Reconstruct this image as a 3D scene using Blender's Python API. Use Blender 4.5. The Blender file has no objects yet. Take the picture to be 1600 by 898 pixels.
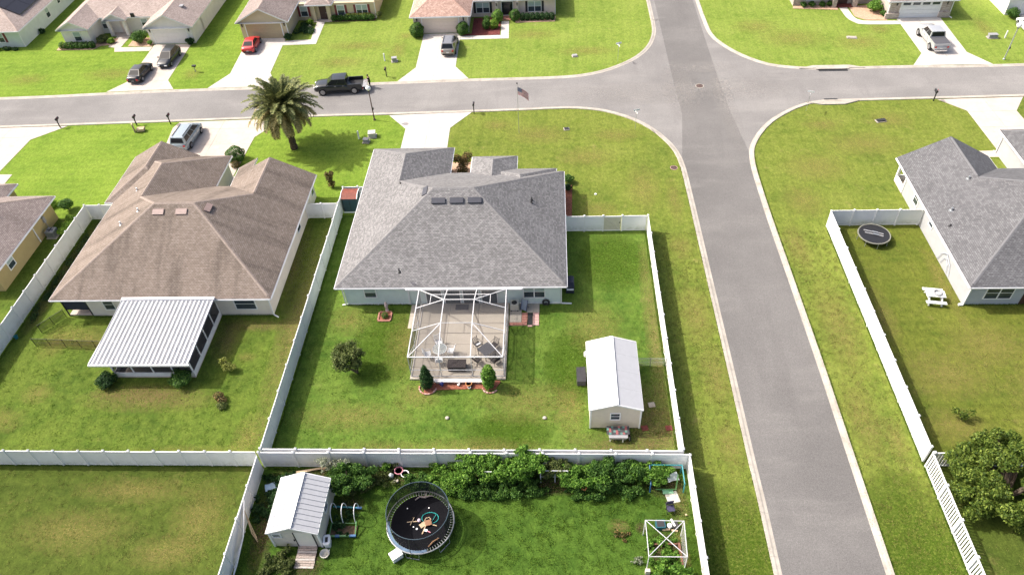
import bpy, bmesh, math, random
import numpy as np
from mathutils import Vector, Matrix
R = math.radians
rnd = random.Random(7)
S = bpy.context.scene
C = S.collection
# ------------------------------------------------------------------ camera, sky, sun, exposure
cam = bpy.data.objects.new('camera', bpy.data.cameras.new('camera'))
C.objects.link(cam); S.camera = cam
cam.data.sensor_width = 36.0; cam.data.lens = 26.215
cam.data.clip_start = 0.5; cam.data.clip_end = 3000
_r = Vector((0.99842621, 0.03375027, -0.04478866)); _d = Vector((-0.00799016, -0.70488374, -0.70927785)); _f = Vector((-0.05550911, 0.70851946, -0.70350473))
cam.matrix_world = Matrix(((_r.x, -_d.x, -_f.x, 0), (_r.y, -_d.y, -_f.y, 0), (_r.z, -_d.z, -_f.z, 46.5), (0, 0, 0, 1)))
SUN_DIR = Vector((-0.92, 0.24, 1.0)).normalized()          # from the ground towards the sun
W = bpy.data.worlds.new('World'); S.world = W; W.use_nodes = True
_n = W.node_tree.nodes; _bg = _n['Background']
_sky = _n.new('ShaderNodeTexSky'); _sky.sky_type = 'NISHITA'; _sky.sun_disc = False
_sky.sun_elevation = math.asin(SUN_DIR.z); _sky.sun_rotation = math.atan2(SUN_DIR.x, SUN_DIR.y)
_sky.air_density = 0.75; _sky.dust_density = 6.0; _sky.ozone_density = 0.5
W.node_tree.links.new(_sky.outputs[0], _bg.inputs[0]); _bg.inputs[1].default_value = 0.15
sun = bpy.data.objects.new('sun', bpy.data.lights.new('sun', 'SUN')); C.objects.link(sun)
sun.data.energy = 3.1; sun.data.angle = R(0.6); sun.data.color = (1.0, 0.955, 0.885)
sun.rotation_euler = SUN_DIR.to_track_quat('Z', 'Y').to_euler(); sun.location = (-60, 20, 80)
S.view_settings.view_transform = 'Standard'; S.view_settings.look = 'None'
S.view_settings.exposure = 0.88; S.view_settings.gamma = 1.0
# ------------------------------------------------------------------ object helpers
def tag(o, label=None, cat=None, group=None, kind=None):
    if label: o['label'] = label
    if cat: o['category'] = cat
    if group: o['group'] = group
    if kind: o['kind'] = kind
    return o
def thing(name, label, cat, loc=(0, 0, 0), rz=0.0, group=None):
    o = bpy.data.objects.new(name, None); C.objects.link(o)
    o.location = loc; o.rotation_euler = (0, 0, rz); o.empty_display_size = 0.2
    return tag(o, label, cat, group)
def link(name, mesh, parent=None, loc=(0, 0, 0), rz=0.0, scale=None, rot=None):
    o = bpy.data.objects.new(name, mesh); C.objects.link(o)
    if parent: o.parent = parent
    o.location = loc; o.rotation_euler = rot if rot else (0, 0, rz)
    if scale: o.scale = scale
    return o
def copy_tree(o, parent=None):
    c = o.copy(); C.objects.link(c)
    c.parent = parent
    for ch in list(o.children): copy_tree(ch, c)
    return c
def base_of(o):
    v = Vector((0, 0, 0))
    while o: v += o.location; o = o.parent
    return v
class MB:
    """collects faces; build() links them as one mesh object"""
    def __init__(s): s.v = []; s.f = []; s.uv = []; s.mi = []; s.m = 0
    def face(s, pts, uv=None):
        i = len(s.v); s.v += [tuple(p) for p in pts]; s.f.append(tuple(range(i, i + len(pts)))); s.uv.append(uv); s.mi.append(s.m); return s
    def grid(s, rows, closed=False, cap=False):
        i = len(s.v); n = len(rows[0])
        for r in rows: s.v += [tuple(p) for p in r]
        for a in range(len(rows) - 1):
            for b in range(n if closed else n - 1):
                b2 = (b + 1) % n
                s.f.append((i + a * n + b, i + a * n + b2, i + (a + 1) * n + b2, i + (a + 1) * n + b)); s.uv.append(None); s.mi.append(s.m)
        if cap:
            s.f.append(tuple(i + k for k in range(n))[::-1]); s.uv.append(None); s.mi.append(s.m)
            s.f.append(tuple(i + (len(rows) - 1) * n + k for k in range(n))); s.uv.append(None); s.mi.append(s.m)
        return s
    def box(s, x0, x1, y0, y1, z0, z1):
        return s.prism([(x0, y0), (x1, y0), (x1, y1), (x0, y1)], z0, z1)
    def rbox(s, c, sz, rz=0.0, tilt=0.0):
        hx, hy, hz = sz[0] / 2, sz[1] / 2, sz[2] / 2
        M = Matrix.Translation(c) @ Matrix.Rotation(rz, 4, 'Z') @ Matrix.Rotation(tilt, 4, 'X')
        q = [M @ Vector((a * hx, b * hy, d * hz)) for d in (-1, 1) for a, b in ((-1, -1), (1, -1), (1, 1), (-1, 1))]
        return s._hex(q)
    def _hex(s, q):
        i = len(s.v); s.v += [tuple(p) for p in q]
        for f in ((3, 2, 1, 0), (4, 5, 6, 7), (0, 1, 5, 4), (1, 2, 6, 5), (2, 3, 7, 6), (3, 0, 4, 7)):
            s.f.append(tuple(i + k for k in f)); s.uv.append(None); s.mi.append(s.m)
        return s
    def prism(s, poly, z0, z1, bottom=True):
        n = len(poly); i = len(s.v)
        s.v += [(p[0], p[1], z0) for p in poly] + [(p[0], p[1], z1) for p in poly]
        for k in range(n):
            k2 = (k + 1) % n; s.f.append((i + k, i + k2, i + n + k2, i + n + k)); s.uv.append(None); s.mi.append(s.m)
        s.f.append(tuple(i + n + k for k in range(n))); s.uv.append(None); s.mi.append(s.m)
        if bottom: s.f.append(tuple(i + k for k in range(n))[::-1]); s.uv.append(None); s.mi.append(s.m)
        return s
    def bar(s, a, b, w=0.05, h=None):
        """square bar from a to b"""
        a, b = Vector(a), Vector(b); h = h or w; d = (b - a).normalized()
        u = d.cross(Vector((0, 0, 1)))
        u = Vector((1, 0, 0)) if u.length < 1e-4 else u.normalized()
        v = u.cross(d).normalized(); q = []
        for p in (a, b):
            for su, sv in ((-1, -1), (1, -1), (1, 1), (-1, 1)): q.append(p + u * (su * w / 2) + v * (sv * h / 2))
        return s._hex(q)
    def tube(s, pts, r=0.02, n=6, closed=False):
        pts = [Vector(p) for p in pts]; rows = []; m = len(pts)
        for k, p in enumerate(pts):
            if closed: d = pts[(k + 1) % m] - pts[k - 1]
            else: d = pts[min(k + 1, m - 1)] - pts[max(k - 1, 0)]
            d.normalize(); u = d.cross(Vector((0.03, 0.02, 1)))
            u = u.normalized() if u.length > 1e-4 else Vector((1, 0, 0)); w = u.cross(d)
            rr = r[k] if isinstance(r, (list, tuple)) else r
            rows.append([p + u * (rr * math.cos(t)) + w * (rr * math.sin(t)) for t in [2 * math.pi * j / n for j in range(n)]])
        if closed: rows.append(rows[0])
        return s.grid(rows, closed=True, cap=not closed)
    def lathe(s, c, prof, n=16):
        rows = [[(c[0] + r * math.cos(2 * math.pi * k / n), c[1] + r * math.sin(2 * math.pi * k / n), c[2] + z) for k in range(n)] for r, z in prof]
        return s.grid(rows, closed=True, cap=True)
    def wheel(s, c, r, w, n=20, prof=None):
        """disc whose axis is X"""
        prof = prof or [(r * 0.94, -w / 2), (r, -w / 2 + 0.03), (r, w / 2 - 0.03), (r * 0.94, w / 2)]
        rows = [[(c[0] + z, c[1] + q * math.cos(2 * math.pi * k / n), c[2] + q * math.sin(2 * math.pi * k / n)) for k in range(n)] for q, z in prof]
        return s.grid(rows, closed=True, cap=True)
    def ball(s, c, r, n=12, sq=1.0):
        rows = []
        for a in range(1, n // 2):
            t = math.pi * a / (n // 2)
            rows.append([(c[0] + r * math.sin(t) * math.cos(2 * math.pi * k / n), c[1] + r * math.sin(t) * math.sin(2 * math.pi * k / n), c[2] - r * sq * math.cos(t)) for k in range(n)])
        return s.grid(rows, closed=True, cap=True)
    def mesh(s, name, mats, off=Vector((0, 0, 0)), smooth=False):
        me = bpy.data.meshes.new(name)
        me.from_pydata([(x - off.x, y - off.y, z - off.z) for x, y, z in s.v], [], s.f)
        for m in (mats if isinstance(mats, (list, tuple)) else [mats]): me.materials.append(m)
        if any(s.mi): me.polygons.foreach_set('material_index', s.mi)
        if any(u for u in s.uv):
            l = me.uv_layers.new(name='UVMap').data
            for p, u in zip(me.polygons, s.uv):
                if u:
                    for k, li in enumerate(p.loop_indices): l[li].uv = u[k]
        if smooth: me.polygons.foreach_set('use_smooth', [True] * len(me.polygons))
        me.update(); return me
    def build(s, name, mats, parent=None, smooth=False, world=True):
        """vertices are world coordinates (or local to the parent with world=False)"""
        off = base_of(parent) if (parent and world) else Vector((0, 0, 0))
        o = bpy.data.objects.new(name, s.mesh(name, mats, off, smooth)); C.objects.link(o)
        if parent: o.parent = parent
        return o
def np_mesh(name, V, F, mats):
    """V (n,3), F (m,k) -> mesh, fast"""
    me = bpy.data.meshes.new(name); V = np.asarray(V, np.float32); F = np.asarray(F, np.int32); m, k = F.shape
    me.vertices.add(len(V)); me.vertices.foreach_set('co', V.ravel())
    me.loops.add(m * k); me.loops.foreach_set('vertex_index', F.ravel())
    me.polygons.add(m); me.polygons.foreach_set('loop_start', np.arange(0, m * k, k, dtype=np.int32)); me.polygons.foreach_set('loop_total', np.full(m, k, np.int32))
    for q in (mats if isinstance(mats, (list, tuple)) else [mats]): me.materials.append(q)
    me.update(calc_edges=True); me.validate(); return me
# ------------------------------------------------------------------ materials
class NT:
    def __init__(s, name):
        s.mat = bpy.data.materials.new(name); s.mat.use_nodes = True; s.t = s.mat.node_tree; s.n = s.t.nodes
        s.b = s.n['Principled BSDF']; s.out = s.n['Material Output']
    def new(s, typ, **kw):
        q = s.n.new('ShaderNode' + typ)
        for k, v in kw.items():
            if k.startswith('i_'):
                key = k[2:]; q.inputs[int(key) if key.isdigit() else key.replace('_', ' ')].default_value = v
            else: setattr(q, k, v)
        return q
    def l(s, a, b): s.t.links.new(a, b)
    def pos(s): return s.new('NewGeometry').outputs['Position']
    def noise(s, scale, detail=3, rough=0.55, vec=None, sc=None):
        q = s.new('TexNoise', i_Scale=scale, i_Detail=detail, i_Roughness=rough)
        v = vec or s.pos()
        if sc:
            m = s.new('Mapping'); m.inputs['Scale'].default_value = sc; s.l(v, m.inputs[0]); v = m.outputs[0]
        s.l(v, q.inputs['Vector']); return q.outputs['Fac']
    def ramp(s, fac, stops, interp='LINEAR'):
        q = s.new('ValToRGB'); e = q.color_ramp.elements; q.color_ramp.interpolation = interp
        while len(e) < len(stops): e.new(0.5)
        for k, (p, c) in enumerate(stops): e[k].position = p; e[k].color = (*c, 1) if len(c) == 3 else c
        s.l(fac, q.inputs[0]); return q.outputs[0]
    def f2(s, fac, a, b):
        q = s.new('MapRange', i_1=a, i_2=b); s.l(fac, q.inputs[0]); return q.outputs[0]
    def mix(s, fac, a, b, mode='MIX'):
        q = s.new('Mix', data_type='RGBA', blend_type=mode)
        for v, i in ((fac, 0), (a, 6), (b, 7)):
            if isinstance(v, (int, float)): q.inputs[i].default_value = v
            elif isinstance(v, tuple): q.inputs[i].default_value = (*v, 1)
            else: s.l(v, q.inputs[i])
        return q.outputs[2]
    def color(s, c):
        if isinstance(c, tuple): s.b.inputs['Base Color'].default_value = (*c, 1)
        else: s.l(c, s.b.inputs['Base Color'])
    def set(s, rough=0.8, spec=0.3, metal=0.0, **kw):
        s.b.inputs['Roughness'].default_value = rough; s.b.inputs['Specular IOR Level'].default_value = spec; s.b.inputs['Metallic'].default_value = metal
        for k, v in kw.items(): s.b.inputs[k.replace('_', ' ')].default_value = v
        return s
    def bump(s, h, strength=0.3, dist=0.02):
        q = s.new('Bump', i_Strength=strength, i_Distance=dist); s.l(h, q.inputs['Height']); s.l(q.outputs[0], s.b.inputs['Normal'])
def simple(name, c, rough=0.6, spec=0.4, metal=0.0, var=0.12, scale=3.0, **kw):
    """flat paint, plastic, metal... with a little wear"""
    t = NT(name); t.set(rough, spec, metal, **kw)
    if var:
        a = tuple(min(1, x * (1 + var * 0.5)) for x in c); b = tuple(x * (1 - var) for x in c)
        n = t.noise(scale, 5, 0.65); t.color(t.ramp(n, [(0.3, b), (0.7, a)]))
    else: t.color(c)
    return t.mat
def lawn_mat(name, dark, mid, light, straw, straw_amt=0.5, fine=1.0, seed=0.0, hue=0.93):
    def soft(c, k=0.10):
        l = 0.32 * c[0] + 0.58 * c[1] + 0.1 * c[2]; c = tuple(x + (l - x) * k for x in c); return (c[0] * hue, c[1] * (1.02 if hue < 1 else 1), c[2])
    dark, mid, light, straw = soft(dark), soft(mid), soft(light), soft(straw)
    t = NT(name); t.set(0.95, 0.05)
    g = t.new('VectorMath', operation='ADD'); t.l(t.pos(), g.inputs[0]); g.inputs[1].default_value = (seed * 13.7, seed * 7.1, 0); p = g.outputs[0]
    big = t.noise(0.22, 4, 0.6, p); c = t.ramp(big, [(0.30, dark), (0.5, mid), (0.70, light)])
    m = t.noise(1.1, 5, 0.65, p); c = t.mix(t.f2(m, 0.35, 0.75), c, light)
    dk = t.noise(0.75, 5, 0.6, p); c = t.mix(t.f2(dk, 0.56, 0.82), c, dark)
    s1 = t.noise(0.5, 7, 0.74, p); c = t.mix(t.f2(s1, 0.72 - 0.22 * straw_amt, 0.86 - 0.14 * straw_amt), c, straw)
    # mown blades: fine grain drawn out in two directions
    f1 = t.noise(3.6, 7, 0.85, p, (1.0, 0.6, 1.0)); f2 = t.noise(12.0, 4, 0.85, p, (0.7, 1.0, 1.0))
    c = t.mix(1.0, c, t.ramp(f1, [(0.34, (1 - 0.42 * fine,) * 3), (0.52, (1.0,) * 3), (0.68, (1 + 0.42 * fine, 1 + 0.38 * fine, 1 + 0.3 * fine))]), 'MULTIPLY')
    c = t.mix(1.0, c, t.ramp(f2, [(0.3, (1 - 0.42 * fine,) * 3), (0.7, (1 + 0.40 * fine,) * 3)]), 'MULTIPLY')
    mp = t.new('Mapping'); mp.inputs['Rotation'].default_value = (0, 0, R(90 if int(seed) % 2 else 2)); t.l(p, mp.inputs[0])
    wv = t.new('TexWave', i_Scale=0.26, i_Distortion=1.6, i_Detail=2.0); t.l(mp.outputs[0], wv.inputs['Vector'])
    c = t.mix(1.0, c, t.ramp(wv.outputs['Fac'], [(0.3, (0.972,) * 3), (0.7, (1.028,) * 3)]), 'MULTIPLY')
    t.color(c); t.bump(f2, 0.3 * fine, 0.03)
    return t.mat
def asphalt_mat(name='asphalt', k=0.95):
    t = NT(name); t.set(0.9, 0.15); p = t.pos()
    big = t.noise(0.12, 4, 0.6, p); c = t.ramp(big, [(0.35, (0.182, 0.177, 0.175)), (0.65, (0.232, 0.226, 0.222))])
    w1 = t.noise(0.35, 5, 0.65, p, (0.25, 1.0, 1.0)); c = t.mix(t.f2(w1, 0.5, 0.8), c, (0.268, 0.26, 0.252))
    w2 = t.noise(0.4, 5, 0.65, p, (1.0, 0.16, 1.0)); c = t.mix(t.f2(w2, 0.52, 0.85), c, (0.175, 0.169, 0.168))
    g = t.noise(18.0, 3, 0.85, p); c = t.mix(1.0, c, t.ramp(g, [(0.3, (0.66,) * 3), (0.7, (1.34,) * 3)]), 'MULTIPLY')
    g2 = t.noise(7.0, 3, 0.8, p); c = t.mix(1.0, c, t.ramp(g2, [(0.3, (0.9,) * 3), (0.7, (1.1,) * 3)]), 'MULTIPLY')
    if k != 1.0: c = t.mix(1.0, c, (k, k * .985, k * .962), 'MULTIPLY')
    t.color(c); t.bump(g, 0.3, 0.01); return t.mat
def concrete_mat(name, a, b, stain=0.15, joints=False):
    t = NT(name); t.set(0.85, 0.2); p = t.pos()
    n = t.noise(0.7, 6, 0.7, p); c = t.ramp(n, [(0.32, b), (0.66, a)])
    s = t.noise(2.4, 6, 0.7, p); c = t.mix(t.f2(s, 0.55, 0.9), c, tuple(x * (1 - stain * 2) for x in b))
    g = t.noise(30, 2, 0.7, p); c = t.mix(1.0, c, t.ramp(g, [(0.3, (0.93,) * 3), (0.7, (1.05,) * 3)]), 'MULTIPLY')
    t.color(c); t.bump(g, 0.1, 0.01); return t.mat
def shingle_mat(name, c1, c2, c3, streak=0.0, row=0.145):
    """asphalt shingles laid in courses along the UV map (metres)"""
    t = NT(name); t.set(0.92, 0.15); uv = t.new('UVMap').outputs[0]
    b = t.new('TexBrick', offset=0.5, i_Scale=1.0, i_Mortar_Size=0.012, i_Mortar_Smooth=0.2, i_Bias=0.0, i_Brick_Width=0.24, i_Row_Height=row)
    b.inputs['Color1'].default_value = (0, 0, 0, 1); b.inputs['Color2'].default_value = (1, 1, 1, 1); b.inputs['Mortar'].default_value = (0.5, 0.5, 0.5, 1); t.l(uv, b.inputs['Vector'])
    c = t.ramp(b.outputs['Color'], [(0.05, c1), (0.5, c2), (0.95, c3)])
    n = t.noise(3.5, 6, 0.8, uv); c = t.mix(1.0, c, t.ramp(n, [(0.3, (0.86,) * 3), (0.7, (1.12,) * 3)]), 'MULTIPLY')
    n2 = t.noise(0.35, 4, 0.6, uv); c = t.mix(1.0, c, t.ramp(n2, [(0.3, (0.9,) * 3), (0.7, (1.08,) * 3)]), 'MULTIPLY')
    if streak:
        st = t.noise(0.55, 5, 0.65, uv, (1.0, 0.12, 1.0)); c = t.mix(t.f2(st, 0.48, 0.70), c, t.mix(1.0, c, (1 - streak,) * 3, 'MULTIPLY'))
    c = t.mix(t.f2(b.outputs['Fac'], 0.0, 1.0), c, t.mix(1.0, c, (0.5,) * 3, 'MULTIPLY'))
    g = t.noise(40, 2, 0.8, uv); c = t.mix(1.0, c, t.ramp(g, [(0.3, (0.85,) * 3), (0.7, (1.15,) * 3)]), 'MULTIPLY')
    t.color(c); t.bump(b.outputs['Fac'], -0.6, 0.02); return t.mat
def leaf_mat(name, stops, transl=0.4, rough=0.6):
    t = NT(name); t.set(rough, 0.25)
    i = t.new('NewGeometry').outputs['Random Per Island']; c = t.ramp(i, stops); t.color(c)
    tr = t.new('BsdfTranslucent'); t.l(c, tr.inputs[0]); mx = t.new('MixShader'); mx.inputs[0].default_value = transl
    t.l(t.b.outputs[0], mx.inputs[1]); t.l(tr.outputs[0], mx.inputs[2]); t.l(mx.outputs[0], t.out.inputs[0]); return t.mat
def screen_mat(name, c, op):
    t = NT(name); t.set(0.7, 0.2); t.color(c); t.b.inputs['Alpha'].default_value = op; return t.mat
def patch_mat(name, c1, c2, scale=1.6, amt=0.5, strength=0.8):
    """worn ground: ragged edge from noise, opacity fades to the patch's rim (UV runs -1..1)"""
    t = NT(name); t.set(0.95, 0.05); uv = t.new('UVMap').outputs[0]
    ln = t.new('VectorMath', operation='LENGTH'); t.l(uv, ln.inputs[0])
    n = t.noise(scale, 7, 0.75); f = t.f2(ln.outputs['Value'], 1.0, 0.0)
    ad = t.new('Math', operation='MULTIPLY_ADD'); t.l(n, ad.inputs[0]); ad.inputs[1].default_value = 1.5; t.l(f, ad.inputs[2])
    sb = t.f2(ad.outputs[0], 1.15 - amt, 2.25 - amt)
    n9 = t.noise(scale * 5, 5, 0.8); g9 = t.new('Math', operation='MULTIPLY'); t.l(sb, g9.inputs[0]); t.l(t.f2(n9, 0.36, 0.6), g9.inputs[1])
    li = t.new('Math', operation='MINIMUM'); t.l(g9.outputs[0], li.inputs[0]); t.l(t.f2(ln.outputs['Value'], 1.0, 0.55), li.inputs[1])
    lim = t.new('Math', operation='MULTIPLY'); t.l(li.outputs[0], lim.inputs[0]); lim.inputs[1].default_value = strength
    g = t.noise(6, 5, 0.8); t.color(t.ramp(g, [(0.3, c1), (0.7, c2)])); t.l(lim.outputs[0], t.b.inputs['Alpha']); return t.mat
M = {}
M['asphalt'] = asphalt_mat(); M['asphalt_dark'] = asphalt_mat('dark_asphalt', 0.70)
M['concrete'] = concrete_mat('drive_concrete', (0.53, 0.50, 0.465), (0.42, 0.39, 0.36))
M['tan_concrete'] = concrete_mat('warm_concrete', (0.51, 0.445, 0.39), (0.43, 0.37, 0.32))
M['kerb'] = concrete_mat('kerb_concrete', (0.44, 0.405, 0.35), (0.31, 0.28, 0.24), 0.25)
M['joint'] = simple('joint_filler', (0.30, 0.275, 0.25), 0.95, 0.1)
M['deck'] = concrete_mat('deck_concrete', (0.43, 0.385, 0.325), (0.38, 0.34, 0.285), 0.08)
M['white'] = simple('white_paint', (0.77, 0.77, 0.76), 0.45, 0.4, var=0.06)
def vinyl_mat():
    t = NT('white_vinyl'); t.set(0.42, 0.4); n = t.noise(0.9, 5, 0.65); c = t.ramp(n, [(0.3, (0.73, 0.735, 0.73)), (0.7, (0.82, 0.825, 0.83))])
    sp = t.new('SeparateXYZ'); t.l(t.pos(), sp.inputs[0]); d = t.noise(2.2, 6, 0.75); ad = t.new('Math', operation='MULTIPLY'); t.l(t.f2(sp.outputs['Z'], 0.75, 0.05), ad.inputs[0]); t.l(t.f2(d, 0.38, 0.72), ad.inputs[1])
    t.color(t.mix(ad.outputs[0], c, (0.36, 0.38, 0.27))); return t.mat
M['vinyl'] = vinyl_mat()
M['cage'] = simple('cage_aluminium', (0.56, 0.56, 0.57), 0.45, 0.4, var=0.1)
M['alu'] = simple('white_aluminium', (0.72, 0.72, 0.73), 0.4, 0.5, var=0.08)
M['gatevinyl'] = simple('tan_vinyl', (0.58, 0.55, 0.44), 0.5, 0.4)
M['black'] = simple('black_metal', (0.018, 0.018, 0.02), 0.45, 0.5)
M['rubber'] = simple('tyre_rubber', (0.02, 0.02, 0.021), 0.85, 0.2)
M['rim'] = simple('alloy_rim', (0.42, 0.42, 0.43), 0.35, 0.5, 0.8)
M['glass'] = simple('window_glass', (0.045, 0.06, 0.07), 0.12, 0.6, var=0.3, scale=0.9)
M['carglass'] = simple('car_glass', (0.014, 0.017, 0.02), 0.12, 0.3, var=0.0)
M['blind'] = simple('window_blind', (0.34, 0.42, 0.40), 0.3, 0.5)
M['lamp_red'] = simple('red_lens', (0.42, 0.02, 0.02), 0.25, 0.5)
M['lamp_clear'] = simple('clear_lens', (0.7, 0.7, 0.7), 0.2, 0.6)
M['plate'] = simple('number_plate', (0.6, 0.6, 0.58), 0.5)
M['chrome'] = simple('chrome_trim', (0.6, 0.6, 0.62), 0.2, 0.5, 0.9, var=0)
M['trim'] = simple('dark_trim', (0.03, 0.03, 0.032), 0.6)
M['bark'] = simple('bark', (0.13, 0.10, 0.075), 0.95, 0.1, var=0.5, scale=9)
M['mulch'] = simple('red_mulch', (0.30, 0.115, 0.075), 0.95, 0.1, var=0.6, scale=7)
M['darkmulch'] = simple('dark_red_mulch', (0.17, 0.05, 0.045), 0.95, 0.1, var=0.6, scale=7)
M['tanmulch'] = simple('tan_mulch', (0.50, 0.33, 0.23), 0.95, 0.1, var=0.4, scale=7)
M['brick'] = simple('red_brick', (0.42, 0.20, 0.155), 0.9, 0.15, var=0.3, scale=6)
M['brickpink'] = simple('pink_brick', (0.52, 0.33, 0.30), 0.9, 0.15, var=0.3, scale=6)
M['soil'] = simple('soil', (0.12, 0.085, 0.055), 0.95, 0.05, var=0.5, scale=6)
M['wood'] = simple('weathered_wood', (0.36, 0.30, 0.26), 0.85, 0.15, var=0.35, scale=8)
M['palewood'] = simple('pale_wood', (0.52, 0.40, 0.26), 0.85, 0.15, var=0.3, scale=8)
M['blue'] = simple('blue_plastic', (0.03, 0.11, 0.24), 0.4, 0.5)
M['teal'] = simple('teal_plastic', (0.03, 0.22, 0.25), 0.4, 0.5)
M['lime'] = simple('green_plastic', (0.09, 0.24, 0.07), 0.4, 0.5)
M['grey'] = simple('grey_plastic', (0.28, 0.28, 0.29), 0.6, 0.4)
M['darkgrey'] = simple('dark_grey_fabric', (0.085, 0.085, 0.095), 0.8, 0.2)
M['darkbrown'] = simple('dark_brown_wicker', (0.045, 0.036, 0.036), 0.7, 0.3, var=0.4, scale=12)
M['beige'] = simple('beige_plastic', (0.52, 0.50, 0.44), 0.5, 0.4)
M['pink'] = simple('pink_plastic', (0.62, 0.25, 0.30), 0.4, 0.5)
M['yellow'] = simple('yellow_plastic', (0.60, 0.42, 0.05), 0.5, 0.4)
M['orange'] = simple('terracotta', (0.52, 0.22, 0.08), 0.7, 0.3)
M['galv'] = simple('galvanised_steel', (0.42, 0.44, 0.45), 0.4, 0.5, 0.6)
M['rust'] = simple('rusty_iron', (0.13, 0.085, 0.075), 0.8, 0.3, 0.3, var=0.4, scale=9)
M['screen'] = screen_mat('insect_screen', (0.06, 0.06, 0.065), 0.20)
M['screen_side'] = screen_mat('dense_screen', (0.02, 0.021, 0.026), 0.45)
M['net'] = screen_mat('black_netting', (0.012, 0.018, 0.018), 0.80)
M['mesh_black'] = screen_mat('black_wire_mesh', (0.012, 0.012, 0.012), 0.5)
M['mesh_galv'] = screen_mat('galvanised_wire_mesh', (0.45, 0.47, 0.45), 0.28)
M['tarp'] = simple('pale_blue_tarp', (0.42, 0.55, 0.66), 0.5, 0.4)
M['skin'] = simple('skin', (0.38, 0.22, 0.15), 0.6, 0.3)
M['cloth_black'] = simple('black_cloth', (0.02, 0.02, 0.024), 0.9, 0.1)
M['hair'] = simple('dark_hair', (0.02, 0.014, 0.01), 0.6)
# foliage (leaf to leaf variation through the island index)
def leaves(name, d, m, h, **kw): return leaf_mat(name, [(0.0, d), (0.5, m), (0.85, h), (1.0, tuple(min(1, x * 1.35) for x in h))], **kw)
M['leaf_hedge'] = leaves('hedge_leaf', (0.026, 0.075, 0.014), (0.06, 0.14, 0.024), (0.12, 0.23, 0.04))
M['leaf_bright'] = leaves('bright_leaf', (0.06, 0.14, 0.012), (0.14, 0.26, 0.022), (0.26, 0.40, 0.05))
M['leaf_olive'] = leaves('olive_leaf', (0.04, 0.065, 0.018), (0.10, 0.135, 0.036), (0.19, 0.22, 0.07))
M['leaf_dark'] = leaves('dark_leaf', (0.010, 0.032, 0.010), (0.022, 0.062, 0.017), (0.05, 0.12, 0.03))
M['leaf_vine'] = leaves('vine_leaf', (0.045, 0.115, 0.014), (0.105, 0.235, 0.028), (0.22, 0.38, 0.06))
M['leaf_brown'] = leaves('browning_leaf', (0.05, 0.055, 0.02), (0.13, 0.12, 0.045), (0.26, 0.16, 0.06))
M['leaf_oak'] = leaves('oak_leaf', (0.035, 0.07, 0.011), (0.095, 0.15, 0.02), (0.20, 0.26, 0.045))
M['leaf_grey'] = leaves('silvery_leaf', (0.12, 0.15, 0.09), (0.25, 0.28, 0.19), (0.42, 0.44, 0.33))
M['leaf_yellow'] = leaves('yellow_hedge_leaf', (0.10, 0.13, 0.02), (0.24, 0.27, 0.05), (0.45, 0.46, 0.14))
M['frond'] = leaves('palm_leaflet', (0.045, 0.065, 0.022), (0.12, 0.145, 0.045), (0.25, 0.25, 0.09), transl=0.25)
M['frond_old'] = leaves('old_palm_leaflet', (0.13, 0.11, 0.035), (0.27, 0.235, 0.08), (0.44, 0.36, 0.16), transl=0.25)
M['blade'] = leaves('grass_blade', (0.05, 0.11, 0.012), (0.09, 0.17, 0.016), (0.16, 0.24, 0.03), transl=0.3)
M['blade_dry'] = leaves('dry_grass_blade', (0.11, 0.13, 0.03), (0.19, 0.20, 0.05), (0.34, 0.30, 0.11), transl=0.3)
def leaf_cloud(name, blobs, n, size, mats, parent=None, flat=0.4, seed=1, shell=0.55, off=None):
    """many small leaf quads spread through ellipsoidal clumps: blobs = (x,y,z,rx,ry,rz)"""
    g = np.random.default_rng(seed); B = np.array(blobs, float)
    w = (B[:, 3] * B[:, 4] + B[:, 4] * B[:, 5] + B[:, 3] * B[:, 5]); w /= w.sum()
    k = g.choice(len(B), n, p=w); u = g.normal(size=(n, 3)); u /= np.linalg.norm(u, axis=1)[:, None]
    rad = shell + (1 - shell) * g.random(n) ** 0.6
    rad *= 1 + 0.13 * np.sin(u[:, 0] * 5 + k * 1.7) * np.cos(u[:, 1] * 4 + k) + 0.07 * np.sin(u[:, 2] * 9 + k * 2.3)
    P = B[k, :3] + u * B[k, 3:6] * rad[:, None]
    P[:, 2] = np.maximum(P[:, 2], 0.03)
    nn = u * 0.7 + g.normal(size=(n, 3)) * flat; nn[:, 2] += 0.35; nn /= np.linalg.norm(nn, axis=1)[:, None]
    a = np.cross(nn, g.normal(size=(n, 3))); a /= np.linalg.norm(a, axis=1)[:, None]; b = np.cross(nn, a)
    s = size * (0.6 + 0.8 * g.random(n))[:, None]; a *= s; b *= s * 0.62
    V = np.stack([P - a, P + b * 0.9, P + a, P - b * 0.9], 1).reshape(-1, 3)
    F = np.arange(4 * n).reshape(n, 4)
    o0 = base_of(parent) if parent else Vector(off or (0, 0, 0))
    V -= np.array(o0)[None, :]
    me = np_mesh(name, V, F, mats); o = link(name, me, parent)
    if not parent: o.location = o0
    return o
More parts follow.
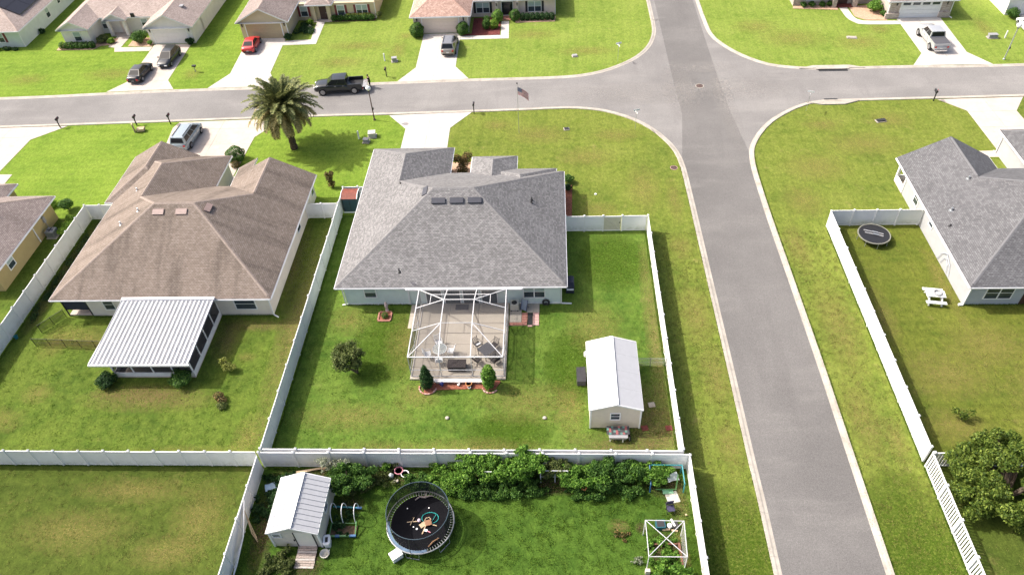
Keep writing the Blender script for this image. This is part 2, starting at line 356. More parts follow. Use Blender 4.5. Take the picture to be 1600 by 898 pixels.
# ------------------------------------------------------------------ ground, lawns, road, kerbs, drives
def rects_mesh(name, rects, z, mat):
    b = MB()
    for x0, x1, y0, y1 in rects: b.face([(x0, y0, z), (x1, y0, z), (x1, y1, z), (x0, y1, z)])
    return tag(b.build(name, mat), kind='structure')
far_grass = lawn_mat('far_grass', (0.06, 0.11, 0.012), (0.09, 0.15, 0.015), (0.12, 0.18, 0.02), (0.16, 0.16, 0.04), 0.3)
rects_mesh('ground', [(-700, 700, -500, 900)], -0.05, far_grass)
L_olive = lawn_mat('olive_lawn', (0.037, 0.059, 0.006), (0.062, 0.084, 0.008), (0.083, 0.103, 0.012), (0.158, 0.130, 0.034), 0.62, seed=1)
L_garden = lawn_mat('lush_lawn', (0.026, 0.059, 0.005), (0.047, 0.094, 0.007), (0.074, 0.126, 0.010), (0.105, 0.120, 0.022), 0.25, seed=2)
L_main = lawn_mat('green_lawn', (0.040, 0.084, 0.007), (0.074, 0.130, 0.010), (0.116, 0.166, 0.017), (0.190, 0.180, 0.050), 0.55, seed=3)
L_brown = lawn_mat('side_lawn', (0.046, 0.080, 0.007), (0.080, 0.120, 0.009), (0.116, 0.148, 0.014), (0.185, 0.160, 0.045), 0.45, seed=4)
L_verge = lawn_mat('verge_grass', (0.056, 0.096, 0.009), (0.098, 0.132, 0.013), (0.140, 0.168, 0.020), (0.215, 0.178, 0.052), 0.55, seed=5)
L_front = lawn_mat('front_lawn', (0.080, 0.114, 0.010), (0.130, 0.158, 0.014), (0.172, 0.186, 0.024), (0.255, 0.200, 0.060), 0.6, seed=6)
L_lime = lawn_mat('lime_lawn', (0.095, 0.160, 0.008), (0.142, 0.212, 0.010), (0.185, 0.248, 0.018), (0.25, 0.25, 0.06), 0.4, 0.8, seed=7)
L_north = lawn_mat('north_lawn', (0.110, 0.165, 0.013), (0.160, 0.212, 0.020), (0.205, 0.242, 0.032), (0.28, 0.245, 0.075), 0.50, 0.8, seed=8)
L_yard = lawn_mat('dry_yard_lawn', (0.060, 0.088, 0.007), (0.099, 0.114, 0.009), (0.132, 0.138, 0.014), (0.195, 0.155, 0.040), 0.65, seed=9)
for m, rs in ((L_olive, [(-90, -21, 0, 28.65)]), (L_garden, [(-21, 9.2, 0, 28.65)]), (L_brown, [(-90, -46.75, 28.65, 57.2)]), (L_brown, [(-46.75, -21, 28.65, 57.2)]),
              (L_main, [(-20.95, 1.0, 28.65, 57.2), (1.0, 8.87, 28.65, 54.4), (-21, -20.95, 28.65, 57.2), (8.87, 9.2, 28.65, 28.75)]), (L_front, [(9.2, 17, 0, 28.75), (8.87, 17, 28.75, 54.4)]),
              (L_front, [(-14, 17, 57.2, 80), (1, 17, 54.4, 57.2)]), (L_lime, [(-90, -14, 57.2, 80)]), (L_lime, [(-90, -39, 80, 130)]), (L_north, [(-39, 17, 80, 130)]), (L_north, [(17, 90, 80, 130)]),
              (L_front, [(17, 90, 54.8, 80)]), (L_front, [(17, 25.6, 0, 54.8)]), (L_yard, [(25.6, 90, 29.2, 54.8)]), (L_olive, [(25.6, 90, 0, 29.2)])):
    rects_mesh('lawn', rs, 0.0, m)
def smooth_line(p, step=1.0):
    """Catmull-Rom through p, resampled"""
    P = [Vector(q) for q in p]; out = []
    for i in range(len(P) - 1):
        a, b, c, d = P[max(i - 1, 0)], P[i], P[i + 1], P[min(i + 2, len(P) - 1)]
        n = max(1, int((c - b).length / step)) if (c - b).length < 30 else 1
        for k in range(n):
            t = k / n
            out.append(0.5 * ((2 * b) + (c - a) * t + (2 * a - 5 * b + 4 * c - d) * t * t + (3 * b - a - 3 * c + d) * t ** 3) if n > 1 else b.copy())
    return out + [P[-1].copy()]
SW = smooth_line([(-120, 74.0), (-66, 75.06), (-54, 75.35), (-27.4, 76.05), (-18, 76.15), (-4.7, 76.45), (0, 76.65), (2.8, 76.6), (5.4, 76.1), (7.4, 75.2), (9.43, 73.8), (11.2, 71.9), (12.45, 69.8), (13.4, 67.4), (13.8, 64.5), (13.9, 60), (13.95, 55), (14.0, 48.5), (14.05, 43), (14.1, 37.8), (14.12, 33.2), (14.15, 29), (14.2, 26), (14.2, 21), (14.2, 0)])
SE = smooth_line([(110, 78.2), (53.2, 77.2), (43.9, 77.1), (36.4, 77.05), (30.6, 76.85), (28.3, 76.1), (26.3, 74.8), (24, 72.75), (22.3, 70.4), (21.1, 68), (20.65, 66), (20.45, 63.5), (20.4, 59.5), (20.4, 55.3), (20.5, 47.5), (20.6, 38.6), (20.6, 33), (20.6, 27.5), (20.6, 21), (20.6, 0)])
NW = smooth_line([(-120, 80.0), (-69.5, 81.1), (-57.2, 81.6), (-47.8, 82.0), (-36.8, 82.2), (-30.8, 82.4), (-18.7, 82.7), (-10.8, 82.95), (-4.9, 83.0), (.4, 83.1), (3.6, 83.45), (6.2, 84.3), (8.6, 85.75), (11, 87.9), (12.7, 90.6), (13.7, 93.8), (14.0, 97.1), (14.0, 104.6), (14, 140)])
NE = smooth_line([(20.3, 140), (20.3, 104), (20.35, 98.6), (20.6, 93.7), (21.5, 91), (22.8, 88.75), (24.4, 86.8), (26.5, 85.1), (28.8, 84.3), (31.5, 83.85), (34.4, 83.55), (36.7, 83.7), (43.8, 83.7), (56.1, 83.5), (110, 84.5)])
rb = MB(); poly = list(NW) + list(NE) + list(SE) + list(reversed(SW)); rb.face([(p.x, p.y, 0.012) for p in poly])
road = tag(rb.build('road', M['asphalt']), kind='structure')
rb = MB(); _w = [p for p in SW if p.y < 73.5]; _e = [p for p in SE if p.y < 73.5]; poly = [(14.6, 138), (14.6, 84), (14.75, 74.5)] + [(p.x + .03, p.y) for p in _w if p.x > 13.5] + [(p.x - .03, p.y) for p in reversed(_e) if p.x < 21] + [(20.2, 74.5), (20.0, 84), (19.9, 138)]
rb.face([(x, y, 0.0145) for x, y in poly]); road2 = tag(rb.build('side_road', M['asphalt_dark']), kind='structure')
if road2.data.polygons[0].normal.z < 0: road2.data.flip_normals()
if sum(p.normal.z for p in road.data.polygons) < 0: road.data.flip_normals()
def offset_line(L, d):
    out = []
    for i, p in enumerate(L):
        t = (L[min(i + 1, len(L) - 1)] - L[max(i - 1, 0)]).normalized(); out.append(p + Vector((t.y, -t.x)) * d)
    return out
KERB_PROF = [(-0.02, 0.0), (0.0, 0.017), (0.18, 0.03), (0.30, 0.07), (0.50, 0.08), (0.52, 0.0)]
def kerb(L, side):
    k = tag(MB().box(-0.3, 0.3, -0.3, 0.3, -0.2, -0.15).build('kerb', M['kerb']), kind='structure')
    k.data.transform(Matrix.Translation((L[0].x, L[0].y, 0)))
    seg, acc = [L[0]], 0.0; segs = []
    for i in range(len(L) - 1):
        a, b = L[i], L[i + 1]; d = (b - a).length; pos = 0.0
        while acc + (d - pos) >= 3.05:
            st = 3.05 - acc; pos += st; p = a.lerp(b, pos / d); seg.append(p); segs.append(seg); seg = [p]; acc = 0.0
        acc += d - pos; seg.append(b)
    for sg in segs:
        if sg[0].x < -82 or sg[0].x > 72 or sg[0].y < 8 or sg[0].y > 118: continue
        sg = [p for i, p in enumerate(sg) if i == 0 or (p - sg[i - 1]).length > 1e-4]
        if len(sg) < 2: continue
        t0 = (sg[1] - sg[0]).normalized(); t1 = (sg[-1] - sg[-2]).normalized()
        sg = [sg[0] + t0 * 0.006] + sg[1:-1] + [sg[-1] - t1 * 0.006]
        rows = [[(q.x, q.y, z) for q, z in zip([offset_line(sg, o * side)[i] for o, z in KERB_PROF], [z for o, z in KERB_PROF])] for i in range(len(sg))]
        MB().grid(rows, cap=True).build('kerb_stone', M['kerb'], k)
for L, s in ((SW, 1), (SE, -1), (NW, -1), (NE, -1)): kerb(L, s)
def clip(poly, a, b, c):
    """part of a convex/simple polygon where a*x + b*y + c >= 0"""
    out = []
    for i in range(len(poly)):
        p, q = poly[i - 1], poly[i]; dp = a * p[0] + b * p[1] + c; dq = a * q[0] + b * q[1] + c
        if (dp >= 0) != (dq >= 0):
            t = dp / (dp - dq); out.append((p[0] + (q[0] - p[0]) * t, p[1] + (q[1] - p[1]) * t))
        if dq >= 0: out.append(q)
    return out
def paving(name, poly, xs, ys, mat, z=0.03, gap=0.025):
    """a base sheet with one raised slab per cell of the joint grid"""
    base = tag(MB().face([(x, y, 0.008) for x, y in poly]).build(name, M['joint']), kind='structure')
    if base.data.polygons[0].normal.z < 0: base.data.flip_normals()
    X = [-999] + xs + [999]; Y = [-999] + ys + [999]
    for i in range(len(X) - 1):
        for j in range(len(Y) - 1):
            p = clip(clip(poly, 1, 0, -X[i] - gap / 2), -1, 0, X[i + 1] - gap / 2)
            p = clip(clip(p, 0, 1, -Y[j] - gap / 2), 0, -1, Y[j + 1] - gap / 2) if p else p
            if len(p) > 2:
                ar = sum(p[k - 1][0] * p[k][1] - p[k][0] * p[k - 1][1] for k in range(len(p))) / 2
                if abs(ar) < 0.05: continue
                if ar < 0: p = p[::-1]
                MB().prism(p, 0.0, z).build('slab', mat, base)
    return base
c_, t_ = M['concrete'], M['tan_concrete']
paving('driveway', [(-56.2, 82.4), (-54.4, 84.9), (-54.73, 94.9), (-49.5, 94.9), (-49.15, 85.0), (-47.6, 82.7)], [-52.0], [84.9, 88.0, 91.2], t_)
paving('path', [(-59.7, 93.1), (-54.78, 93.1), (-54.78, 94.3), (-59.3, 94.35), (-59.3, 97.7), (-61.2, 97.7), (-61.2, 94.6), (-60.2, 94.3)], [-57.2], [95.6], t_)
paving('driveway', [(-43.2, 82.75), (-41.4, 86.3), (-41.8, 96.0), (-36.5, 96.0), (-36.1, 86.3), (-34.6, 82.95)], [-39.0], [86.3, 89.4, 92.6], c_)
paving('path', [(-36.4, 93.7), (-31.85, 93.85), (-32.0, 100.4), (-33.15, 100.4), (-32.85, 95.15), (-36.45, 94.95)], [-34.6], [95.2, 96.9, 98.6], c_)
paving('driveway', [(-19.2, 83.3), (-17.3, 86.7), (-17.35, 95.9), (-12.3, 95.9), (-12.2, 86.7), (-10.3, 83.6)], [-14.8], [86.7, 89.3, 92.4], c_)
paving('path', [(-12.25, 94.0), (-5.7, 94.0), (-5.85, 99.1), (-6.9, 99.1), (-6.8, 95.0), (-12.25, 95.0)], [-10.6, -8.9, -6.85], [95.0, 96.6], c_)
paving('driveway', [(43.6, 84.3), (45.55, 87.2), (45.6, 96.8), (51.2, 96.8), (50.95, 87.2), (52.8, 84.1)], [48.3], [87.2, 90.3, 93.4], c_)
wk = smooth_line([(45.55, 95.05), (41.0, 95.3), (39.97, 96.0), (39.36, 97.4), (39.2, 100.3)], 0.4); wi = smooth_line([(45.55, 96.05), (41.2, 96.35), (40.6, 96.8), (40.3, 97.7), (40.2, 100.3)], 0.4)
paving('path', [tuple(p) for p in wk] + [tuple(p) for p in reversed(wi)], [41.0, 43.2], [], c_)
paving('driveway', [(-19.0, 75.5), (-16.7, 72.6), (-16.75, 64.6), (-11.5, 64.6), (-11.6, 72.6), (-9.3, 75.9)], [-14.1], [66.5, 69.6, 72.6], c_)
paving('driveway', [(-44.0, 74.95), (-44.4, 73.8), (-44.0, 70.6), (-43.6, 64.0), (-34.2, 64.0), (-34.0, 71.5), (-31.5, 75.35)], [-38.6], [67.0, 70.2, 73.4], t_)
paving('path', [(-34.15, 64.0), (-32.4, 64.0), (-32.4, 59.2), (-33.4, 59.2), (-33.4, 62.9), (-34.15, 62.9)], [], [61.4], t_)
paving('driveway', [(-72.0, 74.4), (-57.6, 74.65), (-60.79, 71.87), (-61.5, 60.2), (-67.5, 60.2), (-67.8, 72.0)], [-64.4], [63.2, 66.4, 69.6, 72.4], t_)
paving('path', [(-61.4, 65.1), (-59.4, 65.06), (-59.3, 58.6), (-60.5, 58.6), (-60.5, 63.6), (-61.4, 63.6)], [], [61.0, 63.5], t_)
paving('driveway', [(43.6, 76.45), (45.9, 74.0), (46.0, 66.6), (51.2, 66.6), (51.1, 73.8), (53.0, 76.6)], [48.6], [67.6, 70.7, 73.8], t_)
paving('path', [(42.6, 65.2), (45.95, 65.2), (45.95, 66.3), (43.7, 66.3), (43.7, 66.29), (42.6, 66.2)], [], [], t_)
paving('path', [(43.2, 60.0), (44.6, 60.0), (44.6, 65.15), (43.2, 65.15)], [], [61.8, 63.5], t_)
paving('path', [(-12.35, 44.75), (-11.35, 44.75), (-11.35, 42.0), (-12.35, 42.0)], [], [43.4], M['deck'])
# flower beds
def bed(poly, mat, z=0.05):
    o = tag(MB().prism(poly, 0.0, z).build('flower_bed', mat), kind='structure'); return o
bed([(-68.3, 93.95), (-63.1, 93.9), (-62.4, 95.0), (-60.6, 95.2), (-60.8, 97.0), (-63.4, 97.0), (-63.4, 95.2), (-68.4, 95.2)], M['tanmulch'])
bed([(-58.4, 94.6), (-54.9, 94.4), (-55.1, 97.0), (-58.4, 97.0)], M['tanmulch'])
bed([(-12.2, 95.1), (-6.95, 95.05), (-6.95, 100.2), (-10.8, 100.2), (-10.8, 95.6), (-12.2, 95.6)], M['darkmulch'])
bed([(-4.9, 98.5), (0.5, 98.6), (0.6, 100.2), (-5.2, 100.2)], M['tanmulch'])
bed([(33.0, 100.5), (38.9, 99.7), (38.9, 101.2), (33.2, 101.2)], M['tanmulch'])
bed([(40.5, 97.6), (41.6, 96.5), (44.3, 96.3), (44.3, 101.1), (40.5, 100.6)], M['tanmulch'])
bed([(-31.3, 100.35), (-24.8, 100.45), (-24.8, 101.1), (-31.3, 101.1)], M['soil'])
bed([(-11.0, 61.0), (-8.6, 61.0), (-8.4, 66.0), (-11.0, 65.8)], M['tanmulch'])
bed([(0.95, 56.4), (1.85, 56.4), (2.0, 61.6), (0.95, 61.6)], M['mulch'])
bed([(42.6, 60.0), (43.15, 60.0), (43.15, 65.1), (42.6, 65.1)], M['tanmulch'])
bed([(-10.25, 35.85), (-10.15, 35.25), (-9.7, 35.1), (-9.3, 35.5), (-5.7, 35.62), (-5.3, 35.45), (-4.6, 35.6), (-4.2, 36.3), (-4.3, 36.42), (-10.2, 36.42)], M['mulch'])
# worn, bare and straw-coloured ground: thin sheets with ragged noise edges
P_straw = patch_mat('straw_patch', (0.19, 0.165, 0.045), (0.34, 0.27, 0.10), 1.3, 0.42, 0.62)
P_dirt = patch_mat('dirt_patch', (0.15, 0.115, 0.045), (0.27, 0.19, 0.09), 1.3, 0.5, 0.7)
P_soil = patch_mat('dark_soil_patch', (0.05, 0.035, 0.022), (0.11, 0.075, 0.045), 1.5, 0.75, 0.85)
P_wear = patch_mat('pale_road_wear', (0.30, 0.285, 0.265), (0.35, 0.33, 0.31), 0.6, 0.6, 0.45)
_pz = [0.004]
def patch(x, y, rx, ry, mat, rz=0.0, z=None, name='bare_ground'):
    _pz[0] += 0.0003; zz = (z or 0.0) + _pz[0]
    b = MB(); c, s = math.cos(rz), math.sin(rz)
    q = [(-1, -1), (1, -1), (1, 1), (-1, 1)]
    b.face([(x + c * u * rx - s * v * ry, y + s * u * rx + c * v * ry, zz) for u, v in q], uv=q)
    return tag(b.build(name, mat), kind='structure')
P_green = patch_mat('green_grass_patch', (0.03, 0.07, 0.006), (0.07, 0.12, 0.010), 1.1, 0.9, 0.85)
for a in ((11.6, 19.5, 4.2, 8.5), (23.2, 20.5, 3.6, 9.0), (5.5, 50.0, 3.5, 4.0), (-14, 40, 3.0, 4.5), (1.5, 38, 2.5, 4.0), (-3.5, 31.5, 3.5, 2.0)): patch(*a, P_green)
for a in ((8.3, 41.0, 0.9, 13.5), (7.6, 31.2, 2.4, 2.6), (4.6, 30.3, 4.2, 1.6), (6.9, 33.6, 1.9, 3.4)): patch(*a, P_dirt)
for a in ((-15.5, 33.0, 5.4, 1.7), (-12.2, 40.5, 2.2, 4.5), (-2.0, 34.4, 4.5, 2.4), (1.2, 33.5, 1.4, 3.2), (-17.5, 43.0, 2.2, 2.0), (-10.6, 35.0, 2.2, 1.6), (3.4, 42.0, 2.8, 3.5), (-6.0, 30.2, 6.5, 1.1), (-13, 30, 4, 1.0)): patch(*a, P_straw)
for a in ((-32.9, 35.3, 4.6, 1.0), (-32, 34.6, 6.2, 1.4)): patch(*a, P_dirt)
for a in ((-40.5, 41.2, 3.4, 1.7), (-42.6, 40.6, 1.6, 2.2), (-39.0, 40.4, 2.4, 1.0)): patch(*a, P_straw)
for a in ((-43.5, 32.5, 2.6, 1.6), (-41.5, 35.2, 1.6, 1.2), (-27.0, 29.6, 5.5, 0.9), (-36.0, 29.4, 4.0, 0.7), (-25.4, 38.9, 0.9, 0.6), (-23.0, 31.0, 1.4, 2.6)): patch(*a, P_straw)
for a in ((-22.2, 43.5, 1.5, 13.0), (-27.6, 41.0, 1.4, 3.2), (-25.0, 42.4, 4.2, 0.8), (-24.0, 50.0, 0.9, 7.0)): patch(*a, P_dirt)
for a in ((-19.6, 25.6, 1.3, 3.2), (-19.7, 23.0, 0.8, 2.6), (-14.2, 25.6, 1.1, 1.0), (-17.0, 28.0, 2.4, 0.6), (-12.0, 27.9, 2.6, 0.6), (-6.0, 27.3, 6.0, 0.9), (7.6, 27.2, 1.4, 1.0), (-45.9, 49.0, 0.9, 8.5), (-1, 27.2, 8, 0.8), (-16.4, 21.2, 1.4, 1.0), (7.0, 22.5, 1.2, 1.4)): patch(*a, P_soil)
for a in ((8.3, 26.2, 0.9, 2.2), (4.2, 24.2, 0.8, 0.6), (8.2, 22, 0.5, 3)): patch(*a, P_dirt)
for a in ((-24.5, 24.5, 2.4, 3.2), (-30.0, 26.6, 5.0, 1.2), (-33, 23.5, 5, 2), (-26, 22, 3, 1.5)): patch(*a, P_straw)
for a in ((12.0, 43.5, 1.6, 4.0), (12.6, 37.0, 1.4, 3.6), (11.8, 52.0, 1.2, 2.0), (12.6, 30.5, 1.2, 2.6), (23.4, 42.0, 1.8, 6.5), (22.6, 33.0, 1.5, 4.5), (22.4, 52.0, 1.2, 4.0), (24.4, 31.0, 0.9, 2.5)): patch(*a, P_straw)
for a in ((30.0, 37.0, 4.5, 3.0), (34.5, 40.0, 4.0, 3.0), (33.4, 47.0, 0.9, 5.5), (29.0, 32.2, 3.2, 2.0), (27.2, 43.0, 1.2, 4.5), (38, 35, 5, 4)): patch(*a, P_straw)
for a in ((27.0, 64.0, 4.0, 3.0), (33.0, 68.0, 5.0, 2.6), (24.4, 58.5, 2.4, 3.0), (37.0, 72.5, 3.0, 2.0), (29.6, 71.8, 2.6, 1.6)): patch(*a, P_straw)
for a in ((3.5, 66.5, 3.6, 2.2), (-1.5, 71.0, 4.2, 2.2), (9.2, 61.0, 2.0, 4.5), (7.0, 70.5, 3.4, 1.6), (-6.2, 73.0, 2.2, 1.4), (12.0, 59.0, 1.0, 4.0), (4.4, 57.5, 2.6, 1.5)): patch(*a, P_straw)
for a in ((-20.3, 91.5, 1.4, 3.0), (-19.8, 95.5, 1.6, 1.2), (-27.5, 88.6, 4.0, 1.8), (-26.0, 93.0, 5.0, 1.6), (4.5, 90.0, 4.5, 1.6), (-2.5, 95.0, 4.0, 1.8), (31.0, 92.0, 5.0, 3.0), (27.0, 95.5, 3.5, 2.5), (39.0, 90.5, 4.0, 2.5), (42.5, 93.8, 1.8, 1.6), (55.5, 93.5, 1.4, 4.0), (-57.5, 87.0, 4.5, 2.0), (-68.5, 86.0, 3.5, 1.8), (-46.5, 86.5, 1.6, 1.8)): patch(*a, P_straw)
for a in ((15.4, 79.3, 2.4, 6.6), (9.0, 79.2, 9.5, 2.8), (22.6, 79.6, 6.2, 2.8), (20.0, 75.2, 1.2, 8.5), (18.4, 85.0, 4.6, 1.6)): patch(*a, P_wear, z=0.012, name='road_wear')
# ------------------------------------------------------------------ roofs: upper envelope of hip and gable blocks
EZ = 2.5
def roof_planes(r):
    """r = (x0,x1,y0,y1,{'W':slope or None,...}) -> [(a,b,c)] heights z = a x + b y + c"""
    x0, x1, y0, y1, s = r; P = []
    for e in 'WESN':
        k = s.get(e)
        if k is None: continue
        P.append({'W': (k, 0, EZ - k * x0), 'E': (-k, 0, EZ + k * x1), 'S': (0, k, EZ - k * y0), 'N': (0, -k, EZ + k * y1)}[e])
    return P
def zval(p, x, y): return p[0] * x + p[1] * y + p[2]
def roof_h(rs, x, y, skip=None):
    best = None
    for i, r in enumerate(rs):
        if i == skip: continue
        if r[0] - 1e-6 <= x <= r[1] + 1e-6 and r[2] - 1e-6 <= y <= r[3] + 1e-6:
            z = min(zval(p, x, y) for p in roof_planes(r)); best = z if best is None else max(best, z)
    return best
def roof_faces(rs):
    out, edges = [], []
    for i, r in enumerate(rs):
        PL = roof_planes(r)
        for p in PL:
            poly = [(r[0], r[2]), (r[1], r[2]), (r[1], r[3]), (r[0], r[3])]
            for q in PL:
                if q is not p and poly: poly = clip(poly, q[0] - p[0], q[1] - p[1], q[2] - p[2])
            if len(poly) < 3: continue
            for k in range(len(poly)):
                a, b = poly[k - 1], poly[k]; mx, my = (a[0] + b[0]) / 2, (a[1] + b[1]) / 2
                if min(mx - r[0], r[1] - mx, my - r[2], r[3] - my) > 1e-3: edges.append((i, p, a, b))
            pcs = [poly]
            for j, o in enumerate(rs):
                if j == i: continue
                eps = 1e-5 if j < i else -1e-5
                H = [(1, 0, -o[0]), (-1, 0, o[1]), (0, 1, -o[2]), (0, -1, o[3])] + [(q[0] - p[0], q[1] - p[1], q[2] - p[2] + eps) for q in roof_planes(o)]
                new = []
                for pc in pcs:
                    rest = pc
                    for a, b, c in H:
                        if len(rest) < 3: break
                        if abs(a) + abs(b) < 1e-9:
                            if c < 0: new.append(rest); rest = []
                            continue
                        o_ = clip(rest, -a, -b, -c)
                        if len(o_) > 2 and abs(parea(o_)) > 1e-4: new.append(o_)
                        rest = clip(rest, a, b, c)
                pcs = [q for q in new if len(q) > 2 and abs(parea(q)) > 1e-4]
            out += [(p, q) for q in pcs]
    return out, edges
def parea(p): return sum(p[k - 1][0] * p[k][1] - p[k][0] * p[k - 1][1] for k in range(len(p))) / 2
def make_roof(root, rs, mat, capmat, trim, gut=None):
    fs, edges = roof_faces(rs); b = MB()
    for p, q in fs:
        if parea(q) < 0: q = q[::-1]
        g = math.hypot(p[0], p[1]); d = (p[0] / g, p[1] / g); k = math.sqrt(1 + g * g)
        b.face([(x, y, zval(p, x, y)) for x, y in q], uv=[(-x * d[1] + y * d[0], (x * d[0] + y * d[1]) * k) for x, y in q])
    roof = b.build('roof', mat, root)
    seen = set(); cb = MB()
    for i, p, a, c in edges:
        key = ((a[0] + c[0]) / 2, (a[1] + c[1]) / 2, i)
        if any(abs(key[0] - q[0]) + abs(key[1] - q[1]) < .05 for q in seen): continue
        seen.add(key); A = Vector((*a, zval(p, *a))); B = Vector((*c, zval(p, *c))); run = None
        n = max(4, int((B - A).length / 0.2))
        for k in range(n + 1):
            q = A.lerp(B, k / n); h = roof_h(rs, q.x, q.y); ok = h is not None and h <= q.z + 0.012
            if ok:
                dv = (B - A).to_2d().normalized()
                for sg in (-.2, .2):
                    ox, oy = q.x - dv.y * sg, q.y + dv.x * sg; own = roof_h([rs[i]], ox, oy); env = roof_h(rs, ox, oy)
                    if own is None or env > own + .02 or own > q.z - .01: ok = False
            if ok and run is None: run = q
            if run is not None and (not ok or k == n):
                e = q if ok else A.lerp(B, max(0, k - 1) / n)
                if (e - run).length > 0.3:
                    dv = (B - A).to_2d().normalized()
                    for sg in (-.14, .14):
                        o_ = [Vector((w_.x - dv.y * sg, w_.y + dv.x * sg, 0)) for w_ in (run, e)]
                        for w_ in o_: w_.z = (roof_h([rs[i]], w_.x, w_.y) or e.z) + .012
                        up = Vector((0, 0, .016)); fc = [run + up, e + up, o_[1], o_[0]]
                        cb.face(fc if sg < 0 else fc[::-1])
                run = None
    if cb.f: cb.build('ridge_cap', capmat, roof)
    # fascia, rakes and soffit
    sb = MB()
    for i, r in enumerate(rs):
        x0, x1, y0, y1, s = r; PL = roof_planes(r)
        sb.face([(x0 + .02, y0 + .02, EZ - .17 - .002 * i), (x0 + .02, y1 - .02, EZ - .17 - .002 * i), (x1 - .02, y1 - .02, EZ - .17 - .002 * i), (x1 - .02, y0 + .02, EZ - .17 - .002 * i)])
        for e in 'WESN':
            A, B, nx, ny = {'W': ((x0, y0), (x0, y1), -1, 0), 'E': ((x1, y0), (x1, y1), 1, 0), 'S': ((x0, y0), (x1, y0), 0, -1), 'N': ((x0, y1), (x1, y1), 0, 1)}[e]
            ax = 1 if e in 'WE' else 0; br = [A[ax], B[ax]]
            for o in rs: br += [v for v in ((o[2], o[3]) if ax else (o[0], o[1])) if A[ax] < v < B[ax]]
            if s.get(e) is None: br.append((A[ax] + B[ax]) / 2)
            br = sorted(set(br))
            for u, v in zip(br, br[1:]):
                m = (u + v) / 2; pt = (A[0], m) if ax else (m, A[1])
                cov = roof_h(rs, pt[0] + nx * .01, pt[1] + ny * .01, i)
                zm = min(zval(p, *pt) for p in PL)
                if cov is not None and (s.get(e) is not None or cov >= zm - 0.02): continue
                P, Q = ((A[0], u), (A[0], v)) if ax else ((u, A[1]), (v, A[1]))
                zp, zq = (min(zval(p, *w) for p in PL) for w in (P, Q))
                if s.get(e) is None and cov is not None: pass
                w = -0.03
                o1 = (P[0] + nx * w, P[1] + ny * w); o2 = (Q[0] + nx * w, Q[1] + ny * w)
                tgt = MB()
                tgt._hex([Vector((P[0], P[1], zp - .19)), Vector((Q[0], Q[1], zq - .19)), Vector((o2[0], o2[1], zq - .19)), Vector((o1[0], o1[1], zp - .19)),
                          Vector((P[0], P[1], zp - .012)), Vector((Q[0], Q[1], zq - .012)), Vector((o2[0], o2[1], zq - .012)), Vector((o1[0], o1[1], zp - .012))])
                tgt.build('fascia', trim, roof)
                if s.get(e) is not None and gut:
                    g1, g2 = (P[0] + nx * .004, P[1] + ny * .004), (Q[0] + nx * .004, Q[1] + ny * .004); h1, h2 = (P[0] + nx * .07, P[1] + ny * .07), (Q[0] + nx * .07, Q[1] + ny * .07)
                    gb = MB(); gb._hex([Vector((*g1, EZ - .15)), Vector((*g2, EZ - .15)), Vector((*h2, EZ - .15)), Vector((*h1, EZ - .15)), Vector((*g1, EZ - .07)), Vector((*g2, EZ - .07)), Vector((*h2, EZ - .05)), Vector((*h1, EZ - .05))]); gb.build('gutter', gut, roof)
    sb.build('soffit', trim, roof)
    return roof
def gable_wall(b, r, e, rs, ov=0.35, z0=2.3):
    """wall triangle under an open gable"""
    x0, x1, y0, y1, s = r; PL = roof_planes(r)
    if e in 'NS':
        y = y1 - ov if e == 'N' else y0 + ov; a, c = x0 + ov, x1 - ov; pts = [(a, y), (c, y)]; top = [(c, y), ((x0 + x1) / 2, y), (a, y)]
    b.face([(px, py, z0) for px, py in pts] + [(px, py, min(zval(p, px, py) for p in PL) - .04) for px, py in top])
def on_wall(b, P, u, n, a0, a1, z0, z1, d0, d1):
    P, u, n = Vector((*P, 0)), Vector((*u, 0)), Vector((*n, 0)); q = []
    for z in (z0, z1):
        for a, d in ((a0, d0), (a1, d0), (a1, d1), (a0, d1)): q.append(P + u * a + n * d + Vector((0, 0, z)))
    return b._hex(q)
def window(root, P, d, w, z0, z1, sash=2, mull=0, shutters=None, fm=None, blind=True):
    """P = middle of the window on the wall face (x,y), d = outward side 'N','S','E','W'"""
    n = {'N': (0, 1), 'S': (0, -1), 'E': (1, 0), 'W': (-1, 0)}[d]; u = (-n[1], n[0])
    fm = fm or M['white']; b = MB(); t = 0.075
    for a0, a1, q0, q1 in ((-w / 2 - t, w / 2 + t, z1, z1 + t), (-w / 2 - t, w / 2 + t, z0 - t, z0), (-w / 2 - t, -w / 2, z0, z1), (w / 2, w / 2 + t, z0, z1)): on_wall(b, P, u, n, a0, a1, q0, q1, -.02, .06)
    for k in range(mull): c = -w / 2 + w * (k + 1) / (mull + 1); on_wall(b, P, u, n, c - .045, c + .045, z0, z1, -.02, .055)
    win = b.build('window', fm, root)
    for k in range(mull + 1):
        a0, a1 = -w / 2 + w * k / (mull + 1) + (.045 if k else 0), -w / 2 + w * (k + 1) / (mull + 1) - (.045 if k < mull else 0)
        zm = z0 + (z1 - z0) * 0.52
        on_wall(MB(), P, u, n, a0, a1, z0, zm - .02, .0, .02).build('pane', M['glass'], win)
        on_wall(MB(), P, u, n, a0, a1, zm + .02, z1, .0, .03).build('pane', M['blind'] if blind else M['glass'], win)
        on_wall(MB(), P, u, n, a0, a1, zm - .02, zm + .02, .0, .045).build('sash_bar', fm, win)
    if shutters:
        for s in (-1, 1):
            c = s * (w / 2 + t + .17); sb = MB(); on_wall(sb, P, u, n, c - .16, c + .16, z0 - .05, z1 + .05, .0, .04)
            for q in range(8):
                zz = z0 + (z1 - z0) * (q + .5) / 8; on_wall(sb, P, u, n, c - .12, c + .12, zz - .05, zz + .05, .04, .052)
            sb.build('shutter', shutters, root)
    return win
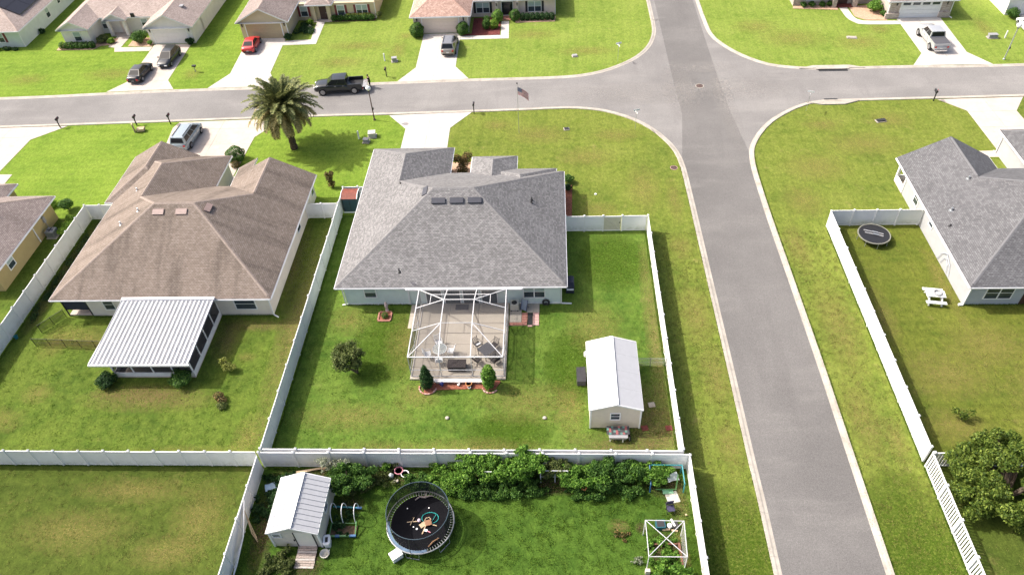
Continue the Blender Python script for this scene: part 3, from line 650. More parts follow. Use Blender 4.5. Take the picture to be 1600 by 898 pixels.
def garage_door(root, P, d, w, h, mat, lights=False):
    n = {'N': (0, 1), 'S': (0, -1)}[d]; u = (-n[1], n[0]); b = MB()
    for a0, a1, q0, q1 in ((-w / 2 - .12, -w / 2, 0, h + .12), (w / 2, w / 2 + .12, 0, h + .12), (-w / 2, w / 2, h, h + .12)): on_wall(b, P, u, n, a0, a1, q0, q1, -.02, .05)
    g = b.build('garage_door', M['white'] if mat != M.get('tan_wall') else mat, root)
    for r in range(4):
        pb = MB(); z0, z1 = h * r / 4 + .012, h * (r + 1) / 4 - .012; on_wall(pb, P, u, n, -w / 2 + .01, w / 2 - .01, z0, z1, -.01, .015)
        for k in range(8):
            a0 = -w / 2 + w * k / 8 + .09; on_wall(pb, P, u, n, a0, a0 + w / 8 - .18, z0 + .1, z1 - .1, .015, .024)
        pn = pb.build('door_panel', mat, g)
        if lights and r == 3:
            for k in range(4):
                a0 = -w / 2 + w * k / 4 + .15; on_wall(MB(), P, u, n, a0, a0 + w / 4 - .3, z0 + .1, z1 - .08, .024, .034).build('pane', M['glass'], pn)
    return g
def wall_lamp(root, P, d):
    n = {'N': (0, 1), 'S': (0, -1)}[d]; u = (-n[1], n[0]); b = MB()
    on_wall(b, P, u, n, -.06, .06, 1.75, 2.05, 0, .1); on_wall(b, P, u, n, -.1, .1, 2.05, 2.1, 0, .16); on_wall(b, P, u, n, -.03, .03, 1.68, 1.75, .02, .06)
    b.build('wall_lamp', M['black'], root)
def downspout(root, x, y, ex=0.0, ey=0.0):
    b = MB(); b.box(x - .045, x + .045, y - .045, y + .045, .12, 2.38)
    if ex or ey: b.bar((x, y, .1), (x + ex, y + ey, .04), .09)
    b.build('downspout', M['alu'], root)
def vents(root, spots, mat, dark):
    for x, y, z, w, rz, tilt in spots:
        b = MB(); b.rbox((x, y, z + .10), (w, .52, .13), rz, tilt); b.rbox((x, y, z + .02), (w - .12, .36, .12), rz, tilt)
        b.build('roof_vent', mat, root)
def pipes(root, spots, mat, r=.055, h=.35):
    for x, y, z in spots:
        b = MB(); b.lathe((x, y, z - .12), [(r * 2.4, 0), (r * 2.4, .14), (r, .17), (r, .12 + h), (r * .6, .12 + h)], 8); b.build('vent_pipe', mat, root)
def stucco(name, c): return simple(name, c, 0.9, 0.15, var=0.08, scale=1.2)
M['mint'] = stucco('pale_mint_wall', (0.60, 0.68, 0.65)); M['cream'] = stucco('cream_wall', (0.70, 0.65, 0.565)); M['tan_wall'] = stucco('tan_wall', (0.45, 0.355, 0.215)); M['tan_light'] = stucco('light_tan_wall', (0.54, 0.45, 0.31))
M['green_wall'] = stucco('pale_green_wall', (0.58, 0.63, 0.59)); M['ivory'] = stucco('ivory_wall', (0.74, 0.70, 0.63)); M['pink_wall'] = stucco('pinkish_wall', (0.68, 0.57, 0.49)); M['greywall'] = stucco('pale_grey_wall', (0.37, 0.375, 0.38)); M['greywall2'] = stucco('blue_grey_wall', (0.40, 0.43, 0.455)); M['mustard'] = stucco('mustard_wall', (0.42, 0.33, 0.155))
def stone_mat():
    t = NT('stacked_stone'); t.set(0.9, 0.15); b = t.new('TexBrick', i_Scale=1.0, i_Mortar_Size=0.02, i_Brick_Width=0.34, i_Row_Height=0.12)
    b.inputs['Color1'].default_value = (0.36, 0.29, 0.25, 1); b.inputs['Color2'].default_value = (0.56, 0.49, 0.44, 1); b.inputs['Mortar'].default_value = (0.3, 0.27, 0.24, 1)
    m = t.new('Mapping'); m.inputs['Rotation'].default_value = (R(90), 0, 0); t.l(t.pos(), m.inputs[0]); t.l(m.outputs[0], b.inputs['Vector']); t.color(b.outputs['Color']); return t.mat
M['stone'] = stone_mat()
M['sh_grey'] = shingle_mat('grey_shingles', (0.152, 0.149, 0.148), (0.192, 0.188, 0.188), (0.246, 0.241, 0.240))
M['sh_slate'] = shingle_mat('slate_shingles', (0.104, 0.104, 0.109), (0.126, 0.126, 0.132), (0.156, 0.156, 0.162))
M['sh_brown'] = shingle_mat('brown_shingles', (0.190, 0.154, 0.127), (0.218, 0.178, 0.149), (0.250, 0.207, 0.177), 0.42)
M['sh_tan'] = shingle_mat('tan_shingles', (0.34, 0.275, 0.245), (0.39, 0.32, 0.285), (0.44, 0.365, 0.325), 0.12)
M['sh_pink'] = shingle_mat('pinkish_shingles', (0.34, 0.22, 0.175), (0.43, 0.29, 0.235), (0.52, 0.37, 0.305))
M['sh_taupe'] = shingle_mat('taupe_shingles', (0.24, 0.195, 0.175), (0.285, 0.235, 0.213), (0.33, 0.278, 0.252), 0.15)
M['cap_grey'] = simple('grey_ridge_shingle', (0.205, 0.20, 0.20), 0.92, 0.1, var=0.3, scale=5); M['cap_slate'] = simple('slate_ridge_shingle', (0.15, 0.15, 0.157), 0.92, 0.1, var=0.2, scale=5)
M['cap_brown'] = simple('brown_ridge_shingle', (0.29, 0.238, 0.205), 0.92, 0.1, var=0.3, scale=5); M['cap_tan'] = simple('tan_ridge_shingle', (0.40, 0.32, 0.28), 0.92, 0.1, var=0.3, scale=5); M['cap_pink'] = simple('pinkish_ridge_shingle', (0.40, 0.26, 0.21), 0.92, 0.1, var=0.3, scale=5)
M['burgundy'] = simple('burgundy_shutter', (0.20, 0.045, 0.05), 0.6); M['shutter'] = simple('black_shutter', (0.025, 0.025, 0.028), 0.6)
M['door_white'] = simple('ivory_door', (0.60, 0.57, 0.52), 0.5); M['door_grey'] = simple('greige_door', (0.72, 0.70, 0.65), 0.5, var=0.06); M['door_tan'] = simple('tan_door', (0.43, 0.34, 0.21), 0.5, var=0.06); M['door_pale'] = simple('pale_white_door', (0.70, 0.72, 0.71), 0.5, var=0.06); M['door_dark'] = simple('dark_wood_door', (0.06, 0.03, 0.025), 0.5); M['door_pink'] = simple('peach_door', (0.70, 0.59, 0.50), 0.5, var=0.06)
ALL4 = lambda s: {'W': s, 'E': s, 'S': s, 'N': s}
def house(name, label, loc, rs, walls, wmat, rmat, cmat, gut, gables=(), cat='house', z1=2.36):
    h = thing(name, label, cat, loc)
    b = MB()
    for w in walls: b.prism(w, -.03, z1)
    for i, e in gables: gable_wall(b, rs[i], e, rs)
    b.build('wall', wmat, h)
    rf = make_roof(h, rs, rmat, cmat, M['white'], gut)
    return h, rf
def front_door(root, P, d, w=0.95, mat=None, h=2.05):
    n = {'N': (0, 1), 'S': (0, -1), 'E': (1, 0), 'W': (-1, 0)}[d]; u = (-n[1], n[0]); b = MB()
    on_wall(b, P, u, n, -w / 2, w / 2, .03, h, -.02, .035)
    for q in ((.25, .95), (1.1, 1.85)): on_wall(b, P, u, n, -w / 2 + .15, w / 2 - .15, q[0], q[1], .035, .05)
    dr = b.build('door', mat or M['door_white'], root)
    hb = MB(); on_wall(hb, P, u, n, w / 2 - .12, w / 2 - .07, .95, 1.08, .035, .09); hb.build('door_handle', M['chrome'], dr); return dr
# ---- the main house: grey shingle hip roof, mint walls
s = 0.53
rs = [(-18.62, 1.12, 44.4, 60.6, ALL4(s)), (-18.61, -10.2, 50.0, 65.05, {'W': s, 'E': s, 'N': s}), (-8.15, -3.58, 52.0, 63.35, {'W': s, 'E': s, 'N': s}), (-6.5, 0.36, 51.0, 61.1, {'W': s, 'E': s, 'N': s})]
G0, rf = house('ranch_house', 'pale mint single-storey house with grey shingle hip roof behind the screened patio cage', (-8.7, 52.5, 0), rs,
    [[(-18.05, 44.85), (0.6, 44.85), (0.6, 60.1), (-18.05, 60.1)], [(-18.05, 60.0), (-10.65, 60.0), (-10.65, 64.55), (-18.05, 64.55)], [(-7.5, 60.05), (-4.1, 60.05), (-4.1, 62.3), (-7.5, 62.3)]], M['mint'], M['sh_grey'], M['cap_grey'], M['alu'])
vents(G0, [(-10.0, 51.35, 6.18, 1.2, 0, R(28)), (-8.4, 51.35, 6.18, 1.2, 0, R(28)), (-6.8, 51.35, 6.18, 1.2, 0, R(28))], simple('blue_grey_vent', (0.045, 0.048, 0.062), 0.5), None)
v = MB(); v.rbox((0, 0, .1), (1.15, .52, .13), 0, R(28)); v.rbox((0, 0, .02), (1.0, .36, .12), 0, R(28)); vo = v.build('roof_vent', bpy.data.materials['blue_grey_vent'], G0, world=False); vo.location = Vector((-11.3, 52.6, 6.28)) - G0.location; vo.rotation_euler = (0, 0, R(-90))
pipes(G0, [(-14.2, 55.8, 4.72), (-12.9, 44.95, 2.85 + 1.0), (-1.9, 54.0, 4.1), (-1.95, 53.6, 4.15)], M['black'])
window(G0, (-15.8, 44.85), 'S', 0.95, .95, 2.05); window(G0, (-1.65, 44.85), 'S', 1.75, .8, 2.1, mull=1)
window(G0, (0.6, 50.0), 'E', 1.2, .9, 2.05); window(G0, (-14.2, 64.55), 'N', 1.2, .9, 2.05); front_door(G0, (-6.0, 62.3), 'N')
garage_door(G0, (-14.3, 64.56), 'N', 4.8, 2.1, M['door_white'])
for x in (-10.3, -8.7, -7.1, -5.5):
    w = MB(); on_wall(w, (x, 44.85), (-1, 0), (0, -1), -.72, .72, .08, 2.1, .0, .05); d = w.build('sliding_door', M['white'], G0); on_wall(MB(), (x, 44.85), (-1, 0), (0, -1), -.64, .64, .16, 2.02, .05, .06).build('pane', M['glass'], d)
b = MB(); b.rbox((-7.9, 44.3, .19), (1.1, .6, .06)); b.build('door_mat', M['darkgrey'], G0)
b = MB(); b.box(-12.5, -2.6, 44.12, 44.32, EZ - .16, EZ + .02); b.build('gutter_beam', M['alu'], G0)
downspout(G0, -18.14, 44.78, -.35, -.02); downspout(G0, -12.46, 44.77); downspout(G0, .66, 44.78, .9, 0); downspout(G0, -18.12, 60.0)
b = MB()
for x0, x1, y0, y1 in ((-18.09, -12.38, 44.81, 44.85), (-2.98, .64, 44.81, 44.85)): b.box(x0, x1, y0, y1, 0, .14)
b.build('wall_base', M['white'], G0)
# ---- brown-roofed neighbour with the metal porch roof
rs = [(-43.25, -23.85, 43.2, 59.0, ALL4(s)), (-43.24, -33.65, 51.0, 64.3, {'W': s, 'E': s, 'N': s}), (-44.1, -37.1, 56.6, 64.45, {'W': s, 'E': s, 'S': s}), (-32.17, -23.84, 50.0, 60.72, {'W': s, 'E': s}), (-32.18, -29.9, 52.0, 62.1, {'W': s})]
G1, rf = house('brown_roof_house', 'cream house with weathered brown shingle roof and white metal porch roof at the back', (-33.5, 51.0, 0), rs,
    [[(-40.6, 43.7), (-24.35, 43.7), (-24.35, 58.5), (-42.8, 58.5), (-42.8, 46.2), (-40.6, 46.2)], [(-43.6, 57.1), (-37.6, 57.1), (-37.6, 64.0), (-43.6, 64.0)], [(-42.7, 58.4), (-34.1, 58.4), (-34.1, 63.8), (-42.7, 63.8)], [(-31.75, 58.4), (-24.3, 58.4), (-24.3, 60.37), (-31.75, 60.37)]], M['cream'], M['sh_brown'], M['cap_brown'], M['alu'], gables=((3, 'N'),))
vents(G1, [(-34.8, 50.3, 6.2, 1.0, 0, R(28)), (-32.7, 50.3, 6.2, 1.0, 0, R(28))], simple('brown_roof_vent', (0.31, 0.225, 0.20), 0.6), None)
v = MB(); v.rbox((0, 0, .1), (1.0, .52, .13), 0, R(28)); v.rbox((0, 0, .02), (.9, .36, .12), 0, R(28)); vo = v.build('roof_vent', bpy.data.materials['brown_roof_vent'], G1, world=False); vo.location = Vector((-30.55, 51.0, 6.05)) - G1.location; vo.rotation_euler = (0, 0, R(90))
pipes(G1, [(-38.85, 50.4, 4.82), (-39.9, 56.2, 4.2), (-37.2, 51.2, 5.68)], M['lamp_clear'], .07)
window(G1, (-38.6, 43.7), 'S', .85, .85, 2.0, blind=False); window(G1, (-26.5, 43.7), 'S', 1.75, .8, 2.0, blind=False); window(G1, (-24.35, 54.0), 'E', .9, .9, 2.0, blind=False); window(G1, (-24.3, 59.6), 'E', .7, .9, 2.0, blind=False)
garage_door(G1, (-40.6, 64.01), 'N', 4.8, 2.1, M['door_white'])
b = MB(); b.box(-42.75, -40.62, 43.75, 46.15, -.02, .12); b.build('corner_porch_floor', M['tan_concrete'], G1)
b = MB()
b.face([(-42.72, 43.74, .75), (-40.62, 43.74, .75), (-40.62, 43.74, 2.33), (-42.72, 43.74, 2.33)]); b.face([(-42.72, 46.15, .75), (-42.72, 43.74, .75), (-42.72, 43.74, 2.33), (-42.72, 46.15, 2.33)])
b.build('sun_shade', simple('navy_screen_cloth', (0.03, 0.035, 0.055), 0.8), G1)
b = MB(); b.bar((-42.75, 43.72, 0), (-42.75, 43.72, 2.33), .09); b.bar((-40.6, 43.72, 0), (-40.6, 43.72, 2.33), .09); b.build('porch_post', M['black'], G1)
downspout(G1, -24.3, 43.62, .45, -.25)
# metal-roofed porch at the back: pans, frame, screens
b = MB(); b.prism([(-35.6, 36.8), (-28.95, 36.8), (-28.95, 43.65), (-35.6, 43.65)], -.03, .1); b.build('porch_slab', M['tan_concrete'], G1)
PR = simple('white_ribbed_metal', (0.50, 0.505, 0.52), 0.4, 0.5, 0.0, var=0.10, scale=1.1)
pans = 22; px0, px1 = -36.7, -28.62; wpan = (px1 - px0) / pans; zf = lambda y: 2.22 + (y - 36.1) * .052
for k in range(pans):
    xa = px0 + k * wpan; bb = MB()
    prof = [(xa + .035, .0), (xa + .035, .07), (xa + .06, .07), (xa + .075, .008), (xa + wpan - .09, .008), (xa + wpan - .075, .07), (xa + wpan - .05, .07), (xa + wpan - .035, .0)]
    bb.grid([[(x, y, zf(y) + z) for x, z in prof] for y in (36.3, 43.05)]); bb.build('roof_panel', PR, G1)
M['seam'] = simple('grey_roof_seam', (0.13, 0.13, 0.145), 0.6, 0.3)
b = MB(); b.grid([[(px0, y, zf(y) - .01), (px1, y, zf(y) - .01)] for y in (36.3, 43.08)]); b.build('roof_pan_seam', M['seam'], G1)
b = MB(); b.box(px0, px1, 43.0, 43.28, zf(43) - .05, zf(43) + .14); b.build('porch_flashing', M['alu'], G1)
b = MB(); b.box(px0 - .05, px1 + .05, 36.18, 36.31, zf(36) - .1, zf(36) + .05); b.box(px0 - .06, px0, 36.32, 43.1, zf(36) - .08, zf(36) + .1); b.build('porch_gutter', M['alu'], G1)
fr = MB()
for x in (-35.55, -33.9, -32.25, -30.6, -28.98): fr.box(x - .05, x + .05, 36.82, 36.92, .1, 2.2)
for y in (38.6, 40.3, 42.0, 43.55): fr.box(-29.03, -28.93, y - .05, y + .05, .1, 2.4); fr.box(-35.6, -35.5, y - .05, y + .05, .1, 2.4)
fr.box(-35.5, -29.03, 36.84, 36.9, .1, .55); fr.box(-29.01, -28.95, 36.93, 43.5, .1, .62); fr.box(-35.58, -35.52, 36.93, 43.5, .1, .62)
fr.box(-35.5, -29.03, 36.83, 36.91, 2.08, 2.16); fr.build('porch_frame', M['alu'], G1)
sc = MB(); sc.face([(-35.5, 36.87, .62), (-29, 36.87, .62), (-29, 36.87, 2.1), (-35.5, 36.87, 2.1)]); sc.face([(-28.98, 36.9, .62), (-28.98, 43.5, .62), (-28.98, 43.5, 2.35), (-28.98, 36.9, 2.12)]); sc.face([(-35.55, 36.9, .62), (-35.55, 43.5, .62), (-35.55, 43.5, 2.35), (-35.55, 36.9, 2.12)])
sc.build('porch_screen', screen_mat('porch_screen', (0.03, 0.031, 0.036), 0.62), G1)
# ---- grey house on the right
s2 = 0.54
rs = [(33.6, 56.0, 43.9, 59.85, ALL4(s2)), (33.61, 42.3, 51.5, 61.9, {'W': .54, 'E': .54}), (45.2, 53.4, 50.0, 66.4, {'W': s2, 'E': s2, 'N': s2})]
G2, rf = house('grey_house', 'pale grey house with slate grey shingle roof beside the small ground trampoline', (44.0, 52.0, 0), rs,
    [[(34.05, 44.4), (55.5, 44.4), (55.5, 59.4), (34.05, 59.4)], [(36.0, 59.3), (41.9, 59.3), (41.9, 61.5), (36.0, 61.5)], [(45.65, 59.3), (53.0, 59.3), (53.0, 65.9), (45.65, 65.9)]], M['greywall'], M['sh_slate'], M['cap_slate'], M['alu'], gables=((1, 'N'),))
b = MB(); b.box(34.03, 55.52, 44.36, 44.399, 0.0, 2.36); b.build('rear_wall', M['greywall2'], G2)
window(G2, (36.5, 44.36), 'S', 2.1, .75, 2.0, mull=1, blind=False); window(G2, (34.05, 56.6), 'W', .9, .95, 2.0, blind=False); window(G2, (34.05, 52.9), 'W', .7, 1.35, 2.0, blind=False)
front_door(G2, (39.3, 44.36), 'S', 1.6, M['door_dark']); garage_door(G2, (49.3, 65.91), 'N', 4.8, 2.1, M['door_pale'])
b = MB(); b.box(34.0, 35.98, 59.45, 61.55, -.02, .12); b.build('side_porch_floor', M['tan_concrete'], G2)
for q_ in ((33.98, 34.2, 61.3, 61.52, .12, 2.35), (33.98, 34.2, 59.42, 59.6, .12, 2.35)): b = MB(); b.box(*q_); b.build('porch_column', M['white'], G2)

b = MB(); b.box(34.0, 34.12, 59.6, 61.3, .12, .75); b.box(34.2, 35.98, 61.4, 61.52, .12, .75); b.build('porch_half_wall', M['white'], G2)
b = MB(); b.box(34.03, 34.13, 44.27, 44.36, 0, 2.34); b.box(33.7, 34.02, 44.2, 44.4, 0.02, .16); b.build('corner_downspout', M['white'], G2); downspout(G2, 45.58, 65.9, 0, .4)
pipes(G2, [(37.3, 55.7, 4.45), (35.1, 52.7, 3.3)], M['galv'], .09, .3); pipes(G2, [(34.5, 51.0, 2.95)], M['trim'], .07, .2)
# ---- mustard house at the left edge
rs = [(-68.0, -49.83, 46.4, 57.85, ALL4(s)), (-62.5, -54.84, 52.0, 60.0, {'W': s, 'E': s, 'N': s})]
G3, rf = house('mustard_house', 'mustard yellow house with taupe shingle roof beside the long white side fence', (-58, 52, 0), rs, [[(-67.5, 46.9), (-50.4, 46.9), (-50.4, 57.4), (-67.5, 57.4)], [(-62.0, 57.3), (-55.3, 57.3), (-55.3, 59.6), (-62.0, 59.6)]], M['mustard'], M['sh_taupe'], M['cap_brown'], M['alu'])
downspout(G3, -50.33, 53.6); pipes(G3, [(-52.6, 53.1, 3.95)], M['galv'], .08); front_door(G3, (-58.5, 59.6), 'N')
window(G3, (-50.4, 49.2), 'E', .9, .95, 2.0)
b = MB(); b.box(-50.38, -50.22, 55.3, 55.6, 1.1, 1.75); b.bar((-50.3, 55.45, 0), (-50.3, 55.45, 1.1), .05); b.build('electric_meter', M['grey'], G3)
# ---- houses across the street, left to right
rs = [(-92.0, -73.0, 94.85, 112.0, ALL4(s))]
G4, rf = house('green_house', 'pale green house with solar panels on its roof in the far left corner', (-82, 103, 0), rs, [[(-91.5, 95.3), (-73.4, 95.3), (-73.4, 111.5), (-91.5, 111.5)]], M['green_wall'], M['sh_tan'], M['cap_tan'], M['alu'])
window(G4, (-76.7, 95.3), 'S', 1.6, .8, 2.05, mull=1, shutters=M['burgundy']); window(G4, (-73.4, 103.0), 'E', .9, .8, 2.05); window(G4, (-73.4, 106.6), 'E', .7, 1.3, 2.0, blind=False); downspout(G4, -73.36, 95.2)
pv = simple('solar_cell', (0.012, 0.011, 0.016), 0.15, 0.6)
for i in range(3):
    for j in range(4):
        x0, y0 = -74.15 - i * 1.72, 98.4 + j * 3.0
        bb = MB(); z = lambda x: EZ + s * (-73.0 - x) + .12
        bb._hex([Vector((x, y, z(x) + dz)) for dz in (0, .05) for x, y in ((x0 - 1.68, y0), (x0, y0), (x0, y0 + 2.95), (x0 - 1.68, y0 + 2.95))]); bb.build('solar_panel', pv, rf)
rs = [(-67.75, -48.5, 98.35, 112.5, ALL4(.5)), (-67.72, -63.1, 94.75, 108.0, {'W': .5, 'E': .5}), (-62.4, -59.0, 97.45, 104.0, {'W': .52, 'E': .52}), (-55.5, -48.52, 94.72, 109.0, {'W': .5, 'E': .5})]
G5, rf = house('white_gabled_house', 'ivory house with three front gables behind two dark parked cars', (-58, 103, 0), rs, [[(-67.3, 98.8), (-48.95, 98.8), (-48.95, 112), (-67.3, 112)], [(-67.3, 95.15), (-63.55, 95.15), (-63.55, 99), (-67.3, 99)], [(-55.1, 95.1), (-48.95, 95.1), (-48.95, 99), (-55.1, 99)]], M['ivory'], M['sh_tan'], M['cap_tan'], None, gables=((1, 'S'), (3, 'S')))
window(G5, (-65.2, 95.15), 'S', .95, .75, 2.0); window(G5, (-62.8, 98.8), 'S', .95, .75, 2.05); window(G5, (-57.1, 98.8), 'S', .85, .9, 2.0); garage_door(G5, (-52.1, 95.09), 'S', 4.75, 2.1, M['door_grey']); front_door(G5, (-60.2, 98.8), 'S', 1.0, M['door_pink'])
for q_ in ((-62.05, -61.65, 97.75, 98.15, 0, 2.33), (-59.75, -59.35, 97.75, 98.15, 0, 2.33)): b = MB(); b.box(*q_); b.build('porch_column', M['ivory'], G5)
b = MB(); b.face([(-62.05, 97.8, 2.2), (-59.35, 97.8, 2.2), (-59.35, 97.8, 2.5), (-60.7, 97.8, 3.3), (-62.05, 97.8, 2.5)]); b.build('gable_face', M['ivory'], G5)
b = MB(); b.box(-61.9, -59.5, 97.7, 98.78, 0, .12); b.build('porch_floor', M['tan_concrete'], G5); wall_lamp(G5, (-54.75, 95.1), 'S'); wall_lamp(G5, (-49.3, 95.1), 'S')
vents(G5, [(-50.9, 98.6, 3.65, .7, R(90), 0)], M['grey'], None)
b = MB(); b.box(-58.45, -57.95, 98.3, 98.5, 2.45, 3.0); b.build('plumbing_stack', M['black'], G5)
rs = [(-42.85, -24.2, 101.85, 114.0, ALL4(s)), (-42.8, -35.55, 95.5, 110.0, {'W': .52, 'E': .52}), (-34.4, -30.6, 100.4, 108.0, {'W': .52, 'E': .52, 'S': .52})]
G6, rf = house('tan_house', 'tan house with burgundy shutters behind the red parked car', (-33, 104, 0), rs, [[(-42.4, 101.2), (-24.75, 101.2), (-24.75, 113.5), (-42.4, 113.5)], [(-42.4, 95.9), (-36.0, 95.9), (-36.0, 101.5), (-42.4, 101.5)]], M['tan_light'], M['sh_taupe'], M['cap_tan'], M['alu'], gables=((1, 'S'),))
garage_door(G6, (-39.2, 95.89), 'S', 4.9, 2.1, M['door_tan']); wall_lamp(G6, (-42.1, 95.9), 'S'); wall_lamp(G6, (-36.25, 95.9), 'S')
window(G6, (-34.9, 101.2), 'S', .95, .6, 2.0, shutters=M['burgundy']); window(G6, (-29.6, 101.2), 'S', .95, .6, 2.0, shutters=M['burgundy']); window(G6, (-26.6, 101.2), 'S', 1.5, .6, 2.0, mull=1, shutters=M['burgundy']); front_door(G6, (-32.2, 101.2), 'S', 1.0, M['door_dark'])
for q_ in ((-33.65, -33.15, 100.6, 101.1, 0, 2.33), (-31.5, -31.0, 100.6, 101.1, 0, 2.33)): b = MB(); b.box(*q_); b.build('porch_column', M['tan_light'], G6)

b = MB(); b.box(-33.6, -31.0, 100.4, 101.19, 0, .1); b.build('porch_floor', M['tan_concrete'], G6); downspout(G6, -24.7, 101.1); downspout(G6, -35.95, 95.8)
rs = [(-19.0, 0.95, 100.3, 114.0, ALL4(s)), (-18.98, -10.8, 95.7, 110.0, {'W': s, 'E': s, 'S': s})]
G7, rf = house('pink_roof_house', 'peach house with pinkish shingle roof and black shutters behind the pewter parked suv', (-9, 104, 0), rs, [[(-18.6, 100.7), (.5, 100.7), (.5, 113.5), (-18.6, 113.5)], [(-18.6, 96.1), (-11.25, 96.1), (-11.25, 101), (-18.6, 101)]], M['pink_wall'], M['sh_pink'], M['cap_pink'], M['alu'])
garage_door(G7, (-14.95, 96.09), 'S', 4.9, 2.1, M['door_pink']); wall_lamp(G7, (-18.1, 96.1), 'S'); wall_lamp(G7, (-11.8, 96.1), 'S')
window(G7, (-9.5, 100.7), 'S', 1.75, .6, 2.0, mull=1, shutters=M['shutter']); window(G7, (-2.3, 100.7), 'S', 1.75, .6, 2.0, mull=1, shutters=M['shutter'])
w = MB(); on_wall(w, (-6.1, 100.7), (-1, 0), (0, -1), -.85, .85, .1, 2.15, 0, .05); d = w.build('sliding_door', M['white'], G7); on_wall(MB(), (-6.1, 100.7), (-1, 0), (0, -1), -.75, .75, .2, 2.05, .05, .06).build('pane', M['carglass'], d)
for q_ in ((-7.75, -7.35, 100.2, 100.6, 0, 2.33), (-4.9, -4.5, 100.2, 100.6, 0, 2.33)): b = MB(); b.box(*q_); b.build('porch_column', M['pink_wall'], G7)
wall_lamp(G7, (-7.55, 100.2), 'S'); wall_lamp(G7, (-4.7, 100.2), 'S')
b = MB(); b.box(-7.3, -4.9, 99.3, 100.68, 0, .1); b.build('porch_floor', M['brick'], G7); downspout(G7, .55, 100.6); downspout(G7, -11.2, 96.0)
rs = [(32.8, 53.0, 100.9, 116.0, ALL4(s)), (43.9, 52.75, 96.35, 112.0, {'W': s, 'E': s, 'S': s})]
G8, rf = house('stone_front_house', 'stone-fronted house with pale garage door behind the silver pickup', (43, 105, 0), rs, [[(33.2, 101.4), (52.5, 101.4), (52.5, 115.5), (33.2, 115.5)], [(44.4, 96.85), (52.2, 96.85), (52.2, 101.5), (44.4, 101.5)]], M['stone'], M['sh_taupe'], M['cap_tan'], M['alu'])
garage_door(G8, (48.3, 96.84), 'S', 4.95, 2.15, M['door_pale'], lights=True); wall_lamp(G8, (45.2, 96.85), 'S'); wall_lamp(G8, (51.6, 96.85), 'S')
window(G8, (35.8, 101.4), 'S', 1.7, .75, 2.05, mull=1); front_door(G8, (39.8, 101.4), 'S', 1.3, M['door_dark'])
for q_ in ((38.2, 38.75, 100.35, 100.9, 0, 2.33), (40.95, 41.5, 100.35, 100.9, 0, 2.33)): b = MB(); b.box(*q_); b.build('porch_column', M['stone'], G8)
b = MB(); b.box(38.7, 41.0, 100.3, 101.38, 0, .1); b.build('porch_floor', M['darkmulch'], G8)
downspout(G8, 52.3, 96.8, .3, -.4); downspout(G8, 44.3, 96.8)
for q_ in ((44.0, 45.75, 96.6, 96.84, 0, .75), (50.85, 52.3, 96.6, 96.84, 0, .75)): b = MB(); b.box(*q_); b.build('stone_plinth', M['stone'], G8)
rs = [(59.0, 76.0, 96.4, 112.0, ALL4(s))]
G9, rf = house('white_corner_house', 'white house with grey front wall behind the white car in the far right corner', (67, 104, 0), rs, [[(59.45, 96.9), (75.5, 96.9), (75.5, 111.5), (59.45, 111.5)]], M['white'], M['sh_taupe'], M['cap_tan'], None)
garage_door(G9, (63.6, 96.89), 'S', 4.9, 2.1, M['door_pale'])
# ------------------------------------------------------------------ fences
_pm = {}
def panel_mesh(w, h, gap=0.012, board=0.15):
    key = (round(w, 2), h)
    if key not in _pm:
        b = MB(); n = max(1, round(w / board)); bw = w / n
        for k in range(n): b.box(k * bw + gap / 2, (k + 1) * bw - gap / 2, -.012, .012, .12, h - .1)
        b.box(0.0, w, -.004, .004, .12, h - .1)
        r = MB(); r.box(0, w, -.03, .03, h - .12, h); r2 = MB(); r2.box(0, w, -.03, .03, .05, .15)
        _pm[key] = (b.mesh('fence_panel', M['vinyl']), r.mesh('fence_rail', M['white']), r2.mesh('fence_rail', M['white']))
    return _pm[key]
_pb = MB(); _pb.box(-.065, .065, -.065, .065, 0, 1.88); POST = _pb.mesh('fence_post', M['white'])
_pc = MB(); _pc.grid([[(sx * w, sy * w, z) for sx, sy in ((-1, -1), (1, -1), (1, 1), (-1, 1))] for w, z in ((.085, 1.88), (.085, 1.92), (.012, 1.99))], closed=True, cap=True); CAP = _pc.mesh('post_cap', M['white'])
def fence(label, A, B, pitch, h=1.83, group=None, ends=(True, True), wob=0.02):
    A, B = Vector(A), Vector(B); L = (B - A).length; rz = math.atan2(B.y - A.y, B.x - A.x)
    f = thing('vinyl_fence', label, 'fence', (A.x, A.y, 0), rz, group)
    n = max(1, round(L / pitch)); w = L / n
    pm, rm, rm2 = panel_mesh(w - .12, h)
    for k in range(n + 1):
        if (k == 0 and not ends[0]) or (k == n and not ends[1]): continue
        p = link('post', POST, f, (k * w, rnd.uniform(-wob, wob), rnd.uniform(-.02, .01)), rnd.uniform(-.03, .03)); link('post_cap', CAP, p)
    for k in range(n):
        y = rnd.uniform(-wob, wob) * .4; t = rnd.uniform(-.008, .008)
        link('panel', pm, f, (k * w + .06, y, 0), rot=(t, 0, 0)); link('rail', rm, f, (k * w + .06, y, 0), rot=(t, 0, 0)); link('rail', rm2, f, (k * w + .06, y, 0), rot=(t, 0, 0))
    return f
fence('long white vinyl fence behind the brown-roofed house, facing the olive lawn', (-67.8, 28.65), (-21.2, 28.65), 1.83, ends=(True, False))
fence('white vinyl fence between the brown-roofed house and the main back lawn', (-20.97, 28.95), (-20.97, 59.4), 2.44)
fence('short white vinyl fence joining the brown-roofed house to the side fence', (-24.3, 56.85), (-21.05, 56.85), 1.7, ends=(True, False))
fence('short white vinyl fence behind the red-roofed shed', (-20.9, 59.45), (-18.1, 59.45), 1.5, ends=(False, True))
fence('white vinyl fence along the back of the main lawn, just behind the garden fence', (-20.85, 28.9), (8.85, 28.9), 2.44, ends=(False, False))
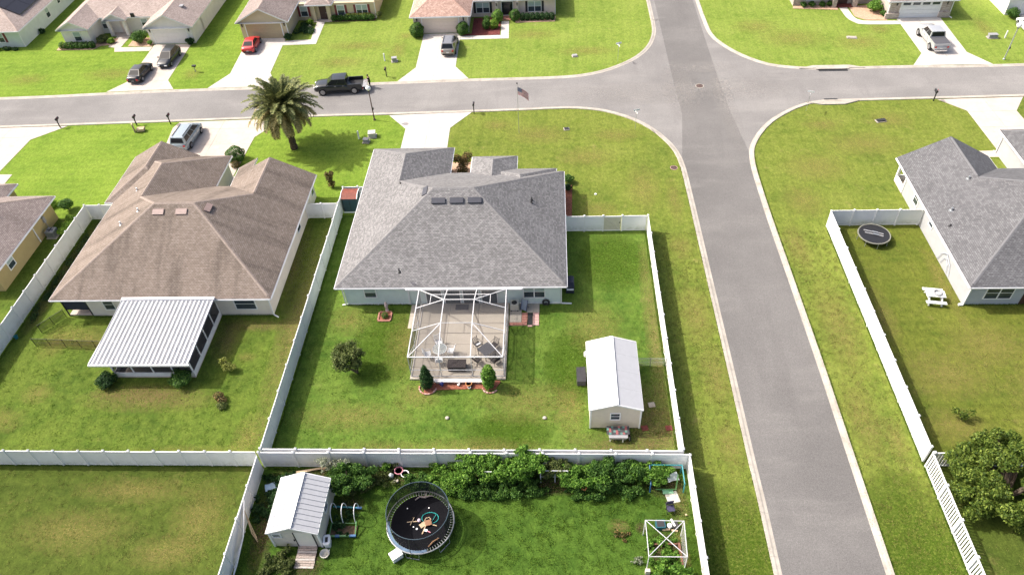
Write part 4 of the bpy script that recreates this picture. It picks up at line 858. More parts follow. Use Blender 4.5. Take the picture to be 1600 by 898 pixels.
fence('white vinyl fence at the head of the vegetable garden, behind the vines', (-21.0, 28.62), (9.25, 28.62), 2.44, ends=(True, False))
fence('white vinyl fence along the street side of the main back lawn', (8.88, 29.05), (8.88, 54.35), 2.44)
fence('white vinyl fence beside the house, left of the tan gate', (1.2, 54.35), (4.72, 54.35), 1.76)
fence('white vinyl fence beside the street corner, right of the tan gate', (6.5, 54.35), (8.8, 54.35), 2.3, ends=(True, False))
fence('white vinyl fence along the street side of the vegetable garden', (9.27, 28.55), (9.27, 6.6), 2.44)
fence('white vinyl fence between the olive lawn and the vegetable garden', (-21.03, 28.4), (-21.1, 6.5), 2.44, ends=(False, True))
fence('white vinyl fence along the dry yard of the grey house, facing the street', (25.62, 54.6), (25.62, 29.3), 2.44)
fence('white vinyl fence joining the grey house to its street fence', (25.7, 54.7), (33.9, 54.7), 2.05, ends=(False, True))
fence('long white vinyl fence between the mustard house and the brown-roofed house', (-46.75, 57.1), (-46.75, 28.9), 2.0)
fence('short white vinyl fence joining the side fence to the left corner of the brown-roofed house', (-46.7, 57.1), (-43.7, 57.1), 1.55, ends=(False, True))
g = thing('fence_gate', 'tan vinyl gate with a diagonal brace in the white fence beside the house', 'gate', (4.78, 54.35, 0))
pm, rm, rm2 = panel_mesh(1.6, 1.8); pt = pm.copy(); pt.materials.clear(); pt.materials.append(M['gatevinyl']); link('panel', pt, g); link('rail', rm, g); link('rail', rm2, g)
b = MB(); b.bar((.05, -.04, 1.7), (1.55, -.04, .18), .07, .03); b.build('brace', M['gatevinyl'], g, world=False); b = MB(); b.box(1.44, 1.52, -.08, -.03, 1.0, 1.12); b.build('latch', M['black'], g, world=False)
# slatted picket fences at the lower right
_pk = MB(); _pk.box(-.06, .06, -.012, .012, .08, 1.62); PICK = _pk.mesh('picket', M['white'])
def picket_fence(label, A, B, pitch=2.44, gap=0.215):
    A, B = Vector(A), Vector(B); L = (B - A).length; rz = math.atan2(B.y - A.y, B.x - A.x); f = thing('picket_fence', label, 'fence', (A.x, A.y, 0), rz)
    n = round(L / pitch); w = L / n; hb = bpy.data.meshes
    for k in range(n + 1): p = link('post', POST, f, (k * w, 0, -.1)); link('post_cap', CAP, p)
    r = MB(); r.box(0.06, w - .06, -.035, .035, 1.60, 1.70); r2 = MB(); r2.box(.06, w - .06, -.035, .035, .08, .18); m1, m2 = r.mesh('rail', M['white']), r2.mesh('rail', M['white'])
    for k in range(n):
        link('rail', m1, f, (k * w, 0, 0)); link('rail', m2, f, (k * w, 0, 0)); q = int((w - .2) / gap); st = (w - .2) / q
        for j in range(q): link('picket', PICK, f, (k * w + .1 + st * (j + .5), rnd.uniform(-.006, .006), rnd.uniform(-.01, .01)), rnd.uniform(-.03, .03))
picket_fence('white slatted fence running down from the corner beside the street verge', (25.64, 28.85), (25.64, 9.3))
picket_fence('white slatted side fence half hidden by the big bushy tree', (25.75, 28.9), (35.5, 28.9))
# ------------------------------------------------------------------ vehicles (local: +y forward, ground z = 0)
def paint(name, c, metal=0.25):
    t = NT(name); t.set(0.28, 0.5, metal); t.b.inputs['Coat Weight'].default_value = 0.6; t.b.inputs['Coat Roughness'].default_value = 0.06
    n = t.noise(1.3, 4, 0.6); t.color(t.ramp(n, [(0.3, tuple(x * .93 for x in c)), (0.7, c)])); return t.mat
def interp(st, y):
    for a, b in zip(st, st[1:]):
        if a[0] <= y <= b[0]:
            t = (y - a[0]) / (b[0] - a[0]); t = t * t * (3 - 2 * t) * .5 + t * .5; return [a[k] + (b[k] - a[k]) * t for k in range(len(a))]
    return list(st[0] if y < st[0][0] else st[-1])
def car(name, label, cat, loc, rz, st, gh, mat, wheels, r=.33, tw=.22, glassroof=False, bed=None, windows=3, rear_lamps=True, roof_mat=None, rails=False, plate=True, front_light=True):
    c = thing(name, label, cat, loc, rz)
    y0, y1 = st[0][0], st[-1][0]; N = 22; rows = []
    for k in range(N + 1):
        y, w, zl, zb = interp(st, y0 + (y1 - y0) * k / N); e = 1.0
        hw = [(w * .90, zl), (w * .985, zl + .10), (w, zl + (zb - zl) * .5), (w * .975, zb - .13), (w * .90, zb - .02), (w * .5, zb + .025), (0, zb + .035)]
        prof = [(x, y, z) for x, z in hw] + [(-x, y, z) for x, z in reversed(hw[:-1])]
        rows.append(prof)
    b = MB(); b.grid(rows, closed=True, cap=True); body = b.build('body', mat, c, smooth=True, world=False)
    # greenhouse: a cabin shell with inset windows
    yr0, yr1, yf1, yf0, wb, wt, zb, zr = gh
    def corner(sx, y, w, z): return Vector((sx * w, y, z))
    B_ = [corner(-1, yr0, wb, zb), corner(1, yr0, wb, zb), corner(1, yf0, wb * .96, zb), corner(-1, yf0, wb * .96, zb)]
    T_ = [corner(-1, yr1, wt, zr - .03), corner(1, yr1, wt, zr - .03), corner(1, yf1, wt * .97, zr - .04), corner(-1, yf1, wt * .97, zr - .04)]
    b = MB()
    for k in range(4): b.face([B_[k], B_[(k + 1) % 4], T_[(k + 1) % 4], T_[k]])
    rr = []
    for k in range(7):
        t = k / 6; y = yr1 + (yf1 - yr1) * t; arch = .045 * math.sin(math.pi * (.12 + .76 * t)); ww = wt * (1 - .03 * t)
        rr.append([(ww * q, y, zr - .035 + arch * (1 - q * q * .75) - (.01 if abs(q) == 1 else 0)) for q in (-1, -.8, -.4, 0, .4, .8, 1)])
    b.m = 1; b.grid(rr); b.m = 0
    b.build('cabin', [mat, roof_mat or mat], c, smooth=False, world=False)
    def pane(nm, a, bq, cq, d, u0, u1, v0, v1, out, m=M['carglass']):
        P = lambda u, v: (a * (1 - u) + bq * u) * (1 - v) + (d * (1 - u) + cq * u) * v
        n = (bq - a).cross(d - a).normalized() * out
        MB().face([P(u0, v0) + n, P(u1, v0) + n, P(u1, v1) + n, P(u0, v1) + n]).build(nm, m, c, world=False)
    pane('windshield', B_[2], B_[3], T_[3], T_[2], .05, .95, .05, .93, .012)
    pane('rear_window', B_[0], B_[1], T_[1], T_[0], .08, .92, .18, .9, .012)
    cuts = [0.07] + [0.07 + .86 * k / windows for k in range(1, windows)] + [.93]
    for a, q in zip(cuts, cuts[1:]):
        pane('side_window', B_[1], B_[2], T_[2], T_[1], a + .012, q - .012, .10, .90, .012)
        pane('side_window', B_[3], B_[0], T_[0], T_[3], 1 - q + .012, 1 - a - .012, .10, .90, .012)
    hw = max(s_[1] for s_ in st)
    for wy in wheels:
        for sx in (-1, 1):
            a = MB(); a.wheel((0, 0, 0), r + .055, .06, 24); ar = a.build('wheel_arch', M['trim'], c, world=False); ar.location = (sx * (hw - .025), wy, r + .01)
            t = MB(); t.wheel((0, 0, 0), r, tw, 24); w = t.build('wheel', M['rubber'], c, smooth=False, world=False); w.location = (sx * (hw - tw / 2 + .035), wy, r)
            q = MB(); q.wheel((sx * (tw / 2), 0, 0), r * .66, .03, 18)
            for k in range(5): an = 2 * math.pi * k / 5; q.bar((sx * (tw / 2 + .012), .05 * math.cos(an), .05 * math.sin(an)), (sx * (tw / 2 + .012), r * .62 * math.cos(an), r * .62 * math.sin(an)), .07, .03)
            q.build('rim', M['rim'], w, world=False)
    zb_r = interp(st, y0 + .05)[3]; wr = st[0][1]; zb_f = interp(st, y1 - .05)[3]; wf = st[-1][1]
    for sx in (-1, 1):
        if front_light:
            b = MB(); b.rbox((sx * wf * .74, y1 - .03, zb_f - .10), (.34, .16, .14), -sx * .25); b.build('headlight', M['lamp_clear'], c, world=False)
        b = MB(); b.rbox((sx * wr * .86, y0 + .04, zb_r - .17), (.22, .14, .2), sx * .2); b.build('tail_light', M['lamp_red'], c, world=False)
        b = MB(); b.rbox((sx * (wb + .12), yf0 - .32, zb + .06), (.2, .1, .13)); b.build('wing_mirror', mat, c, world=False)
        for k in range(2 if windows > 1 else 1):
            b = MB(); b.rbox((sx * (hw * .985), yf0 - 1.15 - k * .95, zb - .12), (.03, .16, .035)); b.build('door_handle', M['chrome'], c, world=False)
            b = MB(); b.rbox((sx * (hw * .992), yf0 - 1.3 - k * .98, (zb + st[1][2]) / 2), (.012, .012, (zb - st[1][2]) * .8)); b.build('door_seam', M['trim'], c, world=False)
    if plate: b = MB(); b.rbox((0, y0 - .012, zb_r - .36), (.34, .02, .16)); b.build('number_plate', M['plate'], c, world=False)
    b = MB(); b.rbox((0, y1 + .005, zb_f - .22), (wf * 1.15, .03, .13)); b.build('grille', M['trim'], c, world=False)
    b = MB(); b.rbox((0, y0 + .02, .40), (wr * 1.7, .16, .16)); b.build('rear_bumper', M['trim'] if bed is None else M['chrome'], c, world=False)
    if rails:
        for sx in (-1, 1): b = MB(); b.bar((sx * wt * .82, yr1 + .25, zr + .04), (sx * wt * .82, yf1 - .2, zr + .03), .045); b.build('roof_rail', M['trim'], c, world=False)
    if bed:
        by0, by1, bz, open_gate, cover = bed; w = hw * .965; zt = zb + .03
        fl = MB(); fl.box(-w + .08, w - .08, by0 + .06, by1, bz, bz + .03); fl.build('bed_floor', M['trim'], c, world=False)
        for sx in (-1, 1): b = MB(); b.box(min(sx * w, sx * (w - .09)), max(sx * w, sx * (w - .09)), by0 + .05, by1 + .06, bz - .25, zt); b.build('bed_side', mat, c, world=False)
        b = MB(); b.box(-w + .09, w - .09, by1, by1 + .06, bz, zt); b.build('bed_front', mat, c, world=False)
        b = MB()
        if open_gate: b.rbox((0, by0 - .27, bz + .0), (2 * w - .1, .56, .06))
        else: b.box(-w + .05, w - .05, by0 + .0, by0 + .07, bz - .25, zt)
        b.build('tailgate', mat if not open_gate else M['grey'], c, world=False)
        if cover: b = MB(); b.box(-w + .05, w - .05, by0 + .08, by1, zt - .03, zt + .03); b.build('bed_cover', M['darkgrey'], c, world=False)
    return c
P_black = paint('black_paint', (0.007, 0.007, 0.008), .1); P_teal = paint('dark_teal_paint', (0.010, 0.014, 0.017), .1); P_red = paint('red_paint', (0.50, 0.035, 0.035), .1); P_silver = paint('silver_blue_paint', (0.30, 0.36, 0.39), .3); P_pew = paint('pewter_paint', (0.30, 0.275, 0.235), .4); P_pearl = paint('light_silver_paint', (0.42, 0.43, 0.44), .2); P_white = paint('white_car_paint', (0.76, 0.76, 0.76), 0); P_dark = paint('charcoal_paint', (0.02, 0.023, 0.026), .2)
sedan_st = [(-2.3, .72, .34, .72), (-2.2, .82, .26, .90), (-1.5, .89, .22, .94), (0, .90, .2, .92), (1.0, .89, .22, .90), (1.7, .86, .24, .80), (2.15, .78, .28, .68), (2.3, .66, .34, .56)]
car('parked_car', 'black sedan parked tail to the street on the ivory house drive', 'car', (-53.15, 86.3, .03), R(-2), sedan_st, (-1.75, -.95, .35, 1.15, .80, .60, .90, 1.42), P_black, (-1.42, 1.4), windows=2)
car('parked_car', 'dark grey car parked nose to the street, nearest the ivory house garage', 'car', (-50.75, 90.15, .03), R(178), [(-2.3, .72, .34, .85), (-2.2, .84, .26, .98)] + [tuple(q) for q in sedan_st[2:]], (-2.1, -1.6, .2, 1.2, .82, .64, .93, 1.52), P_dark, (-1.45, 1.45), windows=3)
car('parked_car', 'small red car parked close to the tan garage door', 'car', (-40.45, 93.3, .03), R(1), [(-2.05, .72, .34, .74), (-1.95, .84, .26, .90), (-1.3, .88, .22, .93), (0, .88, .2, .9), (.9, .87, .22, .88), (1.6, .84, .24, .78), (1.95, .74, .28, .66), (2.05, .64, .34, .56)], (-1.7, -.75, .25, 1.0, .78, .60, .9, 1.36), P_red, (-1.27, 1.28), windows=2)
suv_st = [(-2.35, .78, .36, .92), (-2.28, .88, .28, 1.05), (-1.5, .94, .26, 1.06), (0, .95, .24, 1.05), (1.1, .94, .26, 1.05), (1.8, .90, .28, .98), (2.2, .82, .32, .86), (2.35, .70, .38, .7)]
car('parked_car', 'pewter suv parked on the drive of the pink-roofed house', 'car', (-13.35, 91.5, .03), R(-1), suv_st, (-2.22, -1.95, .3, 1.2, .87, .70, 1.04, 1.75), P_pew, (-1.42, 1.45), r=.36, windows=3, rails=True, roof_mat=simple('grey_roof_paint', (0.17, 0.175, 0.19), 0.25, 0.5))
van_st = [(-2.5, .82, .32, .95), (-2.42, .92, .24, 1.06), (-1.6, .97, .2, 1.07), (0, .98, .19, 1.05), (1.3, .97, .2, 1.03), (2.0, .92, .23, .95), (2.4, .82, .28, .78), (2.52, .68, .34, .62)]
car('parked_car', 'silver minivan with dark tinted windows parked beside the brown-roofed house', 'minivan', (-41.52, 71.15, .03), R(-3), van_st, (-2.4, -2.15, .7, 1.75, .92, .74, 1.05, 1.76), P_silver, (-1.45, 1.5), r=.34, windows=3, rails=True)
truck_st = [(-2.95, .90, .52, 1.1), (-2.85, .98, .46, 1.16), (-1.5, 1.02, .42, 1.18), (0, 1.02, .42, 1.24), (1.3, 1.02, .42, 1.26), (2.2, 1.0, .44, 1.22), (2.8, .95, .46, 1.14), (2.95, .86, .52, .95)]
car('pickup_truck', 'black pickup truck with an empty open bed, stopped at the far kerb', 'pickup truck', (-26.0, 81.45, .012), R(94.3), [(-2.95, .86, .50, .74), (-2.85, .96, .44, .76), (-1.35, 1.02, .42, .82), (-1.05, 1.02, .42, 1.2)] + truck_st[3:], (-1.15, -1.0, .65, 1.45, .95, .80, 1.24, 1.95), P_teal, (-1.9, 1.95), r=.44, tw=.28, windows=2, bed=(-2.95, -1.2, .82, True, False))
car('pickup_truck', 'light silver pickup truck with a dark bed cover on the stone house drive', 'pickup truck', (47.6, 89.9, .03), R(0.5), [(-2.95, .86, .50, 1.0), (-2.85, .96, .44, 1.02), (-1.35, 1.02, .42, 1.12), (-1.05, 1.02, .42, 1.18)] + truck_st[3:], (-1.15, -1.02, .65, 1.45, .95, .80, 1.22, 1.95), P_pearl, (-1.85, 1.97), r=.42, tw=.27, windows=2, bed=(-2.95, -1.15, 1.08, False, True))
car('parked_car', 'white car cut off by the right edge of the photo', 'car', (60.6, 92.5, .0), R(0), sedan_st, (-1.75, -.95, .35, 1.15, .80, .62, .90, 1.42), P_white, (-1.4, 1.35), windows=2)
paving('driveway', [(59.0, 84.2), (61.2, 87.2), (61.2, 96.85), (66.2, 96.85), (66.2, 87.2), (68.2, 84.4)], [63.7], [87.2, 90.3, 93.4], c_)
# ------------------------------------------------------------------ the person at the tailgate
def person(loc, rz):
    p = thing('person', 'person in black clothes standing behind the lowered tailgate of the black pickup', 'person', loc, rz)
    V, E, Rr = [], [], []
    def chain(pts, start=None):
        prev = start
        for x, y, z, r in pts:
            V.append((x, y, z)); Rr.append(r); i = len(V) - 1
            if prev is not None: E.append((prev, i))
            prev = i
        return prev
    pel = chain([(0, 0, .93, .125)]); ch = chain([(0, .03, 1.12, .12), (0, .06, 1.32, .15), (0, .06, 1.44, .11)], pel); nk = chain([(0, .08, 1.52, .055)], ch)
    chain([(0, .10, 1.60, .085), (0, .11, 1.68, .095), (0, .10, 1.74, .07)], nk)
    for s_ in (-1, 1):
        chain([(s_ * .10, 0, .85, .095), (s_ * .11, .03, .48, .062), (s_ * .12, -.01, .10, .042), (s_ * .125, .10, .05, .04), (s_ * .13, .19, .04, .03)], pel)
        w = chain([(s_ * .17, .06, 1.42, .062), (s_ * .24, .10, 1.17, .045), (s_ * .20, .32, 1.06, .033), (s_ * .19, .39, 1.05, .03), (s_ * .185, .43, 1.045, .028)], ch)
        for k, q in enumerate((-.03, -.01, .01, .03)): chain([(s_ * .185 + q, .47 + (.01 if k in (1, 2) else 0), 1.04, .010), (s_ * .185 + q * 1.2, .51, 1.015, .008)], w)
        chain([(s_ * .15, .42, 1.045, .011), (s_ * .14, .455, 1.03, .009)], w - 1)
    me = bpy.data.meshes.new('body'); me.from_pydata(V, E, []); o = link('body', me, p)
    m = o.modifiers.new('skin', 'SKIN')
    for v, r in zip(me.skin_vertices[0].data, Rr): v.radius = (r, r)
    me.skin_vertices[0].data[0].use_root = True
    sb = o.modifiers.new('sub', 'SUBSURF'); sb.levels = sb.render_levels = 1; me.materials.append(M['skin'])
    b = MB(); b.ball((0, .09, 1.70), .115, 10, 1.0); b.build('hair', M['hair'], p, world=False, smooth=True)
    b = MB(); n = 12; ring = lambda z, rx, ry, cy: [(rx * math.cos(2 * math.pi * k / n), cy + ry * math.sin(2 * math.pi * k / n), z) for k in range(n)]
    b.grid([ring(.84, .18, .15, .0), ring(1.05, .165, .14, .025), ring(1.30, .20, .165, .06), ring(1.43, .205, .13, .06), ring(1.51, .075, .075, .075)], closed=True); b.build('shirt', M['cloth_black'], p, world=False, smooth=True)
    for s_ in (-1, 1):
        b = MB(); b.tube([(s_ * .17, .06, 1.43), (s_ * .235, .09, 1.22)], [.078, .068], 8); b.build('sleeve', M['cloth_black'], p, world=False)
        b = MB(); b.tube([(s_ * .09, 0, .95), (s_ * .11, .03, .48), (s_ * .12, -.01, .12)], [.125, .085, .07], 8); b.build('trouser_leg', M['cloth_black'], p, world=False)
        b = MB(); b.rbox((s_ * .128, .08, .045), (.10, .29, .10)); b.build('shoe', M['trim'], p, world=False)
    return p
person((-22.35, 82.0, .012), R(110))
# ------------------------------------------------------------------ street furniture
def mailbox(loc, rz, label, mat=None, group='mailboxes along the kerb'):
    m = thing('mailbox', label, 'mailbox', loc, rz, group); mat = mat or M['black']
    b = MB(); b.box(-.05, .05, -.05, .05, 0, 1.12); b.bar((0, 0, .75), (0, .28, 1.02), .05); b.build('post', mat, m, world=False)
    rows = []
    for y in (-.12, .42):
        rows.append([(.10 * math.cos(t), y, 1.22 + .10 * math.sin(t)) for t in [math.pi * k / 8 for k in range(9)]] + [(-.10, y, 1.06), (.10, y, 1.06)])
    b = MB(); b.grid(rows, closed=True, cap=True); bx = b.build('box', mat, m, world=False)
    b = MB(); b.box(-.105, .105, .42, .435, 1.07, 1.3); b.build('box_door', M['trim'], bx, world=False)
    b = MB(); b.box(.105, .12, .05, .09, 1.2, 1.42); b.build('signal_flag', M['lamp_red'], bx, world=False); return m
mailbox((-58.3, 74.3, 0), 0, 'black mailbox by the street at the far left, where the wide drive meets the lawn')
mailbox((-49.0, 74.45, 0), 0, 'black mailbox by the street, left of the silver minivan and behind the wooden lawn box')
mailbox((-44.95, 74.6, 0), 0, 'black mailbox by the street, the nearest to the silver minivan')
mailbox((-9.05, 75.55, 0), 0, 'black mailbox at the corner of the main drive and the street')
mailbox((43.05, 76.2, 0), R(0), 'black mailbox on the corner lawn right of the junction, by the right-hand drive')
mailbox((-20.72, 84.6, 0), R(180), 'thin brown mailbox post on the far lawn beside the pink-roofed house drive', M['bark'])
def lamp(loc, rz, label, h=3.85):
    l = thing('street_lamp', label, 'street lamp', loc, rz, 'street lamps')
    b = MB(); b.tube([(0, 0, 0), (0, 0, .9), (0, 0, h)], [.085, .065, .05], 10); b.lathe((0, 0, 0), [(.14, 0), (.14, .12), (.09, .18)], 12); b.build('pole', M['rust'] if h < 3.9 else M['galv'], l, world=False)
    b = MB(); b.lathe((0, 0, h), [(.10, 0), (.22, .10), (.30, .28), (.26, .42), (.12, .52), (.03, .56)], 16); b.build('lamp_head', simple('lamp_globe', (0.78, 0.78, 0.76), .4, var=0) if 'lamp_globe' not in bpy.data.materials else bpy.data.materials['lamp_globe'], l, smooth=True, world=False)
    b = MB(); b.lathe((0, 0, h - .08), [(.12, 0), (.12, .09)], 10); b.rbox((.1, 0, 1.5), (.12, .16, .22)); b.build('collar', M['trim'], l, world=False); return l
lamp((-20.62, 74.6, 0), 0, 'street lamp with pale globe on the near kerb below the black pickup')
lamp((54.5, 85.15, 0), 0, 'street lamp with grey pole near the right edge, by the white car', 4.05)
def street_sign(loc, rz, label):
    s_ = thing('street_sign', label, 'street sign', loc, rz, 'street name signs'); b = MB(); b.tube([(0, 0, 0), (0, 0, 2.5)], .02, 8); b.build('post', M['galv'], s_, world=False)
    for k in range(2):
        b = MB(); b.rbox((0, 0, 2.22 + .24 * k), (.72, .02, .2) if k else (.02, .72, .2)); b.build('sign_blade', simple('sign_white', (0.75, 0.76, 0.78), .4) if 'sign_white' not in bpy.data.materials else bpy.data.materials['sign_white'], s_, world=False)
street_sign((8.3, 87.0, 0), R(20), 'thin street sign post on the lawn at the far left corner of the junction')
street_sign((9.2, 71.6, 0), R(15), 'thin street sign post on the near left corner of the junction')
street_sign((28.55, 74.6, 0), R(-20), 'pale blue-white street sign on the near right corner of the junction')
f = thing('flagpole', 'slim white flagpole with a small striped flag on the main front lawn', 'flagpole', (-3.7, 71.3, 0))
b = MB(); b.tube([(0, 0, 0), (0, 0, 3), (0, 0, 6.1)], [.028, .024, .018], 8); b.build('pole', M['galv'], f, world=False); b = MB(); b.ball((0, 0, 6.18), .09, 8); b.build('finial', M['black'], f, world=False)
FW = [simple('flag_red', (0.48, 0.05, 0.06), .8), simple('flag_white', (0.72, 0.70, 0.68), .8), simple('flag_blue', (0.02, 0.03, 0.12), .8)]
def fl(u, v): return (.05 + u * 1.15, -.10 * math.sin(u * 5.0) * u - .28 * u, 5.72 - v * .86 - .62 * u * u - .10 * u)
b = MB()
for r_ in range(13):
    for k in range(12):
        u0, u1, v0, v1 = k / 12, (k + 1) / 12, r_ / 13, (r_ + 1) / 13
        b.m = 2 if (k < 5 and r_ < 7) else (0 if r_ % 2 == 0 else 1); b.face([fl(u0, v0), fl(u1, v0), fl(u1, v1), fl(u0, v1)])
b.m = 0; fg = b.build('flag', FW, f, world=False)
b = MB(); st_ = MB()
for i in range(3):
    for j in range(5):
        u, v = .05 + .36 * j / 4.6, .06 + .42 * i / 2.6; P = fl(u, v); st_.face([(P[0] + dx, P[1] - .012, P[2] + dz) for dx, dz in ((-.03, -.03), (.03, -.03), (.03, .03), (-.03, .03))])
st_.build('star', FW[1], fg, world=False)
def manhole(x, y, z, label, r=.36, ring=.1):
    m = thing('manhole_cover', label, 'manhole cover', (x, y, z)); b = MB(); b.lathe((0, 0, 0), [(r + ring, 0), (r + ring, .012), (r, .014)], 28); b.build('collar_ring', M['kerb'] if z > 0.01 else M['brickpink'], m, world=False)
    b = MB(); b.lathe((0, 0, .012), [(r, 0), (r, .016), (r * .9, .018)], 28)
    for k in range(6): b.bar((-r * .7, -r * .7 + k * r * .28, .034), (r * .7, -r * .7 + k * r * .28, .034), .04, .01)
    b.build('lid', M['rust'], m, world=False)
manhole(17.57, 80.6, .013, 'round iron manhole cover in the middle of the street junction', .42)
manhole(12.6, 64.3, .004, 'round rusty manhole cover in the lawn beside the side street kerb', .33, .05)
def drain(x, y, rz, label, w=2.2):
    d = thing('storm_drain', label, 'storm drain', (x, y, 0), rz); b = MB(); b.prism([(-w / 2 - 2.2, .5), (w / 2 + 2.2, .5), (w / 2 + .5, 1.15), (-w / 2 - .5, 1.15)], 0, .11); b.prism([(-w / 2 - .25, .22), (w / 2 + .25, .22), (w / 2 + .25, .52), (-w / 2 - .25, .52)], .06, .125); b.build('drain_slab', M['kerb'], d, world=False)
    b = MB(); b.box(-w / 2, w / 2, -.16, .19, .018, .05); b.build('drain_grate', M['trim'], d, world=False)
    b = MB(); b.box(-w / 2, w / 2, .19, .215, .03, .125); b.build('drain_mouth', M['trim'], d, world=False)
drain(33.9, 83.5, R(-1), 'storm drain inlet in the far kerb right of the junction', 3.4); drain(31.9, 76.95, R(180), 'storm drain inlet in the near kerb right of the junction', 1.5)
def util_box(x, y, label, sz, mat, base=True, group='utility boxes on the lawns', name='utility_box', cat='utility box'):
    u = thing(name, label, cat, (x, y, 0), rnd.uniform(-.2, .2), group); w, d, h = sz; b = MB(); b.box(-w / 2, w / 2, -d / 2, d / 2, .06, h); b.build('cabinet', mat, u, world=False)
    b = MB(); b.box(-w / 2 - .04, w / 2 + .04, -d / 2 - .04, d / 2 + .04, h, h + .06); b.build('lid', mat, u, world=False); b = MB(); b.box(-w / 2 - .12, w / 2 + .12, -d / 2 - .12, d / 2 + .12, 0, .06); b.build('pad', M['kerb'], u, world=False)
util_box(-20.3, 71.2, 'white-topped utility box on the lawn left of the main drive', (.75, .7, .55), M['beige']); util_box(-20.8, 70.1, 'small green-grey utility box between the palm shadow and the main house', (.55, .45, .4), M['grey'])
util_box(-20.3, 88.5, 'grey utility box on the far lawn left of the pink-roofed house drive', (.6, .5, .5), M['grey']); util_box(55.4, 90.75, 'pair of grey utility boxes on the far right lawn', (1.0, .5, .45), M['grey'])
util_box(36.05, 72.3, 'low dark meter box in the middle of the right corner lawn', (.9, .35, .12), M['trim']); util_box(2.95, 88.65, 'small grey meter lid on the far lawn left of the junction', (.5, .4, .14), M['grey']); util_box(38.4, 91.7, 'pale meter lid on the far lawn left of the silver pickup', (1.0, .4, .06), M['kerb'])
util_box(1.6, 71.9, 'small dark valve lid on the main front lawn right of the flagpole', (.4, .3, .08), M['trim'])
def bollard(x, y, label, h=1.0):
    u = thing('marker_post', label, 'marker post', (x, y, 0), 0, 'white marker posts'); b = MB(); b.tube([(0, 0, 0), (0, 0, h)], [.09, .085], 10); b.build('post', M['alu'], u, world=False); b = MB(); b.ball((0, 0, h), .088, 8, .6); b.build('cap', M['white'], u, world=False)
bollard(-21.75, 70.8, 'white marker post beside the utility boxes left of the main drive'); bollard(-21.6, 88.7, 'pale marker post on the far lawn beside the grey utility box'); bollard(56.9, 90.6, 'white marker post on the far right lawn near the street lamp', .9)
w = thing('lawn_swing_box', 'pale wooden box with an upright board on the lime lawn behind the mailbox', 'wooden box', (-48.3, 73.2, 0), R(8)); b = MB(); b.box(-.1, .75, -.3, .3, .12, .42); b.build('box', M['palewood'], w, world=False); b = MB(); b.rbox((-.42, 0, .55), (.12, .5, 1.1), .3); b.build('board', M['palewood'], w, world=False)
w = thing('sprinkler_pipe', 'dark standpipe with handle on the lawn between the ivory and tan houses', 'standpipe', (-46.2, 87.0, 0)); b = MB(); b.tube([(0, 0, 0), (0, 0, .8)], .05, 6); b.build('pipe', M['grey'], w, world=False); b = MB(); b.rbox((0.05, 0, .85), (.5, .3, .18)); b.build('handle', M['black'], w, world=False)
# ------------------------------------------------------------------ screened patio cage and what stands in it
paving('patio', [(-11.42, 36.5), (-3.82, 36.5), (-3.82, 44.8), (-11.42, 44.8)], [-8.9, -6.4], [37.7, 38.9, 40.1, 41.3, 42.5, 43.7], M['deck'], z=.15, gap=.02)
cg = thing('patio_cage', 'white aluminium screen cage over the back patio of the main house', 'screen enclosure', (-7.6, 40.6, 0))
XL, XR, YF, YB, x1, x2, yb, yf, ze, zt = -11.31, -3.93, 36.75, 44.1, -8.9, -6.42, 42.05, 39.5, 2.52, 3.42
def beam(a, b, w=.085, nm='beam', h=None):
    w *= .70
    o = MB(); o.bar(a, b, w, h); o.build(nm, M['cage'], cg)
for a, b, w in [((XL, YB, ze), (XR, YB, ze), .12), ((XL, YF, ze), (XR, YF, ze), .11), ((XL, YF, ze), (XL, YB, ze), .10), ((XR, YF, ze), (XR, YB, ze), .10),
             ((x1, YB, ze), (x1, yb, zt), .1), ((x1, yb, zt), (x1, yf, zt), .1), ((x1, yf, zt), (x1, YF, ze), .1), ((x2, YB, ze), (x2, yb, zt), .1), ((x2, yb, zt), (x2, yf, zt), .1), ((x2, yf, zt), (x2, YF, ze), .1),
             ((x1, yb, zt), (x2, yb, zt), .085), ((x1, yf, zt), (x2, yf, zt), .05), ((XL, YB, ze), (x1, yb, zt), .09), ((XR, YB, ze), (x2, yb, zt), .09), ((XL, YF, ze), (x1, yf, zt), .075), ((XR, YF, ze), (x2, yf, zt), .075),
             ((XL, yb - .1, ze), (x1, yb, zt), .085), ((XR, yb - .1, ze), (x2, yb, zt), .085), ((XL, yf - .05, ze), (x1, yf, zt), .07), ((XR, yf - .05, ze), (x2, yf, zt), .07)]: beam(a, b, w)
ml = Vector((XL, YB, ze)).lerp(Vector((x1, yb, zt)), .5); mr = Vector((XR, YB, ze)).lerp(Vector((x2, yb, zt)), .5); beam(ml, mr, .07)
beam(ml, Vector((XL, yb - .1, ze)).lerp(Vector((x1, yb, zt)), .5), .06); beam(mr, Vector((XR, yb - .1, ze)).lerp(Vector((x2, yb, zt)), .5), .06)
for x in (XL, XR):
    for y in (YF, yf - .05, yb - .1, YB): beam((x, y, .15), (x, y, ze), .07, 'post')
    beam((x, YF, .95), (x, YB, .95), .05, 'rail'); beam((x, YF, .2), (x, YB, .2), .05, 'rail')
    beam((x, YF, ze), (x, yf - .05, .95), .05, 'brace')
    beam((x, yf - .05, ze), (x, yb - .1, .95), .05, 'brace')
for x in (x1, x2): beam((x, YF, .15), (x, YF, ze), .07, 'post')
beam((XL, YF, .95), (XR, YF, .95), .055, 'rail'); beam((XL, YF, .2), (XR, YF, .2), .05, 'rail')
def scr(pts, m=None): MB().face(pts).build('screen', m or M['screen'], cg)
scr([(XL, YF, ze), (x1, YF, ze), (x1, yf, zt)]); scr([(x1, YF, ze), (x2, YF, ze), (x2, yf, zt), (x1, yf, zt)]); scr([(x2, YF, ze), (XR, YF, ze), (x2, yf, zt)])
